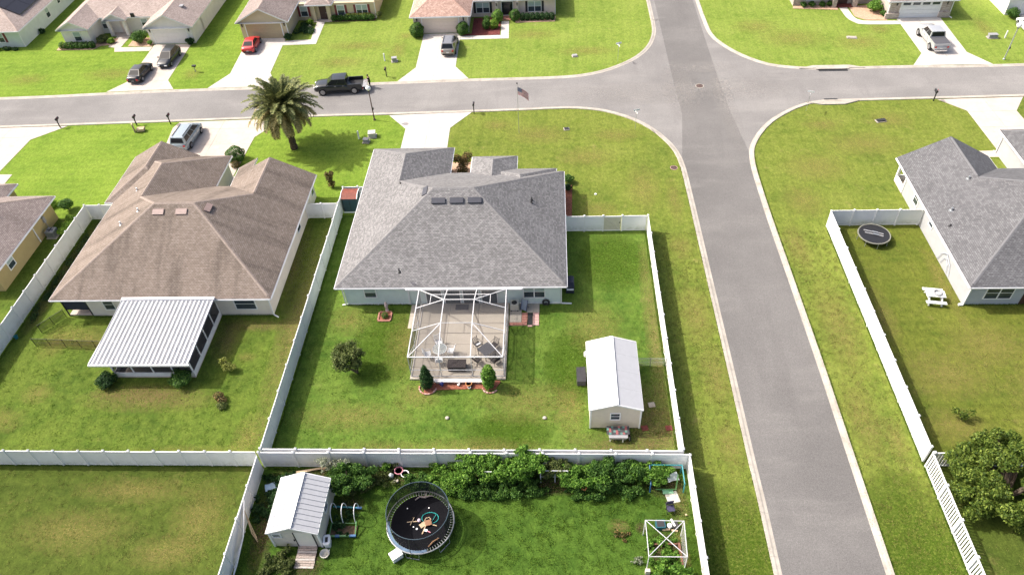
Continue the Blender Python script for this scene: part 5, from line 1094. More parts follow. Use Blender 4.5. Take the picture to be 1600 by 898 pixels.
scr([(XL, YF, ze), (x1, yf, zt), (x1, yb, zt), (XL, YB, ze)]); scr([(XR, YF, ze), (XR, YB, ze), (x2, yb, zt), (x2, yf, zt)]); scr([(x1, yf, zt), (x2, yf, zt), (x2, yb, zt), (x1, yb, zt)])
scr([(XL, YB, ze), (x1, yb, zt), (x2, yb, zt), (XR, YB, ze)]); scr([(XL, YF, .2), (XL, YB, .2), (XL, YB, ze), (XL, YF, ze)], M['screen_side']); scr([(XR, YF, .2), (XR, YB, .2), (XR, YB, ze), (XR, YF, ze)], M['screen_side']); scr([(XL, YF, .2), (XR, YF, .2), (XR, YF, ze), (XL, YF, ze)])
def patio_chair(x, y, ang, label, fm, sm, group, straps=True, z=.15):
    c = thing('patio_chair', label, 'patio chair', (x, y, z), ang, group)            # faces +y before rotation
    for sx in (-1, 1):
        b = MB(); b.tube([(sx * .28, .26, 0), (sx * .28, .24, .62), (sx * .28, -.2, .66), (sx * .28, -.30, .62), (sx * .27, -.26, 0)], .018, 6); b.build('arm_frame', fm, c, world=False)
        b = MB(); b.tube([(sx * .26, .24, .42), (sx * .25, -.2, .38), (sx * .24, -.42, .98)], .018, 6); b.build('side_rail', fm, c, world=False)
    b = MB()
    for k in range(5): yy = .2 - k * .095; b.rbox((0, yy, .425 - .004 * k), (.5, .08, .018))
    b.build('seat', sm, c, world=False); b = MB()
    for k in range(5): t = (k + .7) / 5.4; b.rbox((0, -.2 - .21 * t, .40 + .58 * t), (.48, .02, .085), 0, -.35)
    b.build('backrest', sm, c, world=False)
tc = (-9.22, 39.02)
for x, y, w in ((-9.45, 40.0, 'at the far side of the round glass table'), (-8.35, 39.1, 'right of the round glass table'), (-10.2, 38.75, 'left of the round glass table'), (-9.2, 38.05, 'on the near side of the round glass table')):
    patio_chair(x, y, math.atan2(tc[1] - y, tc[0] - x) - math.pi / 2 + rnd.uniform(-.2, .2), 'white strapped patio chair ' + w, M['alu'], M['white'], 'white patio chairs')
t = thing('round_table', 'round glass patio table between the white chairs', 'table', (tc[0], tc[1], .15)); b = MB(); b.lathe((0, 0, .70), [(.56, 0), (.56, .012)], 28); gm = screen_mat('table_glass', (0.4, 0.45, 0.45), .35); gm.node_tree.nodes['Principled BSDF'].inputs['Roughness'].default_value = .1; b.build('tabletop', gm, t, world=False)
b = MB(); b.tube([(.57 * math.cos(2 * math.pi * k / 24), .57 * math.sin(2 * math.pi * k / 24), .70) for k in range(24)], .02, 6, True)
for k in range(4): a = math.pi / 4 + k * math.pi / 2; b.tube([(.5 * math.cos(a), .5 * math.sin(a), .70), (.42 * math.cos(a), .42 * math.sin(a), 0)], .018, 6)
b.build('frame', M['alu'], t, world=False)
td = (-5.42, 38.95)
for x, y, w in ((-6.2, 39.75, 'with a white cushion, at the upper left of the dark table'), (-4.85, 39.7, 'at the upper right of the dark table'), (-6.15, 38.1, 'at the lower left of the dark table'), (-4.7, 38.1, 'at the lower right of the dark table, behind the leafy column')):
    patio_chair(x, y, math.atan2(td[1] - y, td[0] - x) - math.pi / 2, 'dark brown patio chair ' + w, M['trim'], M['darkbrown'], 'dark patio chairs')
c = thing('seat_cushion', 'white cushion lying on the dark chair at the upper left of the dark table', 'cushion', (-6.17, 39.72, .6), R(35)); b = MB(); b.rbox((0, 0, 0), (.44, .2, .06)); b.build('pad', M['white'], c, world=False)
t = thing('square_table', 'dark grey square patio table set cornerwise between the dark chairs', 'table', (td[0], td[1], .15), R(42)); b = MB()
for k in range(9): b.box(-.55, .55, -.55 + k * .1235, -.55 + k * .1235 + .108, .70, .73)
b.build('tabletop', M['darkgrey'], t, world=False)
for sx in (-1, 1):
    for sy in (-1, 1): b = MB(); b.bar((sx * .48, sy * .48, 0), (sx * .48, sy * .48, .70), .05); b.build('leg', M['black'], t, world=False)
t = thing('storage_box', 'dark brown wicker storage box on the front of the patio deck', 'storage box', (-7.73, 37.62, .15)); b = MB(); b.box(-.70, .70, -.38, .38, .04, .5); b.build('box', M['darkbrown'], t, world=False); b = MB(); b.box(-.74, .74, -.42, .42, .5, .56); b.build('lid', M['darkbrown'], t, world=False)
lg = thing('stone_bench', 'long white stone bench between the two columnar shrubs in front of the patio', 'bench', (-7.53, 36.2, 0)); b = MB(); n = 8
pl = [(1.9 + .16 * math.cos(-math.pi / 2 + math.pi * k / n), .16 * math.sin(-math.pi / 2 + math.pi * k / n)) for k in range(n + 1)] + [(-1.9 + .16 * math.cos(math.pi / 2 + math.pi * k / n), .16 * math.sin(math.pi / 2 + math.pi * k / n)) for k in range(n + 1)]
b.prism(pl, .26, .36); b.build('bench_top', simple('white_stone', (0.80, 0.76, 0.73), .7), lg, world=False); b = MB()
for x in (-1.6, 0, 1.6): b.box(x - .15, x + .15, -.1, .1, .04, .26)
b.build('support', M['kerb'], lg, world=False)
def ball_thing(name, label, cat, c, r, mat, n=14):
    t = thing(name, label, cat, (c[0], c[1], 0)); b = MB(); b.ball((0, 0, c[2] + r), r, n); b.build('ball', mat, t, smooth=True, world=False)
    if c[2] > .08: b = MB(); b.lathe((0, 0, .03), [(.09, 0), (.06, .05), (.05, c[2] - .02)], 10); b.build('stand', mat, t, world=False)
def pot(x, y, z, label, mat, r=.16, h=.26, soil=True, dark=None):
    t = thing('plant_pot', label, 'plant pot', (x, y, z)); b = MB(); b.lathe((0, 0, 0), [(r * .7, 0), (r, h), (r * 1.1, h), (r * 1.1, h + .03), (r * .9, h + .03), (r * .86, h - .06)], 16); b.build('pot', mat, t, world=False)
    b = MB(); b.lathe((0, 0, h - .08), [(r * .85, 0), (r * .85, .02)], 16); b.build('soil', dark or M['soil'], t, world=False)
ball_thing('gazing_ball', 'deep blue glass gazing ball in the mulch by the stone bench', 'garden ball', (-8.8, 35.9, .14), .17, simple('cobalt_glass', (0.02, 0.03, 0.20), .1, .6))
pot(-6.68, 35.92, .05, 'terracotta bowl at the right end of the stone bench', M['orange'], .24, .26); pot(-6.62, 35.65, .05, 'small white pot below the terracotta bowl', M['white'], .12, .16)
t = thing('garden_ornament', 'small white bird ornament in the mulch at the middle of the stone bench', 'ornament', (-7.5, 35.9, .05), .4); b = MB(); b.ball((0, 0, .12), .1, 8, .9); b.ball((.1, 0, .22), .055, 8); b.build('body', M['white'], t, world=False)
def edging(label, cx, cy, r, a0, a1):
    t = thing('brick_edging', label, 'brick edging', (cx, cy, 0), 0, 'brick edging round the columnar shrubs')
    n = int(abs(a1 - a0) * r / .22)
    for k in range(n): a = a0 + (a1 - a0) * (k + .5) / n; b = MB(); b.rbox((r * math.cos(a), r * math.sin(a), .06), (.2, .10, .10), a + math.pi / 2); b.build('brick', M['brickpink'] if k % 3 else M['brick'], t, world=False)
edging('curved brick edging round the pointed dark shrub left of the stone bench', -9.9, 35.75, .68, R(170), R(350)); edging('curved brick edging round the leafy column right of the stone bench', -5.0, 35.8, .62, R(190), R(330))
# small side patio right of the cage
paving('patio', [(-3.75, 42.62), (-2.74, 42.62), (-2.74, 44.8), (-3.75, 44.8)], [], [43.7], M['deck'], .05); paving('patio', [(-2.3, 43.75), (-1.22, 43.75), (-1.22, 44.75), (-2.3, 44.75)], [-1.7], [], M['deck'], .05)
t = tag(MB().box(-2.2, -1.8, 42.3, 43.68, -.04, .03).build('flower_bed', M['trim']), kind='structure')
bk = tag(MB().box(-3.75, -1.22, 42.25, 42.26, -.04, .02).build('brick_paving', M['joint']), kind='structure')
for x0, x1_, y0, y1_, m in ((-3.75, -2.25, 42.27, 42.6, 'brick'), (-2.72, -2.22, 42.61, 43.72, 'brick'), (-1.78, -1.24, 42.27, 43.72, 'brickpink'), (-2.2, -1.8, 42.1, 42.29, 'brickpink')):
    nx, ny = max(1, round((x1_ - x0) / .4)), max(1, round((y1_ - y0) / .3))
    for i in range(nx):
        for j in range(ny):
            b = MB(); b.box(x0 + (x1_ - x0) * i / nx + .01, x0 + (x1_ - x0) * (i + 1) / nx - .01, y0 + (y1_ - y0) * j / ny + .01, y0 + (y1_ - y0) * (j + 1) / ny - .01, 0, .055 + rnd.uniform(0, .01)); b.build('brick', M[m], bk)
t = thing('patio_cabinet', 'beige cabinet with an oval dark top beside the screen cage', 'cabinet', (-3.35, 44.2, .05)); b = MB(); b.box(-.36, .36, -.3, .3, .08, .75); b.build('box', M['beige'], t, world=False); b = MB(); b.lathe((0, 0, .75), [(.24, 0), (.22, .03), (.05, .05)], 16); b.build('top_cover', M['trim'], t, world=False)
b = MB(); b.box(-.32, -.24, -.34, -.26, 0, .1); b.box(.24, .32, -.34, -.26, 0, .1); b.build('foot', M['trim'], t, world=False)
t = thing('folding_chair', 'folded blue-grey lounge chair leaning beside the house window', 'folding chair', (-2.5, 44.15, .05), R(-25)); b = MB(); b.rbox((0, 0, .5), (.5, .05, 1.0), 0, -.35); b.build('back', simple('slate_blue_cloth', (0.22, 0.27, 0.33), .8), t, world=False)
b = MB()
for sx in (-.27, .27): b.bar((sx, -.25, 0), (sx, .2, 1.05), .035); b.bar((sx, .3, 0), (sx, -.05, .6), .035)
b.build('frame', simple('navy_tube', (0.04, 0.05, 0.12), .4), t, world=False)
t = thing('hose_reel', 'dark round hose reel against the wall below the twin window', 'hose reel', (-.65, 44.6, 0)); b = MB(); b.tube([(.26 * math.cos(2 * math.pi * k / 16), .1, .3 + .26 * math.sin(2 * math.pi * k / 16)) for k in range(16)], .09, 8, True); b.build('hose', M['trim'], t, world=False); b = MB(); b.bar((-.2, 0, 0), (0, .05, .3), .04); b.bar((.2, 0, 0), (0, .05, .3), .04); b.build('stand', M['trim'], t, world=False)
t = thing('covered_grill', 'navy covered grill at the right rear corner of the main house', 'grill', (1.45, 46.7, 0)); b = MB(); b.grid([[(sx * w * .5, sy * d * .5, z) for sx, sy in ((-1, -1), (1, -1), (1, 1), (-1, 1))] for w, d, z in ((.7, 1.35, .04), (.72, 1.35, .75), (.6, .95, 1.0), (.4, .8, 1.12))], closed=True, cap=True); b.build('cover', simple('navy_cover', (0.018, 0.022, 0.045), .6), t, world=False); b = MB(); b.box(-.3, .3, -.85, -.68, .55, .6); b.build('side_shelf', M['white'], t, world=False)
# planter square with a small statue
pb_ = tag(MB().box(-14.95, -14.05, 42.9, 43.82, -.04, .03).build('flower_bed', M['mulch']), kind='structure')
for a, b_ in (((-15.05, 42.85), (-13.98, 42.85)), ((-15.05, 43.88), (-13.98, 43.88))):
    for k in range(4): x = -15.05 + (k + .5) * .2675; b = MB(); b.rbox((x, a[1], .06), (.25, .13, .11)); b.build('brick', M['brick'], pb_)
for x in (-15.05, -13.98):
    for k in range(3): b = MB(); b.rbox((x, 43.05 + k * .32, .06), (.13, .29, .11)); b.build('brick', M['brick'], pb_)
t = thing('statue', 'small pinkish stone statue behind the brick-edged square bed', 'statue', (-14.42, 44.1, 0)); b = MB(); b.lathe((0, 0, 0), [(.16, 0), (.16, .1), (.1, .14), (.12, .5), (.17, .6), (.15, .75), (.07, .82), (.1, .92), (.08, 1.02), (.02, 1.06)], 10); b.build('figure', simple('pink_stone', (0.50, 0.40, 0.38), .8), t, world=False)
# garden shed in the main yard
def lap_wall(b, A, B, z0, z1, step=.2, out=.02):
    A, B = Vector((*A, 0)), Vector((*B, 0)); u = (B - A).normalized(); n = Vector((u.y, -u.x, 0)); k = 0; z = z0
    while z < z1 - .01:
        t = min(z + step, z1); b.face([A + n * out + Vector((0, 0, z)), B + n * out + Vector((0, 0, z)), B + n * .004 + Vector((0, 0, t)), A + n * .004 + Vector((0, 0, t))]); b.face([A + Vector((0, 0, z)), B + Vector((0, 0, z)), B + n * out + Vector((0, 0, z)), A + n * out + Vector((0, 0, z))]); z = t
M['siding'] = simple('beige_siding', (0.62, 0.55, 0.44), .6, var=.06); M['siding2'] = simple('ivory_siding', (0.60, 0.55, 0.47), .6, var=.06)
def shed(label, x0, x1_, y0, y1_, h, hr, ov, smat, roofmat, npan, loc):
    t = thing('garden_shed', label, 'shed', loc); b = MB(); b.prism([(x0, y0), (x1_, y0), (x1_, y1_), (x0, y1_)], .05, h - .02); xm = (x0 + x1_) / 2
    k = (hr - h) / (xm - x0 + ov); zt = lambda x: hr - .05 - k * abs(x - xm)
    for y in (y0, y1_): b.face([(x0, y, h - .05), (x1_, y, h - .05), (x1_, y, zt(x1_)), (xm, y, zt(xm)), (x0, y, zt(x0))])
    b.build('wall', smat, t); b = MB(); lap_wall(b, (x0, y0), (x1_, y0), .1, h - .1); lap_wall(b, (x1_, y0), (x1_, y1_), .1, h - .1); lap_wall(b, (x0, y1_), (x0, y0), .1, h - .1)
    z = h - .1
    while z < zt(xm) - .12:
        hw = (zt(xm) - z - .12) / k; b.face([(xm - hw, y0 - .02, z), (xm + hw, y0 - .02, z), (xm + hw - .3, y0 - .004, z + .2), (xm - hw + .3, y0 - .004, z + .2)]) if hw > .4 else None; z += .2
    b.build('siding', smat, t)
    for x in (x0, x1_):
        for y in (y0, y1_): b = MB(); b.rbox((x, y, h / 2), (.12, .12, h - .1)); b.build('corner_trim', M['white'], t)
    for sx in (-1, 1):
        xe = xm + sx * (xm - x0 + ov); zf = lambda q: hr - k * abs(q - xm)
        for i in range(npan):
            ya, yb_ = y0 - ov + (y1_ - y0 + 2 * ov) * i / npan, y0 - ov + (y1_ - y0 + 2 * ov) * (i + 1) / npan; w = yb_ - ya
            rib = [(ya, .0), (ya + .02, .05), (ya + .07, .05), (ya + .10, .004), (yb_ - .005, .006)] if npan > 8 else [(ya + .004, .012), (yb_ - .004, .012), (yb_ - .002, 0)]
            b = MB(); b.grid([[(x, y, zf(x) + dz) for y, dz in rib] for x in (xm, xe)]); b.build('roof_panel', roofmat, t)
        b = MB()
        for y in (y0 - ov, y1_ + ov):
            a = Vector((xm, y, hr - .04)); c = Vector((xe, y, h - .04)); b.bar(a, c, .06, .12)
        b.bar((xe, y0 - ov, h - .05), (xe, y1_ + ov, h - .05), .05, .1); b.build('roof_trim', M['white'], t)
    b = MB(); b.grid([[(x, y, hr - k * abs(x - xm) - .005) for x in (xm - (xm - x0 + ov), xm, xm + (xm - x0 + ov))] for y in (y0 - ov, y1_ + ov)]); b.build('roof_deck', M['seam'], t)
    b = MB(); b.bar((xm, y0 - ov, hr + .02), (xm, y1_ + ov, hr + .02), .28, .05); b.build('ridge_cap', M['white'], t); return t
SR = simple('white_shed_roof', (0.40, 0.405, 0.42), .45, .4, var=.06)
sh = shed('beige clapboard shed with white metal roof by the street-side fence', 2.62, 6.22, 32.0, 38.2, 2.4, 3.05, .13, M['siding'], SR, 4, (4.4, 35.1, 0))
window(sh, (4.4, 32.0), 'S', .62, 1.15, 1.85, blind=False)
b = MB(); b.lathe((2.5, 37.4, 1.9), [(.2, 0), (.2, .3), (.05, .4)], 12); b.build('vent_hood', M['white'], sh)
t = thing('deck_box', 'dark grey deck box standing against the left side of the beige shed', 'storage box', (2.1, 36.6, 0)); b = MB(); b.box(-.33, .33, -.7, .7, .03, .5); b.build('box', M['darkgrey'], t, world=False); b = MB(); b.grid([[(-.36, -.73, .5), (-.36, .73, .5)], [(-.34, -.73, .56), (-.34, .73, .56)], [(.36, -.73, .62), (.36, .73, .62)], [(.36, -.73, .5), (.36, .73, .5)]], closed=True); b.build('lid', M['darkgrey'], t, world=False)
t = thing('garden_cart', 'grey garden cart with dark plaid cover in front of the beige shed', 'cart', (4.6, 31.25, 0)); b = MB(); b.grid([[(sx * w, sy * d - .1, z) for sx, sy in ((-1, -1), (1, -1), (1, 1), (-1, 1))] for w, d, z in ((.55, .3, .2), (.68, .42, .62))], closed=True, cap=True); b.build('tub', M['grey'], t, world=False)
pm_ = [simple('plaid_dark', (.05, .05, .055), .8), simple('plaid_green', (.09, .20, .17), .8), simple('plaid_red', (.28, .09, .09), .8)]; b = MB()
for i in range(10):
    for j in range(4): b.m = (0, 1, 0, 0, 2, 0, 1, 2, 0, 0)[(i + j * 3) % 10]; xx = -.82 + i * .164; b.face([(xx, -.25 + j * .17, .66 + .02 * j), (xx + .164, -.25 + j * .17, .66 + .02 * j), (xx + .164, -.25 + (j + 1) * .17, .68 + .02 * j), (xx, -.25 + (j + 1) * .17, .68 + .02 * j)])
b.m = 0; b.build('plaid_cover', pm_, t, world=False)
for sy in (-.3, .18): b = MB(); b.wheel((0, 0, 0), .22, .08, 14); o = b.build('wheel', M['rubber'], t, world=False); o.location = (.86, sy, .22); q = MB(); q.wheel((0, 0, 0), .12, .1, 12); q.build('hub', M['white'], o, world=False)
b = MB(); b.box(-.6, -.52, -.42, -.34, 0, .3); b.box(.3, .38, -.48, -.40, 0, .3); b.build('leg', M['white'], t, world=False)
for x, y, l, m in ((6.65, 32.0, 'dark red square paver close to the corner of the beige shed', 'darkmulch'), (8.4, 32.0, 'dark red square paver close to the street-side fence', 'darkmulch'), (7.35, 34.1, 'pale square paver on the grass right of the beige shed', 'kerb')):
    t = thing('paver', l, 'paver', (x, y, 0), rnd.uniform(-.2, .2)); b = MB(); b.box(-.24, .24, -.22, .22, 0, .05); b.box(-.2, .2, -.18, .18, .05, .058); b.build('slab', M[m], t, world=False)
def wire_fence(label, pts, h, post, meshm, pitch=1.4, rail=True):
    t = thing('wire_fence', label, 'wire fence', (pts[0][0], pts[0][1], 0))
    for A, B in zip(pts, pts[1:]):
        A, B = Vector(A), Vector(B); n = max(1, round((B - A).length / pitch))
        for k in range(n + 1): p = A.lerp(B, k / n); b = MB(); b.tube([(p.x, p.y, 0), (p.x + rnd.uniform(-.02, .02), p.y, h + .04)], .025, 6); b.build('post', post, t)
        for k in range(n):
            p, q = A.lerp(B, k / n), A.lerp(B, (k + 1) / n); MB().face([(p.x, p.y, .04), (q.x, q.y, .04), (q.x, q.y, h), (p.x, p.y, h)]).build('mesh_panel', meshm, t)
            if rail: b = MB(); b.bar((p.x, p.y, h), (q.x, q.y, h), .022); b.bar((p.x, p.y, h * .5), (q.x, q.y, h * .5), .012); b.build('rail', post, t)
wire_fence('low black wire fence on the lawn left of the white metal porch', [(-44.1, 40.2), (-37.3, 39.85)], .95, M['black'], M['mesh_black']); wire_fence('short black wire fence running to the rear left corner of the brown-roofed house', [(-44.35, 41.7), (-43.0, 43.55)], .95, M['black'], M['mesh_black'])
wire_fence('low galvanised wire fence between the beige shed and the street-side fence', [(6.4, 37.87), (8.8, 37.85)], .95, M['galv'], M['mesh_galv'], 1.2)
t = thing('bucket', 'bright blue bucket at the foot of the long side fence', 'bucket', (-46.3, 41.1, 0)); b = MB(); b.lathe((0, 0, 0), [(.13, 0), (.17, .3), (.185, .3), (.15, .28), (.12, .05)], 12); b.build('bucket', M['teal'], t, world=False); b = MB(); b.tube([(-.17, 0, .3), (-.1, .12, .4), (.1, .12, .4), (.17, 0, .3)], .01, 5); b.build('handle', M['trim'], t, world=False)
t = thing('red_roof_shed', 'small dark teal shed with curved red roof beside the main house', 'shed', (-20.1, 58.4, 0)); W_, D_ = .75, .72; b = MB(); b.box(-W_, W_, -D_, D_, .1, 1.62); b.build('wall', simple('dark_teal_metal', (0.045, 0.085, 0.10), .5), t, world=False)
arc = [(-D_ - .08 + (2 * D_ + .16) * k / 10, 1.6 + .36 * math.sin(math.pi * (.10 + .72 * k / 10))) for k in range(11)]; b = MB(); b.grid([[(x, y, z) for y, z in arc] for x in (-W_ - .06, W_ + .06)])
for k in range(9): x = -W_ + .0 + k * (2 * W_) / 8; b.grid([[(xx, y, z + .02) for y, z in arc] for xx in (x - .02, x + .02)])
b.build('roof', simple('brick_red_metal', (0.25, 0.07, 0.045), .6, var=.35), t, world=False)
for sx in (-1, 1):
    b = MB(); b.tube([(sx * (W_ + .07), y, z + .01) for y, z in arc], .05, 6); b.build('roof_trim', M['white'], t, world=False)
    b = MB(); pts = [(sx * W_, -D_, 1.6), (sx * W_, D_, 1.6)] + [(sx * W_, y, z - .01) for y, z in reversed(arc[1:-1])]; b.face(pts); b.build('gable', M['trim'], t, world=False)
b = MB(); b.box(-W_ - .05, W_ + .05, -D_ - .1, D_ + .05, 0, .1); b.build('base', M['white'], t, world=False); b = MB(); b.box(-.02, .02, -D_ - .012, -D_, .15, 1.55); b.box(-W_ + .04, -W_ + .1, -D_ - .012, -D_, .15, 1.55); b.build('door_seam', M['black'], t, world=False)
def ac_unit(x, y, label):
    t = thing('air_conditioner', label, 'air conditioner', (x, y, 0)); b = MB(); b.box(-.42, .42, -.42, .42, .08, .8); b.build('cabinet', M['galv'], t, world=False); b = MB(); b.lathe((0, 0, .8), [(.38, 0), (.38, .03), (.34, .03)], 20); b.build('fan_ring', M['grey'], t, world=False); b = MB()
    for k in range(4): a = k * math.pi / 2; b.rbox((.17 * math.cos(a), .17 * math.sin(a), .835), (.3, .12, .012), a)
    b.build('fan_blade', M['trim'], t, world=False); b = MB(); b.box(-.5, .5, -.5, .5, 0, .08); b.build('pad', M['kerb'], t, world=False); b = MB()
    for k in range(9): b.box(-.428, .428, -.428, .428, .14 + k * .07, .155 + k * .07)
    b.build('louvre', M['trim'], t, world=False)
ac_unit(-49.55, 54.6, 'grey air conditioner beside the mustard house wall')
# ------------------------------------------------------------------ vegetable garden behind the fence
M['siding3'] = M['siding2']
s2_ = shed('ivory shed with ribbed white metal roof and plank ramp in the vegetable garden', -18.62, -15.42, 22.55, 26.35, 2.02, 2.75, .12, M['siding2'], SR, 11, (-17.0, 24.4, 0))
window(s2_, (-18.15, 22.55), 'S', .5, 1.35, 1.75, blind=False); window(s2_, (-15.42, 24.7), 'E', .6, 1.1, 1.7, blind=False)
b = MB(); on_wall(b, (-16.35, 22.55), (1, 0), (0, -1), -.6, .6, .12, 1.95, .02, .05); d = b.build('door', M['ivory'], s2_); b = MB(); on_wall(b, (-16.35, 22.55), (1, 0), (0, -1), -.66, -.6, .1, 1.98, .02, .07); on_wall(b, (-16.35, 22.55), (1, 0), (0, -1), .6, .66, .1, 1.98, .02, .07); b.build('door_trim', M['trim'], d); b = MB(); on_wall(b, (-17.1, 22.55), (1, 0), (0, -1), -.03, .03, .9, 1.05, .02, .08); b.build('handle', M['black'], d)
rp = thing('plank_ramp', 'weathered plank ramp leading up to the ivory shed door', 'ramp', (-16.35, 21.75, 0))
for k in range(9): b = MB(); b.rbox((-16.38 + rnd.uniform(-.03, .03), 21.12 + k * .165, .04 + k * .018), (1.28, .145, .04), rnd.uniform(-.02, .02)); b.build('plank', M['wood'] if k % 3 else simple('pale_plank', (.46, .41, .37), .85, var=.3) if 'pale_plank' not in bpy.data.materials else bpy.data.materials['pale_plank'], rp)
b = MB()
for x in (-16.9, -15.86): b.bar((x, 21.05, .0), (x, 22.5, .15), .06)
b.build('stringer', M['wood'], rp)
# trampoline with net
M['steel'] = simple('dull_steel', (0.30, 0.31, 0.32), .5, .4, .5)
tr = thing('trampoline', 'large round trampoline with tilted black safety net in the vegetable garden', 'trampoline', (-8.95, 23.95, 0)); N_ = 40; ci = lambda r, z, n=N_, cx=0, cy=0: [(cx + r * math.cos(2 * math.pi * k / n), cy + r * math.sin(2 * math.pi * k / n), z) for k in range(n)]
b = MB(); b.face(ci(1.98, .84)); b.build('jumping_mat', simple('black_mat', (.009, .009, .011), .95, .05, var=.25, scale=1.2), tr, world=False)
b = MB(); b.tube(ci(2.24, .88), .045, 8, True); b.build('rim', M['steel'], tr, world=False); b = MB()
for k in range(72): a = 2 * math.pi * k / 72; b.bar((1.97 * math.cos(a), 1.97 * math.sin(a), .845), (2.23 * math.cos(a), 2.23 * math.sin(a), .87), .022)
b.build('spring', M['steel'], tr, world=False)
b = MB(); rows = [ci(r, .90)[20:33] for r in (2.02, 2.27)]; b.grid(rows); b.build('blue_pad', simple('blue_pad_cloth', (.10, .16, .24), .7, var=.4), tr, world=False)
for k in range(6):
    a = 2 * math.pi * (k + .35) / 6; b = MB(); b.tube([(2.2 * math.cos(a - .22), 2.2 * math.sin(a - .22), .84), (2.22 * math.cos(a - .2), 2.22 * math.sin(a - .2), .04), (2.22 * math.cos(a + .2), 2.22 * math.sin(a + .2), .04), (2.2 * math.cos(a + .22), 2.2 * math.sin(a + .22), .84)], .03, 6); b.build('leg', M['galv'], tr, world=False)
cx, cy = .02, -.02
for k in range(6): a = 2 * math.pi * (k + .35) / 6; b = MB(); b.tube([(2.24 * math.cos(a), 2.24 * math.sin(a), .1), (2.24 * math.cos(a), 2.24 * math.sin(a), 1.4), (cx + 2.06 * math.cos(a), cy + 2.06 * math.sin(a), 2.5)], .022, 6); b.build('net_pole', M['trim'], tr, world=False)
b = MB(); b.tube(ci(2.05, 2.5, N_, cx, cy), .028, 6, True); b.build('net_ring', simple('blue_black_ring', (.035, .06, .08), .5), tr, world=False)
nb = MB(); lo, hi = ci(2.0, .9), ci(2.05, 2.5, N_, cx, cy); idx = list(range(-3, 24)); nb.grid([[r_[k % N_] for k in idx] for r_ in (lo, hi)]); nb.build('safety_net', M['net'], tr, world=False)
nb = MB(); idx = list(range(23, 38)); nb.grid([[(x, y, z if z < 1 else 2.5 - .0) for x, y, z in [r_[k % N_] for k in idx]] for r_ in (lo, hi)]); nb.build('net_front', screen_mat('thin_netting', (.02, .022, .025), .22), tr, world=False)
def on_mat(name, label, cat, x, y, rz=0): return thing(name, label, cat, (-8.95 + x, 23.95 + y, .845), rz)
t = on_mat('toy_hoop', 'teal plastic hoop lying on the trampoline mat', 'toy hoop', .62, .28); b = MB(); b.tube([(.56 * math.cos(2 * math.pi * k / 28), .40 * math.sin(2 * math.pi * k / 28), .03) for k in range(28)], .026, 6, True); b.tube([(.1, -.36, .03), (.4, .28, .06)], .02, 5); b.build('ring', simple('teal_hoop', (.02, .30, .28), .4), t, world=False)
t = on_mat('play_ball', 'pale pink ball on the trampoline mat beside the crossed sticks', 'ball', -.08, .05); b = MB(); b.ball((0, 0, .13), .13, 12); b.build('ball', simple('pale_pink', (.62, .48, .56), .5), t, smooth=True, world=False)
t = on_mat('wooden_sticks', 'two crossed wooden sticks on the trampoline mat', 'sticks', -.5, -.02); b = MB(); b.bar((-.4, -.02, .02), (.42, .05, .05), .045); b.build('stick', M['palewood'], t, world=False); b = MB(); b.bar((-.15, -.24, .05), (.05, .3, .09), .04); b.build('stick', M['palewood'], t, world=False)
t = on_mat('toy_stool', 'broken wooden toy stool on the trampoline mat', 'stool', .55, -.12, .3); b = MB(); b.rbox((0, 0, .16), (.42, .36, .05), 0, .3); b.build('seat', simple('brown_toy_wood', (.30, .15, .08), .7), t, world=False); b = MB(); b.tube([(-.2, .16, .2), (-.1, .3, .26), (.15, .3, .26), (.22, .14, .2)], .03, 6); b.build('rim', M['palewood'], t, world=False); b = MB(); b.bar((-.2, -.1, .05), (-.55, -.62, .03), .055); b.bar((.2, -.15, .05), (.5, -.32, .03), .05); b.build('leg', M['palewood'], t, world=False)
t = on_mat('pale_board', 'pale cardboard sheet on the trampoline mat', 'cardboard', .18, -.22, .7); b = MB(); b.rbox((0, 0, .05), (.42, .3, .02), 0, .15); b.build('sheet', M['palewood'], t, world=False)
t = on_mat('toy_shovel', 'white and pink toy shovel on the trampoline mat', 'toy', .48, -.62, -.2); b = MB(); b.rbox((-.05, 0, .04), (.2, .16, .05)); b.build('scoop', M['white'], t, world=False); b = MB(); b.bar((.05, -.02, .04), (.3, -.08, .04), .05); b.build('handle', M['pink'], t, world=False)
for k, (x, y, l) in enumerate(((-.42, -.38, 'small white scrap on the trampoline mat below the sticks'), (-.18, -.52, 'white crumpled paper on the trampoline mat'), (-1.0, .95, 'small white pebble on the far left of the trampoline mat'), (.45, 1.0, 'small grey pebble at the far edge of the trampoline mat'))): t = on_mat('paper_scrap', l, 'scrap', x, y, k); b = MB(); b.ball((0, 0, .04), .055 + .03 * (k == 1), 6, .7); b.build('scrap', M['white'], t, world=False)
t = on_mat('driftwood', 'gnarled driftwood branch at the far rim of the trampoline', 'branch', .05, 1.78); b = MB(); b.tube([(-.6, -.2, .05), (-.3, .02, .1), (.05, .0, .06), (.35, .08, .12), (.6, .1, .06)], [.04, .06, .07, .05, .03], 6); b.tube([(.05, 0, .08), (.15, .25, .3)], [.04, .02], 5); b.build('branch', M['wood'], t, world=False)
t = on_mat('brown_branch', 'brown bark strip at the near right rim of the trampoline', 'bark', 1.05, -1.45, .75); b = MB(); b.tube([(-.45, 0, .06), (0, .05, .1), (.45, 0, .08)], [.03, .07, .03], 6); b.build('bark', simple('brown_bark', (.26, .15, .08), .9), t, world=False)
t = thing('cool_box', 'white polystyrene box on the grass beside the trampoline', 'cool box', (-10.38, 21.9, 0), R(38)); b = MB(); b.box(-.36, .36, -.28, .28, 0, .42); b.build('box', M['white'], t, world=False); b = MB(); b.box(-.385, .385, -.305, .305, .42, .5); b.build('lid', M['white'], t, world=False)
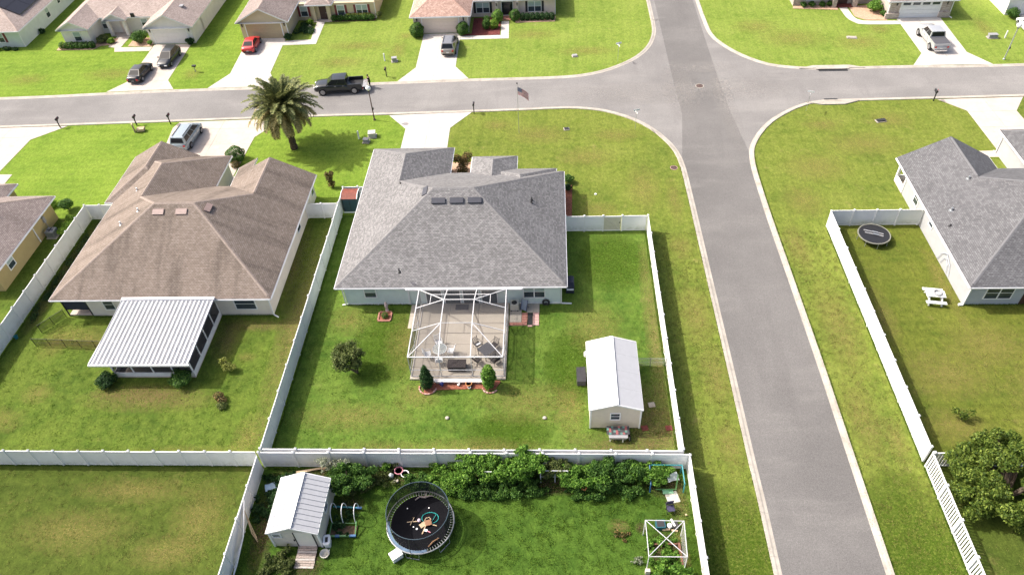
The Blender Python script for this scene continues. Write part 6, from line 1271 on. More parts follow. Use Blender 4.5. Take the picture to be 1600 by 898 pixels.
# hoop tunnel beside the shed
ht = thing('hoop_tunnel', 'garden bed with three white hoops beside the ivory shed', 'hoop tunnel', (-14.25, 24.3, 0))
for x in (-15.05, -14.3, -13.45): b = MB(); b.tube([(x, 24.1 + .6 * (1 - math.cos(math.pi * k / 12)), .1 + 1.35 * math.sin(math.pi * k / 12) ** .8) for k in range(13)], .03, 6); b.build('hoop', M['alu'], ht)
b = MB(); b.bar((-15.25, 25.35, .25), (-13.3, 25.25, .25), .09); b.build('back_rail', M['teal'], ht); b = MB(); b.bar((-15.1, 23.2, .2), (-13.4, 23.25, .2), .11); b.build('front_rail', M['lime'], ht)
b = MB(); b.bar((-14.7, 23.21, .2), (-14.4, 23.22, .2), .15); b.bar((-13.75, 23.24, .2), (-13.3, 23.25, .2), .14); b.bar((-13.6, 25.26, .25), (-13.25, 25.25, .25), .13); b.build('blue_joint', M['blue'], ht); b = MB(); b.bar((-13.35, 23.25, .2), (-13.35, 24.1, .6), .06); b.bar((-15.1, 23.2, .2), (-15.1, 24.1, .3), .06); b.bar((-15.1, 24.1, .3), (-13.4, 24.1, .3), .04); b.build('side_rail', M['lime'], ht)
tag(MB().box(-15.2, -13.35, 23.3, 24.0, -.04, .12).build('flower_bed', M['soil']), kind='structure')
t = thing('white_bin', 'white plastic bin with dark opening at the corner of the ivory shed', 'bin', (-15.1, 22.75, 0), .15); b = MB(); b.grid([[(sx * w, sy * d, z) for sx, sy in ((-1, -.7), (-.7, -1), (.7, -1), (1, -.7), (1, .7), (.7, 1), (-.7, 1), (-1, .7))] for w, d, z in ((.2, .3, .02), (.24, .36, .62))], closed=True, cap=True); b.build('bin', M['white'], t, world=False); b = MB(); b.box(-.09, .09, -.18, .18, .62, .63); b.build('opening', M['trim'], t, world=False)
t = thing('white_tub', 'round white tub lying on the grass below the plastic bin', 'tub', (-15.15, 22.0, 0)); b = MB(); b.lathe((0, 0, 0), [(.2, 0), (.3, .22), (.33, .22), (.27, .18), (.16, .04)], 16); b.build('tub', M['beige'], t, world=False); b = MB(); b.tube([(.2, .1, .2), (.32, .2, .35)], .02, 5); b.build('handle', M['white'], t, world=False)
t = thing('pipe_bundle', 'bundle of thin white pipes drooping against the left garden fence', 'pipes', (-20.7, 23.0, 0))
for k in range(6): o_ = rnd.uniform(-.1, .1); b = MB(); b.tube([(-20.95, 24.9 + o_ * 2, 1.75 + o_), (-20.75 + o_, 23.9, 1.5 + o_ * 2), (-20.55 + o_, 22.7, 1.05 + o_ * 2), (-20.72 + o_, 21.5 - k * .12, .35 + abs(o_)), (-20.85, 20.4 - k * .15, .06)], .022, 6); b.build('pipe', M['white'], t)
for k in range(3): b = MB(); b.tube([(-20.9, 24.4, 1.5 - k * .1), (-20.4 + .05 * k, 23.6 - k * .2, .5), (-20.05 + .08 * k, 23.1 - .15 * k, .1)], .025, 6); b.build('cane', M['palewood'], t)
t = thing('tarp_sheet', 'pale blue plastic sheet on the grass left of the ivory shed', 'plastic sheet', (-20.0, 26.95, 0), .35); b = MB(); b.grid([[(-.5 + .25 * i, -.3 + .2 * j, .12 + .06 * math.sin(i * 1.7 + j)) for i in range(5)] for j in range(4)]); b.build('sheet', M['tarp'], t, world=False)
t = thing('timber_plank', 'long pale plank leaning along the fence behind the ivory shed', 'plank', (-17.4, 28.25, 0), R(9)); b = MB(); b.bar((-1.15, 0, .12), (1.15, .05, .2), .16, .05); b.build('plank', M['palewood'], t, world=False); b = MB(); b.rbox((-.8, 0, .05), (.2, .2, .1)); b.rbox((.8, 0, .07), (.2, .2, .14)); b.build('support', M['brick'], t, world=False)
pot(-11.1, 28.15, 0, 'pink-rimmed pot by the fence head of the garden', M['pink'], .3, .32); pot(-10.62, 27.9, 0, 'white pot just right of the pink-rimmed pot', M['white'], .27, .3, dark=M['trim']); pot(-14.2, 28.2, 0, 'yellow pot beside the tall leafy plant near the shed', M['yellow'], .24, .24)
t = thing('white_jug', 'white plastic jug lying left of the pink-rimmed pot', 'jug', (-11.6, 27.75, 0), .2); b = MB(); b.lathe((0, 0, 0), [(.16, 0), (.17, .35), (.12, .45), (.05, .5), (.05, .56)], 12); b.build('jug', M['white'], t, world=False); b = MB(); b.tube([(.1, 0, .46), (.2, 0, .4), (.17, 0, .2)], .02, 5); b.build('handle', M['white'], t, world=False)
t = thing('concrete_block', 'pale concrete block on the soil below the white jug', 'block', (-11.25, 27.4, 0), .2); b = MB(); b.box(-.2, .2, -.1, .1, 0, .19); b.box(-.16, -.02, -.06, .06, .19, .195); b.build('block', M['kerb'], t, world=False)
ball_thing('dome_tub', 'round white dome tub just beyond the far rim of the trampoline', 'tub', (-9.55, 27.05, .0), .26, M['white'])
# trellises
def trellis(label, xs, y, h, loc):
    t = thing('trellis', label, 'trellis', loc)
    for x in xs: b = MB(); b.tube([(x, y, 0), (x + rnd.uniform(-.05, .05), y + .05, h)], .03, 6); b.build('post', M['alu'], t)
    for x0, x1_ in zip(xs, xs[1:]): b = MB(); b.bar((x0, y + .05, h), (x1_, y + .05, h), .04); b.bar((x0, y + .02, h * .5), (x1_, y + .02, h * .5), .02); b.build('rail', M['alu'], t)
trellis('white pole trellis under the left vine mass', [-4.85, -3.95, -1.95], 27.35, 1.45, (-3.5, 27.35, 0)); trellis('white pole trellis left bare beside the flowering pot', [-.98, 0.0, .9], 27.45, 1.45, (0, 27.45, 0))
t = thing('jungle_gym', 'teal and blue tube frame in the upper right corner of the vegetable garden', 'play frame', (7.6, 27.5, 0))
for a, b_, m in (((8.78, 28.25, 1.05), (8.78, 26.85, 1.0), 'teal'), ((8.78, 26.85, 1.0), (8.78, 26.75, 0), 'teal'), ((8.78, 28.25, 1.05), (8.78, 28.3, 0), 'teal'), ((6.6, 28.25, 1.05), (8.78, 28.25, 1.05), 'teal'), ((6.5, 26.75, 0), (6.5, 26.8, .95), 'blue'), ((6.5, 26.8, .95), (6.55, 28.25, 1.05), 'blue'), ((8.3, 26.95, 0), (8.45, 27.6, .9), 'lime'), ((6.9, 26.9, .15), (8.3, 26.9, .15), 'lime')): b = MB(); b.tube([a, b_], .042, 8); b.build('tube', M[m], t)
t = thing('plastic_sheet', 'clear pale sheet hanging inside the teal tube frame', 'plastic sheet', (8.1, 27.6, .55), .3); b = MB(); b.grid([[(-.4 + .2 * i, -.3 + .2 * j, .08 * math.sin(i + j * 1.3)) for i in range(5)] for j in range(4)]); b.build('sheet', screen_mat('clear_plastic', (.62, .68, .68), .75), t, world=False); b = MB(); b.bar((-.3, 0, -.5), (-.3, 0, 0), .03); b.bar((.3, 0, -.5), (.3, 0, 0), .03); b.build('support', M['alu'], t, world=False)
t = thing('plastic_board', 'flat off-white plastic board on the grass below the teal tube frame', 'lid', (8.0, 26.35, 0), .25); b = MB(); b.box(-.42, .42, -.42, .42, 0, .05); b.box(-.33, .33, -.33, .33, .05, .065); b.build('lid', M['beige'], t, world=False)
t = thing('green_tray', 'shallow green tray at the foot of the teal tube frame', 'tray', (7.72, 26.75, 0), .1); b = MB(); b.grid([[(sx * w, sy * d, z) for sx, sy in ((-1, -1), (1, -1), (1, 1), (-1, 1))] for w, d, z in ((.3, .12, .03), (.36, .17, .16), (.33, .15, .15), (.28, .1, .06))], closed=True, cap=True); b.build('tray', simple('pale_green', (.22, .44, .28), .5), t, world=False)
t = thing('camp_chair', 'navy fabric camp chair above the garden canopy frame', 'chair', (7.72, 25.35, 0), R(190)); b = MB(); b.rbox((0, 0, .40), (.5, .48, .04)); b.rbox((0, -.26, .68), (.5, .04, .52), 0, -.15); b.build('seat', simple('navy_cloth', (.045, .04, .085), .8), t, world=False); b = MB()
for sx in (-.26, .26): b.bar((sx, .25, 0), (sx, -.25, .62), .03); b.bar((sx, -.25, 0), (sx, .25, .6), .03)
b.build('frame', M['black'], t, world=False)
t = thing('crate', 'dark teal crate of tools at the top edge of the garden canopy frame', 'crate', (7.25, 24.25, 0), .05); b = MB(); b.box(-.62, .0, -.28, .28, 0, .4); b.build('crate', simple('deep_teal', (.02, .10, .13), .5), t, world=False); b = MB(); b.box(-.56, -.06, -.22, .22, .40, .405); b.build('opening', M['trim'], t, world=False)
t = thing('junk_pile', 'pile of white and black garden odds beside the dark teal crate', 'odds and ends', (7.65, 24.2, 0)); b = MB(); b.ball((-.1, 0, .2), .2, 8, .8); b.rbox((.1, .12, .4), (.12, .5, .08), .5, .3); b.build('white_bag', M['white'], t, world=False); b = MB(); b.rbox((.25, .05, .18), (.35, .5, .34), .2); b.build('black_bag', M['trim'], t, world=False); b = MB(); b.rbox((-.35, -.22, .08), (.5, .14, .12), .1); b.rbox((.2, -.28, .06), (.4, .12, .1), -.1); b.build('board', M['palewood'], t, world=False)
cn = thing('canopy_frame', 'white pipe canopy frame with crossed top bars over vegetable plants', 'canopy frame', (7.0, 22.4, 0)); q = [(5.76, 23.62), (8.2, 23.58), (8.1, 21.2), (5.75, 21.2)]
for k in range(4):
    a, b_ = q[k], q[(k + 1) % 4]; b = MB(); b.tube([(*a, 2.0), (*b_, 2.0)], .028, 6); b.build('top_bar', M['cage'], cn)
    b = MB(); b.tube([(*a, 0), (*a, 2.0)], .028, 6); b.build('leg', M['alu'], cn)
for a, b_ in ((0, 2), (1, 3)): b = MB(); b.tube([(*q[a], 2.02 + .03 * a), (*q[b_], 2.02 + .03 * a)], .026, 6); b.build('cross_bar', M['cage'], cn)
MB().face([(*q[1], 0.1), (*q[2], .1), (*q[2], 2.0), (*q[1], 2.0)]).build('side_netting', M['mesh_galv'], cn)
b = MB(); b.bar((8.0, 23.0, .15), (8.05, 21.2, .15), .14, .2); b.bar((5.9, 22.9, .12), (7.9, 22.95, .12), .08, .16); b.build('bed_board', simple('red_wood', (.17, .075, .05), .8), cn); b = MB(); b.box(5.65, 5.95, 20.95, 21.15, 0, .45); b.build('pot', simple('pale_pot', (.55, .48, .42), .7), cn)
ball_thing('yellow_ball', 'small pale yellow ball on the grass beside the street-side garden fence', 'ball', (8.75, 25.05, 0), .08, M['palewood'])
for x, y, l in ((-8.1, 32.86, 'small white stone on the main back lawn, the left of two'), (-.74, 32.88, 'small orange-white stone on the main back lawn, the right of two')): t = thing('lawn_stone', l, 'stone', (x, y, 0)); b = MB(); b.ball((0, 0, .05), .17, 8, .5); b.build('stone', M['kerb'], t, smooth=True, world=False)
t = thing('garden_stake', 'pale marker peg on the side lawn of the main house', 'marker', (4.3, 60.0, 0)); b = MB(); b.lathe((0, 0, 0), [(.12, 0), (.12, .08), (.02, .1)], 8); b.build('peg', M['white'], t, world=False)
# dry yard of the grey house
t2 = thing('trampoline', 'small low trampoline with two pale poles lying on its black mat', 'trampoline', (29.25, 52.75, 0)); b = MB(); b.face(ci(1.34, .64)); b.build('jumping_mat', M['black'], t2, world=False); b = MB(); b.grid([ci(1.33, .65), ci(1.42, .66), ci(1.44, .60)], closed=True); b.build('rim_pad', simple('grey_olive_pad', (.20, .20, .16), .7), t2, world=False)
for k in range(8): a = 2 * math.pi * k / 8; b = MB(); b.tube([(1.35 * math.cos(a), 1.35 * math.sin(a), .6), (1.38 * math.cos(a), 1.38 * math.sin(a), 0)], .03, 6); b.build('leg', M['galv'], t2, world=False)
for k, y in enumerate((.22, -.12)): t = thing('net_pole', ('longer' if k == 0 else 'shorter') + ' pale pole lying across the small low trampoline', 'pole', (29.25, 52.75 + y, .64), R(-22)); b = MB(); b.tube([(-.85, 0, .04), (.85 - .1 * k, 0, .04)], .06, 6); b.build('pole', M['grey'], t, world=False); b = MB(); b.rbox((.1, 0, .09), (.5, .14, .03)); b.build('sleeve', M['galv'], t, world=False)
t = thing('picnic_table', 'white plastic picnic table with attached benches on the dry yard', 'picnic table', (31.9, 45.0, 0), R(-8)); b = MB(); b.prism([(-.75, -.38), (.75, -.38), (.75, .38), (-.75, .38)], .66, .72); b.build('tabletop', M['white'], t, world=False)
for sy in (-1, 1): b = MB(); b.prism([(-.8, sy * .78 - .15), (.8, sy * .78 - .15), (.8, sy * .78 + .15), (-.8, sy * .78 + .15)], .38, .44); b.build('bench', M['white'], t, world=False)
for sx in (-.5, .5): b = MB(); b.bar((sx, -.8, .02), (sx, -.2, .66), .1); b.bar((sx, .8, .02), (sx, .2, .66), .1); b.bar((sx, -.8, .36), (sx, .8, .36), .08); b.build('leg', M['white'], t, world=False)
t = thing('inner_tube', 'grey ring lying on the white picnic table', 'ring', (32.05, 45.02, .72)); b = MB(); b.tube([(.30 * math.cos(2 * math.pi * k / 20), .30 * math.sin(2 * math.pi * k / 20), .07) for k in range(20)], .075, 8, True); b.build('ring', M['grey'], t, smooth=True, world=False)
t = thing('garden_hose', 'pale blue-grey hose looped on the side wall of the grey house', 'hose', (33.9, 48.6, 0)); b = MB(); b.tube([(33.95, 49.9, .2), (33.95, 49.6, 1.1), (33.95, 48.9, 1.6), (33.95, 47.9, 1.15), (33.95, 47.5, .3)], .03, 6); b.tube([(33.96, 49.3, .25), (33.96, 49.1, .9), (33.96, 48.7, 1.2), (33.96, 48.2, .9), (33.96, 48.0, .25)], .025, 6); b.build('hose', simple('pale_blue_hose', (.40, .44, .52), .5), t)
# ------------------------------------------------------------------ plants
def limbs(root, base, tips, r=.06, mat=None, name='trunk'):
    b = MB(); g = Vector(base)
    for t_ in tips:
        t_ = Vector(t_); mid = g.lerp(t_, .5) + Vector((rnd.uniform(-.1, .1), rnd.uniform(-.1, .1), .08)) * min(1, (t_ - g).length); b.tube([g, mid, t_], [r, r * .7, r * .3], 6)
    return b.build(name, mat or M['bark'], root)
_sd = [10]
def shrub(name, label, cat, x, y, blobs, n, size, mat, group=None, stem=True, flat=.5, shell=.55):
    """blobs are relative to (x, y)"""
    t = thing(name, label, cat, (x, y, 0), 0, group); _sd[0] += 1
    if stem: limbs(t, (x, y, 0), [(x + q[0] * .7, y + q[1] * .7, q[2]) for q in blobs[:6]], .05)
    leaf_cloud('foliage', [(x + q[0], y + q[1], *q[2:]) for q in blobs], n, size, M[mat], t, seed=_sd[0], flat=flat, shell=shell); return t
def ball(r, h=None): h = h or r; return [(0, 0, h * .95, r, r, h)]
def rough_ball(r, k=6, h=None, seed=1):
    q = random.Random(seed); h = h or r; out = [(0, 0, h, r * .72, r * .72, h * .8)]
    for i in range(k): a = 2 * math.pi * i / k + q.uniform(-.3, .3); out.append((r * .55 * math.cos(a), r * .55 * math.sin(a), h * q.uniform(.6, 1.35), r * .48, r * .48, h * .45))
    return out
# palm
pm = thing('palm_tree', 'date palm with a wide crown of arching fronds beside the brown-roofed house drive', 'palm tree', (-28.76, 69.12, 0))
b = MB(); n = 14; rows = []
for k in range(n + 1):
    t = k / n; r = .36 - .06 * t + (.05 if k % 2 else 0) + .12 * max(0, .15 - t) * 6 * .3; x, y, z = -28.76 - .22 * t, 69.12 + .6 * t, 4.35 * t
    rows.append([(x + r * math.cos(2 * math.pi * j / 12), y + r * math.sin(2 * math.pi * j / 12), z) for j in range(12)])
b.grid(rows, closed=True, cap=True); b.build('trunk', simple('palm_trunk', (.10, .075, .05), .95, .1, var=.6, scale=8), pm)
b = MB()
for k in range(70): a, z = rnd.uniform(0, 6.28), rnd.uniform(2.6, 4.5); t = z / 4.35; c = Vector((-28.76 - .22 * t, 69.12 + .6 * t, z)); d = Vector((math.cos(a), math.sin(a), .5)); b.bar(c + d * .25, c + d * (.55 + .2 * rnd.random()), .09, .05)
b.build('frond_stub', M['frond_old'], pm)
def frond_mesh(droop, L, seed, mat):
    q = random.Random(seed); b = MB(); pts = []; ang = 1.0 - droop * .35
    P = Vector((0, 0, 0)); N_ = 16
    for k in range(N_ + 1): pts.append(P.copy()); a = ang - droop * 1.55 * (k / N_) ** 1.3; P = P + Vector((0, math.cos(a), math.sin(a))) * (L / N_)
    b.tube(pts, [.035 * (1 - .8 * k / N_) for k in range(N_ + 1)], 4); F = 52
    for k in range(F):
        t = .12 + .88 * k / F; i = min(int(t * N_), N_ - 1); f = t * N_ - i; c = pts[i].lerp(pts[i + 1], f); d = (pts[i + 1] - pts[i]).normalized(); up = Vector((1, 0, 0)).cross(d)
        ll = (.62 * math.sin(math.pi * min(1, .12 + t * .88)) ** .6 + .10) * (.85 + .3 * q.random())
        for s_ in (-1, 1):
            e = (Vector((s_, 0, 0)) * .72 + d * .62 + up * q.uniform(.02, .38)).normalized(); w = d * .045
            m = c + e * ll * .55; tip = c + e * ll - Vector((0, 0, .16 * ll)); b.face([c - w, c + w, m + w * .9, m - w * .9]); b.face([m - w * .9, m + w * .9, tip])
    return b.mesh('frond', mat)
FM = [frond_mesh(d, L * 1.06, i, M['frond'] if i < 6 else M['frond_old']) for i, (d, L) in enumerate(((.35, 3.3), (.55, 3.9), (.7, 4.2), (.8, 4.4), (.9, 4.3), (1.0, 4.4), (1.05, 4.2), (1.25, 3.9), (1.4, 3.7), (1.5, 3.4)))]
for k in range(120):
    t = k / 120; i = min(9, int(t * 10)); el = 1.0 - 1.45 * t
    link('frond', FM[i], pm, (-.22, .6, 4.45 - .25 * t), rot=(el * .55 + rnd.uniform(-.12, .12), rnd.uniform(-.25, .25), k * 2.39996 + rnd.uniform(-.15, .15)), scale=(1, rnd.uniform(.85, 1.05), 1))
# trees
t = thing('garden_tree', 'small round leaning tree on the left of the main back lawn', 'tree', (-15.76, 37.19, 0)); c0 = Vector((-16.35, 37.55, 1.75)); g_ = random.Random(5); bl = [(c0.x, c0.y, c0.z, .8, .8, .6)]
for k in range(16): a, e = g_.uniform(0, 6.28), g_.uniform(-.6, 1.0); bl.append((c0.x + 1.0 * math.cos(a) * math.cos(e), c0.y + 1.0 * math.sin(a) * math.cos(e), c0.z + .75 * math.sin(e), g_.uniform(.35, .6), g_.uniform(.35, .6), g_.uniform(.28, .45)))
limbs(t, (-15.76, 37.19, 0), [(q[0], q[1], q[2]) for q in bl[:9]], .05); leaf_cloud('crown', bl, 5600, .08, M['leaf_olive'], t, seed=3, flat=.9, shell=.2)
t = thing('bushy_tree', 'big bushy evergreen tree in the lower right corner over the slatted fence', 'tree', (30.0, 26.5, 0)); g_ = random.Random(9); bl = []
for k in range(58):
    a, e = g_.uniform(0, 6.28), math.asin(g_.uniform(-.35, 1.0)); rr = 3.15 * (.75 + .25 * g_.random()); s_ = g_.uniform(.55, 1.05); bl.append((29.8 + rr * math.cos(a) * math.cos(e), 26.8 + rr * math.sin(a) * math.cos(e) * .95, 1.75 + 1.85 * math.sin(e) * (.8 + .3 * g_.random()), s_, s_, s_ * .7))
q = random.Random(77); bl = [(x + q.uniform(-.8, .8) * rx, y + q.uniform(-.8, .8) * rx, z + q.uniform(-.6, .9) * rx, rx * f, rx * f, rz * f * 1.25) for x, y, z, rx, ry, rz in bl for f in (.8, .6, .45)]
limbs(t, (30.0, 26.5, 0), [(q[0], q[1], q[2]) for q in bl[:18]], .16); leaf_cloud('crown', bl, 62000, .09, M['leaf_oak'], t, seed=4, flat=.8, shell=.4)
shrub('young_bush', 'small red-tipped bush in the dry yard above the big bushy tree', 'bush', 29.6, 32.8, [(-.5, .3, .7, .35, .3, .35), (.5, .2, .7, .4, .3, .3), (0, 0, .5, .35, .35, .4), (-.3, -.1, .9, .25, .25, .3)], 420, .075, 'leaf_oak', flat=.9, shell=.3)
# columnar shrubs by the patio
def column(label, x, y, prof, n, size, mat):
    t = thing('columnar_shrub', label, 'shrub', (x, y, 0)); limbs(t, (x, y, 0), [(x, y, prof[-1][0] * .9)], .06); _sd[0] += 1
    leaf_cloud('foliage', [(x + rnd.uniform(-.05, .05), y + rnd.uniform(-.05, .05), z, r, r, h) for z, r, h in prof], n, size, M[mat], t, seed=_sd[0], flat=.55, shell=.7)
column('pointed dark green columnar shrub left of the stone bench', -9.92, 35.8, [(.45, .48, .4), (.8, .55, .4), (1.15, .50, .4), (1.5, .42, .4), (1.85, .33, .38), (2.15, .23, .35), (2.45, .13, .32)], 4200, .055, 'leaf_dark')
column('bright leafy columnar shrub right of the stone bench', -5.08, 35.85, [(.45, .46, .4), (.85, .55, .42), (1.25, .58, .42), (1.65, .55, .4), (2.0, .45, .38), (2.3, .30, .3)], 2600, .085, 'leaf_vine')
shrub('low_shrub', 'small round shrub inside the brick-edged square bed', 'shrub', -14.45, 43.3, ball(.32, .28), 700, .04, 'leaf_hedge', stem=False)
# brown-roofed house yard
shrub('round_bush', 'round dark bush at the left corner of the white metal porch', 'bush', -35.95, 36.15, rough_ball(.85, 7, .6, 2), 3600, .06, 'leaf_dark'); shrub('round_bush', 'round dark bush at the right corner of the white metal porch', 'bush', -29.85, 36.25, rough_ball(.95, 7, .68, 3), 4200, .06, 'leaf_hedge')
shrub('feathery_bush', 'pale feathery young bush on the lawn right of the white metal porch', 'bush', -26.45, 37.5, [(0, 0, .55, .45, .45, .4), (-.45, .25, .8, .25, .22, .4), (.4, -.05, .5, .4, .35, .3), (-.1, .3, 1.0, .2, .2, .35)], 1300, .06, 'leaf_yellow', flat=.9, shell=.2)
shrub('weedy_bush', 'half brown weedy clump on the lawn below the feathery bush', 'bush', -26.1, 34.4, [(-.2, .3, .35, .42, .35, .35), (.1, 0, .25, .4, .3, .25)], 900, .06, 'leaf_brown', stem=False); shrub('weedy_bush', 'green weedy clump touching the half brown clump', 'bush', -25.8, 33.85, [(0, 0, .22, .42, .35, .22)], 500, .06, 'leaf_olive', stem=False)
shrub('topiary_bush', 'clipped round green bush beside the brown-roofed house drive', 'bush', -34.6, 67.0, ball(1.0, .85), 5200, .06, 'leaf_hedge', flat=.35, shell=.85); shrub('brown_bush', 'small brown bush just below the clipped round bush', 'bush', -34.35, 65.7, ball(.5, .4), 600, .06, 'leaf_brown')
shrub('brown_bush', 'dark red-brown bush at the left front of the brown-roofed house', 'bush', -44.9, 61.2, rough_ball(.55, 4, .45, 8), 700, .06, 'leaf_brown')
shrub('slender_bush', 'slender reddish bush between the brown-roofed house and the palm shadow', 'bush', -22.9, 61.8, [(0, 0, .5, .4, .35, .45), (-.15, .1, 1.1, .4, .35, .4), (.1, .2, 1.6, .3, .3, .35), (-.35, .2, 1.5, .25, .25, .35)], 1400, .07, 'leaf_brown', flat=.9, shell=.2)
shrub('low_shrub', 'low dark shrub against the right front corner of the brown-roofed house', 'shrub', -23.6, 58.2, rough_ball(.55, 4, .4, 4), 900, .06, 'leaf_dark')
# mustard house side
shrub('round_bush', 'dark round bush at the front corner of the mustard house', 'bush', -49.9, 58.7, rough_ball(.75, 6, .75, 6), 2600, .06, 'leaf_hedge'); shrub('bright_bush', 'bright lime bush in front of the mustard house', 'bush', -52.1, 59.3, rough_ball(.8, 5, .4, 7), 1900, .06, 'leaf_bright')
for y, l in ((56.6, 'bright lime bush beside the air conditioner, the farthest of three'), (55.6, 'bright lime bush beside the air conditioner, the middle of three'), (54.8, 'bright lime bush beside the air conditioner, the nearest of three')): shrub('bright_bush', l, 'bush', -48.5, y, rough_ball(.6, 5, .5, int(y)), 1500, .06, 'leaf_bright', 'lime bushes by the air conditioner')
shrub('dark_weeds', 'strip of dark weeds at the foot of the long side fence', 'weeds', -46.1, 49.0, [(rnd.uniform(-.2, .3), rnd.uniform(-6, 6), .12, .3, .7, .2) for _ in range(16)], 1600, .06, 'leaf_dark', stem=False)
# main house front and side
shrub('reddish_shrub', 'tall reddish shrub in the recess beside the garage of the main house', 'shrub', -9.4, 63.6, [(0, 0, .7, .7, .6, .6), (.2, .3, 1.5, .75, .6, .6), (-.45, .2, 2.0, .5, .45, .5), (.6, .5, 2.1, .55, .5, .45), (.1, 1.0, 1.2, .6, .5, .5)], 2600, .08, 'leaf_brown', flat=.9, shell=.25)
shrub('round_bush', 'dark bush at the right front corner of the main house, the farther one', 'bush', 1.6, 62.1, rough_ball(.62, 5, .5, 11), 1500, .06, 'leaf_hedge'); shrub('round_bush', 'dark bush at the right front corner of the main house, the nearer one', 'bush', 1.5, 60.7, rough_ball(.5, 5, .45, 12), 1100, .06, 'leaf_dark')
shrub('small_shrub', 'small leafy plant on the walk bed of the grey house', 'plant', 42.9, 63.2, rough_ball(.35, 3, .25, 2), 350, .06, 'leaf_olive', stem=False); shrub('small_shrub', 'small leafy plant in the recess beside the garage of the grey house', 'plant', 42.9, 61.0, rough_ball(.4, 3, .28, 3), 400, .06, 'leaf_hedge', stem=False)
# across the street
def hedge(label, x0, x1_, y, d, h, mat, n): return shrub('clipped_hedge', label, 'hedge', (x0 + x1_) / 2, y, [((k + .5) * (x1_ - x0) / 7 - (x1_ - x0) / 2, 0, h * .5, (x1_ - x0) / 11, d * .5, h * .5) for k in range(7)], n, .07, mat, stem=False, flat=.4, shell=.75)
hedge('dark clipped hedge below the left gable window of the ivory house', -67.9, -63.0, 94.5, 1.1, .9, 'leaf_hedge', 5000); shrub('round_bush', 'olive bush at the porch left of the ivory house walk', 'bush', -62.4, 96.0, rough_ball(.85, 6, .6, 21), 2200, .07, 'leaf_olive'); shrub('bright_bush', 'yellow-green bush beside the ivory house porch column', 'bush', -61.2, 95.7, rough_ball(.55, 5, .4, 22), 1100, .07, 'leaf_bright')
shrub('round_bush', 'big dark bush between the porch and the garage of the ivory house', 'bush', -57.0, 95.8, rough_ball(1.15, 7, .95, 23), 3800, .07, 'leaf_hedge'); shrub('low_shrub', 'small leafy plant left of the ivory garage door', 'plant', -55.3, 94.9, rough_ball(.4, 4, .35, 24), 500, .06, 'leaf_vine'); shrub('round_bush', 'dark round bush right of the ivory garage door', 'bush', -49.4, 94.6, rough_ball(.65, 5, .55, 25), 1700, .07, 'leaf_dark')
shrub('low_shrub', 'low dark plants by the front window of the green house', 'plants', -76.0, 94.4, [(-1.2, 0, .25, .7, .4, .3), (.4, .1, .25, .7, .4, .3), (1.6, 0, .2, .5, .35, .25)], 1100, .07, 'leaf_dark', stem=False); shrub('low_shrub', 'dark plant against the side wall of the green house', 'plant', -73.0, 99.4, rough_ball(.5, 4, .4, 26), 700, .07, 'leaf_dark')
shrub('round_bush', 'dark round bush right of the tan garage door', 'bush', -36.0, 95.4, rough_ball(.6, 5, .5, 27), 1600, .07, 'leaf_dark'); shrub('low_shrub', 'patch of lush ground plants in the tan house recess', 'plants', -34.4, 97.4, [(rnd.uniform(-1.1, 1.1), rnd.uniform(-1.5, 2.4), .22, .6, .7, .28) for _ in range(12)], 3200, .08, 'leaf_dark', stem=False); shrub('bright_bush', 'bright leafy plant beside the tan house porch', 'plant', -33.9, 99.6, rough_ball(.5, 4, .5, 29), 900, .08, 'leaf_bright')
shrub('low_shrub', 'white-flowered plant in the tan house recess', 'plant', -33.7, 98.5, rough_ball(.3, 3, .3, 30), 350, .06, 'leaf_grey'); hedge('clipped hedge with a pale yellow top under the tan house windows', -31.1, -25.0, 100.75, .8, .85, 'leaf_hedge', 4200); shrub('clipped_hedge', 'pale yellow flowering row along the top of the tan house hedge', 'hedge', -27.2, 101.0, [(-1.4 + .7 * k, 0, .78, .5, .25, .16) for k in range(5)], 1500, .06, 'leaf_yellow', stem=False); shrub('standard_bush', 'small ball-headed bush at the right end of the tan house', 'bush', -24.2, 100.9, [(0, 0, .75, .42, .42, .35)], 1100, .06, 'leaf_olive')
shrub('topiary_bush', 'round clipped bush left of the peach garage door', 'bush', -18.1, 95.3, ball(.95, .95), 4200, .07, 'leaf_hedge', flat=.4, shell=.8); shrub('topiary_bush', 'round clipped bush right of the peach garage door', 'bush', -11.9, 95.55, ball(.85, .85), 3600, .07, 'leaf_hedge', flat=.4, shell=.8)
shrub('standard_bush', 'small green ball bush in the dark mulch, nearest the peach house window', 'bush', -8.9, 98.6, ball(.5, .55), 900, .07, 'leaf_hedge'); shrub('standard_bush', 'dark green ball bush in the middle of the dark mulch bed', 'bush', -8.85, 96.9, ball(.55, .7), 1200, .07, 'leaf_hedge'); shrub('bright_bush', 'yellow-green ball bush in the dark mulch beside the concrete walk', 'bush', -7.8, 97.1, ball(.68, .65), 1500, .07, 'leaf_bright')
shrub('topiary_bush', 'yellow-green clipped bush left of the peach house entry', 'bush', -7.35, 99.1, ball(.78, .85), 2400, .07, 'leaf_vine', flat=.4, shell=.8); shrub('topiary_bush', 'green clipped bush right of the peach house entry', 'bush', -5.0, 99.3, ball(.75, .78), 2200, .07, 'leaf_hedge', flat=.4, shell=.8); hedge('dark clipped hedge under the right window of the peach house', -4.3, .4, 99.3, 1.1, 1.0, 'leaf_dark', 5200)
shrub('round_bush', 'bright round bush beside the stone house garage', 'bush', 43.3, 98.9, rough_ball(1.05, 7, .85, 41), 3400, .07, 'leaf_vine'); shrub('low_shrub', 'dark plant right of the bright round bush at the stone house', 'plant', 44.1, 97.6, rough_ball(.5, 4, .45, 42), 800, .07, 'leaf_hedge')
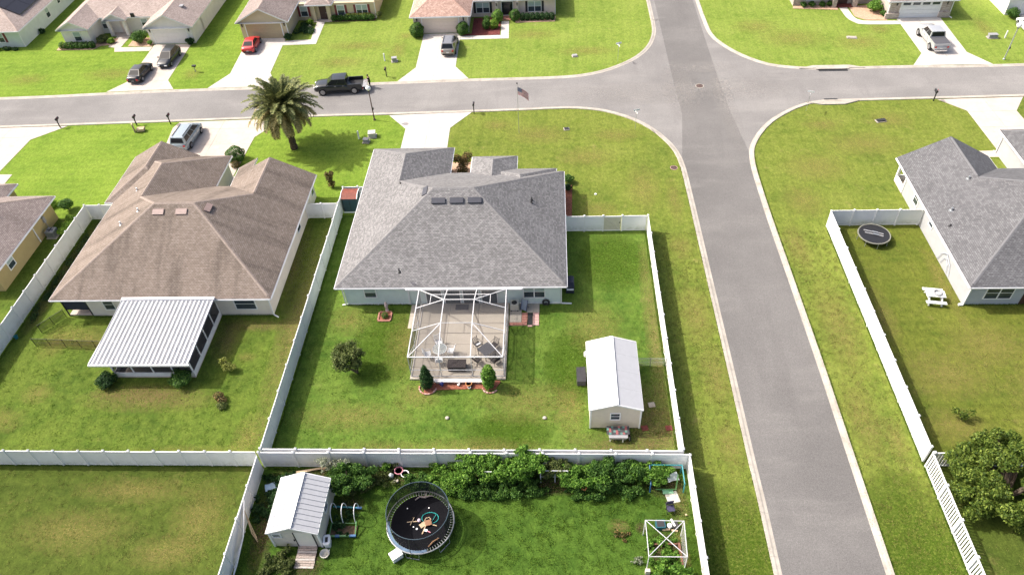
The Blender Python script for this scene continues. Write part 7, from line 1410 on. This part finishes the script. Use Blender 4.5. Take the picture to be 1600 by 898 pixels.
for k, (x, l) in enumerate(((34.5, 'leftmost of the four small shrubs along the stone house front'), (35.6, 'second from the left of the four small shrubs along the stone house front'), (37.0, 'third from the left of the four small shrubs along the stone house front'), (38.0, 'rightmost of the four small shrubs along the stone house front'))): shrub('low_shrub', l, 'shrub', x, 100.9, rough_ball(.5, 4, .42, 50 + k), 800, .07, 'leaf_hedge', 'small shrubs along the stone house')
shrub('round_bush', 'round bush against the white corner house beside the white car', 'bush', 59.95, 96.0, rough_ball(.85, 6, .75, 60), 2600, .07, 'leaf_hedge')
# vegetable garden planting
def mass(x0, x1_, y0, y1_, h0, h1, k, s_, seed): q = random.Random(seed); return [(q.uniform(x0, x1_), q.uniform(y0, y1_), q.uniform(h0, h1), q.uniform(.6, 1.15) * s_, q.uniform(.55, .9) * s_, q.uniform(.4, .7) * s_) for _ in range(k)]
def plant(name, label, cat, blobs, n, size, mat, loc, group=None, shell=.3, flat=1.0):
    n = int(n * 1.35); size *= .86; q = random.Random(_sd[0] * 7 + 1)
    blobs = [(x + q.uniform(-.9, .9) * rx, y + q.uniform(-.9, .9) * ry, max(.08, z + q.uniform(-1.0, .75) * rz), rx * f, ry * f, rz * f) for x, y, z, rx, ry, rz in blobs for f in (.75, .55, .45, .35)]
    t = thing(name, label, cat, loc, 0, group); _sd[0] += 1; leaf_cloud('foliage', blobs, n, size, M[mat], t, seed=_sd[0], flat=flat, shell=shell); return t
plant('climbing_vine', 'mass of climbing vine over the left end of the pole trellis', 'vine', mass(-6.3, -3.0, 27.2, 28.3, .9, 1.8, 30, .68, 1), 15000, .085, 'leaf_vine', (-4.5, 27.9, 0)); plant('climbing_vine', 'tallest vine heap, topping the white fence at the middle of the trellis', 'vine', mass(-3.1, -1.0, 27.2, 28.4, .9, 2.1, 22, .65, 2), 12000, .085, 'leaf_vine', (-2.0, 27.9, 0)); plant('climbing_vine', 'thin browning vine on the bare right end of the pole trellis', 'vine', mass(-1.1, 1.0, 27.6, 28.3, .7, 1.35, 14, .5, 3), 4600, .075, 'leaf_olive', (0, 27.9, 0), shell=.2)
plant('leafy_vine', 'bright leafy vine heap right of the bare trellis', 'vine', mass(.7, 3.0, 26.9, 28.1, .4, 1.3, 24, .62, 4), 12000, .08, 'leaf_vine', (2.0, 27.7, 0)); plant('leafy_vine', 'broad leafy vine heap at the centre of the garden hedge row', 'vine', mass(2.6, 5.6, 26.9, 28.2, .5, 1.45, 30, .68, 5), 15000, .08, 'leaf_hedge', (4.2, 27.7, 0)); plant('leafy_vine', 'light green vine heap spilling over the blue leg of the tube frame', 'vine', mass(5.4, 7.6, 27.1, 28.2, .5, 1.15, 18, .58, 6), 8500, .075, 'leaf_vine', (6.6, 27.7, 0))
plant('ground_vine', 'low dark vines at the foot of the left trellis', 'vine', mass(-6.8, -1.0, 26.3, 27.3, .2, .6, 36, .55, 7), 11000, .075, 'leaf_hedge', (-4, 26.9, 0)); plant('ground_vine', 'low dark vines at the foot of the right hedge row', 'vine', mass(.8, 5.6, 26.2, 27.1, .2, .5, 28, .5, 8), 8500, .075, 'leaf_hedge', (3.4, 26.8, 0))
plant('garden_plants', 'bushy green vegetable plants between the trampoline and the trellis', 'plants', mass(-8.5, -6.2, 26.5, 28.2, .3, .8, 24, .6, 9), 9500, .07, 'leaf_vine', (-7.3, 27.4, 0)); plant('garden_plants', 'low leafy plants along the fence head behind the trampoline', 'plants', mass(-10.4, -8.3, 26.9, 28.3, .2, .5, 18, .5, 10), 5000, .07, 'leaf_hedge', (-9.3, 27.8, 0)); plant('garden_plants', 'low weedy plants right of the yellow pot', 'plants', mass(-14.2, -11.7, 26.6, 28.3, .15, .45, 26, .48, 11), 6000, .06, 'leaf_olive', (-13, 27.7, 0)); plant('garden_plants', 'single green plant left of the pink-rimmed pot', 'plants', mass(-12.1, -11.6, 28.0, 28.4, .4, .9, 4, .3, 12), 900, .06, 'leaf_vine', (-11.9, 28.2, 0))
t = plant('garden_bush', 'tall dark leafy bush beside the rear corner of the ivory shed', 'bush', mass(-15.3, -13.2, 25.9, 27.8, .6, 1.8, 28, .62, 13), 12000, .075, 'leaf_hedge', (-14.5, 26.8, 0)); limbs(t, (-14.5, 26.8, 0), [(-14.9, 27, 1.5), (-14, 26.6, 1.4), (-14.4, 27.2, 1.8)], .06)
t = plant('silvery_bush', 'thin silvery-leaved bush against the white fence behind the ivory shed', 'bush', mass(-16.3, -14.9, 27.6, 28.3, .9, 2.0, 9, .42, 14), 1100, .075, 'leaf_grey', (-15.6, 28.0, 0), shell=.1, flat=1.0); limbs(t, (-15.6, 28.0, 0), [(-16.0, 28, 1.8), (-15.2, 27.8, 1.7), (-15.7, 28.1, 2.0)], .04)
plant('garden_plants', 'shaded leafy weeds between the ivory shed and the left fence', 'plants', mass(-20.6, -18.9, 24.4, 28.2, .1, .3, 34, .45, 15), 5200, .085, 'leaf_dark', (-19.8, 26.4, 0)); plant('garden_plants', 'scrubby plants below the front corner of the ivory shed', 'plants', mass(-18.9, -17.2, 20.4, 22.0, .2, .6, 20, .42, 16), 4200, .065, 'leaf_olive', (-18.0, 21.3, 0)); plant('garden_plants', 'green sprouts inside the white canopy frame', 'plants', mass(6.0, 8.0, 21.1, 23.3, .08, .35, 26, .34, 17), 3400, .075, 'leaf_vine', (7.0, 22.3, 0), shell=.2); plant('garden_plants', 'big pale-leaved squash plants at the foot of the canopy frame', 'plants', mass(6.3, 8.5, 20.4, 21.4, .2, .5, 14, .4, 18), 900, .17, 'leaf_vine', (7.4, 20.9, 0), shell=.3); plant('garden_plants', 'dark seedlings in the bed under the white hoops', 'plants', mass(-15.0, -13.5, 23.35, 25.1, .15, .35, 14, .3, 19), 1800, .06, 'leaf_dark', (-14.3, 24.2, 0))
plant('white_flower', 'small white flowering plant on the grass left of the canopy frame', 'plant', mass(4.9, 5.4, 21.6, 22.0, .1, .3, 4, .22, 20), 260, .06, 'leaf_grey', (5.1, 21.8, 0)); plant('dry_clump', 'dry grey weed clump on the grass above the canopy frame', 'weeds', mass(4.0, 4.6, 23.3, 23.7, .05, .15, 4, .3, 21), 320, .06, 'leaf_brown', (4.3, 23.5, 0))
t = plant('flowering_plant', 'potted plant with yellow and red flowers at the foot of the hedge row', 'plant', mass(1.5, 2.0, 26.7, 27.0, .35, .6, 4, .22, 22), 420, .06, 'leaf_vine', (1.8, 26.8, 0)); b = MB()
for k in range(16): b.ball((1.8 + rnd.uniform(-.3, .35), 26.75 + rnd.uniform(-.25, .2), rnd.uniform(.45, .75)), .055, 6)
b.build('flower', M['orange'], t); b = MB(); b.lathe((1.8, 26.75, 0), [(.14, 0), (.2, .3), (.21, .3), (.17, .26)], 12); b.build('pot', M['brick'], t)
for i, (x, y, r) in enumerate(((-16.0, 22.0, .5), (5.7, 24.1, .45))): patch(x, y, r, r, P_soil)
# ------------------------------------------------------------------ grass blades: lawns seen closest, and ragged tufts on kerbs and fence feet
def blades(name, n, sampler, h, w, mats, seed):
    g = np.random.default_rng(seed); P = sampler(g, n); n = len(P); a = g.random(n) * 6.283; hh = h * (.5 + g.random(n)); ln = (g.random((n, 2)) - .5) * 1.1 * hh[:, None]
    d = np.stack([np.cos(a), np.sin(a)], 1) * w; V = np.zeros((n, 3, 3)); V[:, 0, :2] = P - d; V[:, 1, :2] = P + d; V[:, 2, :2] = P + ln; V[:, 2, 2] = hh; V[:, :2, 2] = .0
    return tag(link(name, np_mesh(name, V.reshape(-1, 3), np.arange(3 * n).reshape(n, 3), mats)), kind='stuff')
def area(x0, x1_, y0, y1_, clump=0.0):
    def f(g, n):
        if not clump: return np.stack([x0 + (x1_ - x0) * g.random(n), y0 + (y1_ - y0) * g.random(n)], 1)
        k = max(1, n // 14); c = np.stack([x0 + (x1_ - x0) * g.random(k), y0 + (y1_ - y0) * g.random(k)], 1); return np.clip(c[g.integers(0, k, n)] + g.normal(size=(n, 2)) * clump, (x0, y0), (x1_, y1_))
    return f
def line(pts, spread, bias=0.0):
    Q = [np.array((p[0], p[1])) for p in pts]
    def f(g, n):
        L = np.array([np.linalg.norm(b_ - a) for a, b_ in zip(Q, Q[1:])]); k = g.choice(len(L), n, p=L / L.sum()); t = g.random(n)[:, None]; A = np.array(Q)[k]; B = np.array(Q)[k + 1]; dd = (B - A) / np.linalg.norm(B - A, axis=1)[:, None]
        ph = np.sin((A + (B - A) * t)[:, 1] * 3.1) * .5 + np.sin((A + (B - A) * t)[:, 1] * 7.7) * .3
        return A + (B - A) * t + np.stack([dd[:, 1], -dd[:, 0]], 1) * (np.abs(g.normal(size=n)) * spread * np.sign(spread) * (1 + .5 * ph) * (1 if spread > 0 else -1) + bias)[:, None]
    return f
blades('grass', 45000, area(-20.9, 9.1, 17.0, 28.4, .12), .12, .016, M['blade'], 1); blades('grass', 26000, area(-20.8, 8.7, 29.1, 44.0, .12), .075, .014, M['blade'], 2); blades('grass', 9000, area(-20.8, 8.7, 29.1, 54.0, .14), .07, .015, M['blade_dry'], 3)
blades('grass', 22000, area(-60, -21.3, 16.0, 28.4, .13), .075, .015, M['blade_dry'], 4); blades('grass', 20000, area(-46.5, -21.2, 28.9, 43.0, .13), .075, .015, M['blade'], 5); blades('grass', 16000, area(9.5, 13.4, 14.0, 54.0, .12), .07, .015, M['blade_dry'], 6); blades('grass', 20000, area(21.3, 25.4, 14.0, 54.0, .12), .08, .015, M['blade_dry'], 7); blades('grass', 16000, area(25.8, 48, 14.0, 54.0, .13), .075, .015, M['blade_dry'], 8)
kl = offset_line(SE, -.54); blades('kerb_tufts', 9000, line([(p.x, p.y) for p in kl if p.y < 66 and p.y > 10 and p.x < 24], .20, -.10), .10, .016, M['blade'], 9)
kl = offset_line(SW, .54); blades('kerb_tufts', 4000, line([(p.x, p.y) for p in kl if p.y < 66 and p.y > 10], -.06, .03), .08, .016, M['blade'], 10)
for k, (p, q) in enumerate((((-60, 28.55), (-21.2, 28.55)), ((-20.85, 29), (-20.85, 57)), ((8.75, 29), (8.75, 54)), ((9.0, 29), (9.0, 54)), ((9.4, 14), (9.4, 28)), ((25.5, 14), (25.5, 54)), ((25.75, 29.5), (25.75, 54)), ((-20.8, 28.45), (9, 28.45)), ((-21.2, 14), (-21.2, 28)), ((-46.6, 29), (-46.6, 57)), ((-18, 44.75), (-12.5, 44.75)), ((-40.5, 43.6), (-24.4, 43.6)), ((34, 44.3), (48, 44.3)))): blades('fence_foot_grass', int(math.dist(p, q) * 110), line([p, q], .05 if k % 2 else -.05), .16, .016, M['blade'], 20 + k)
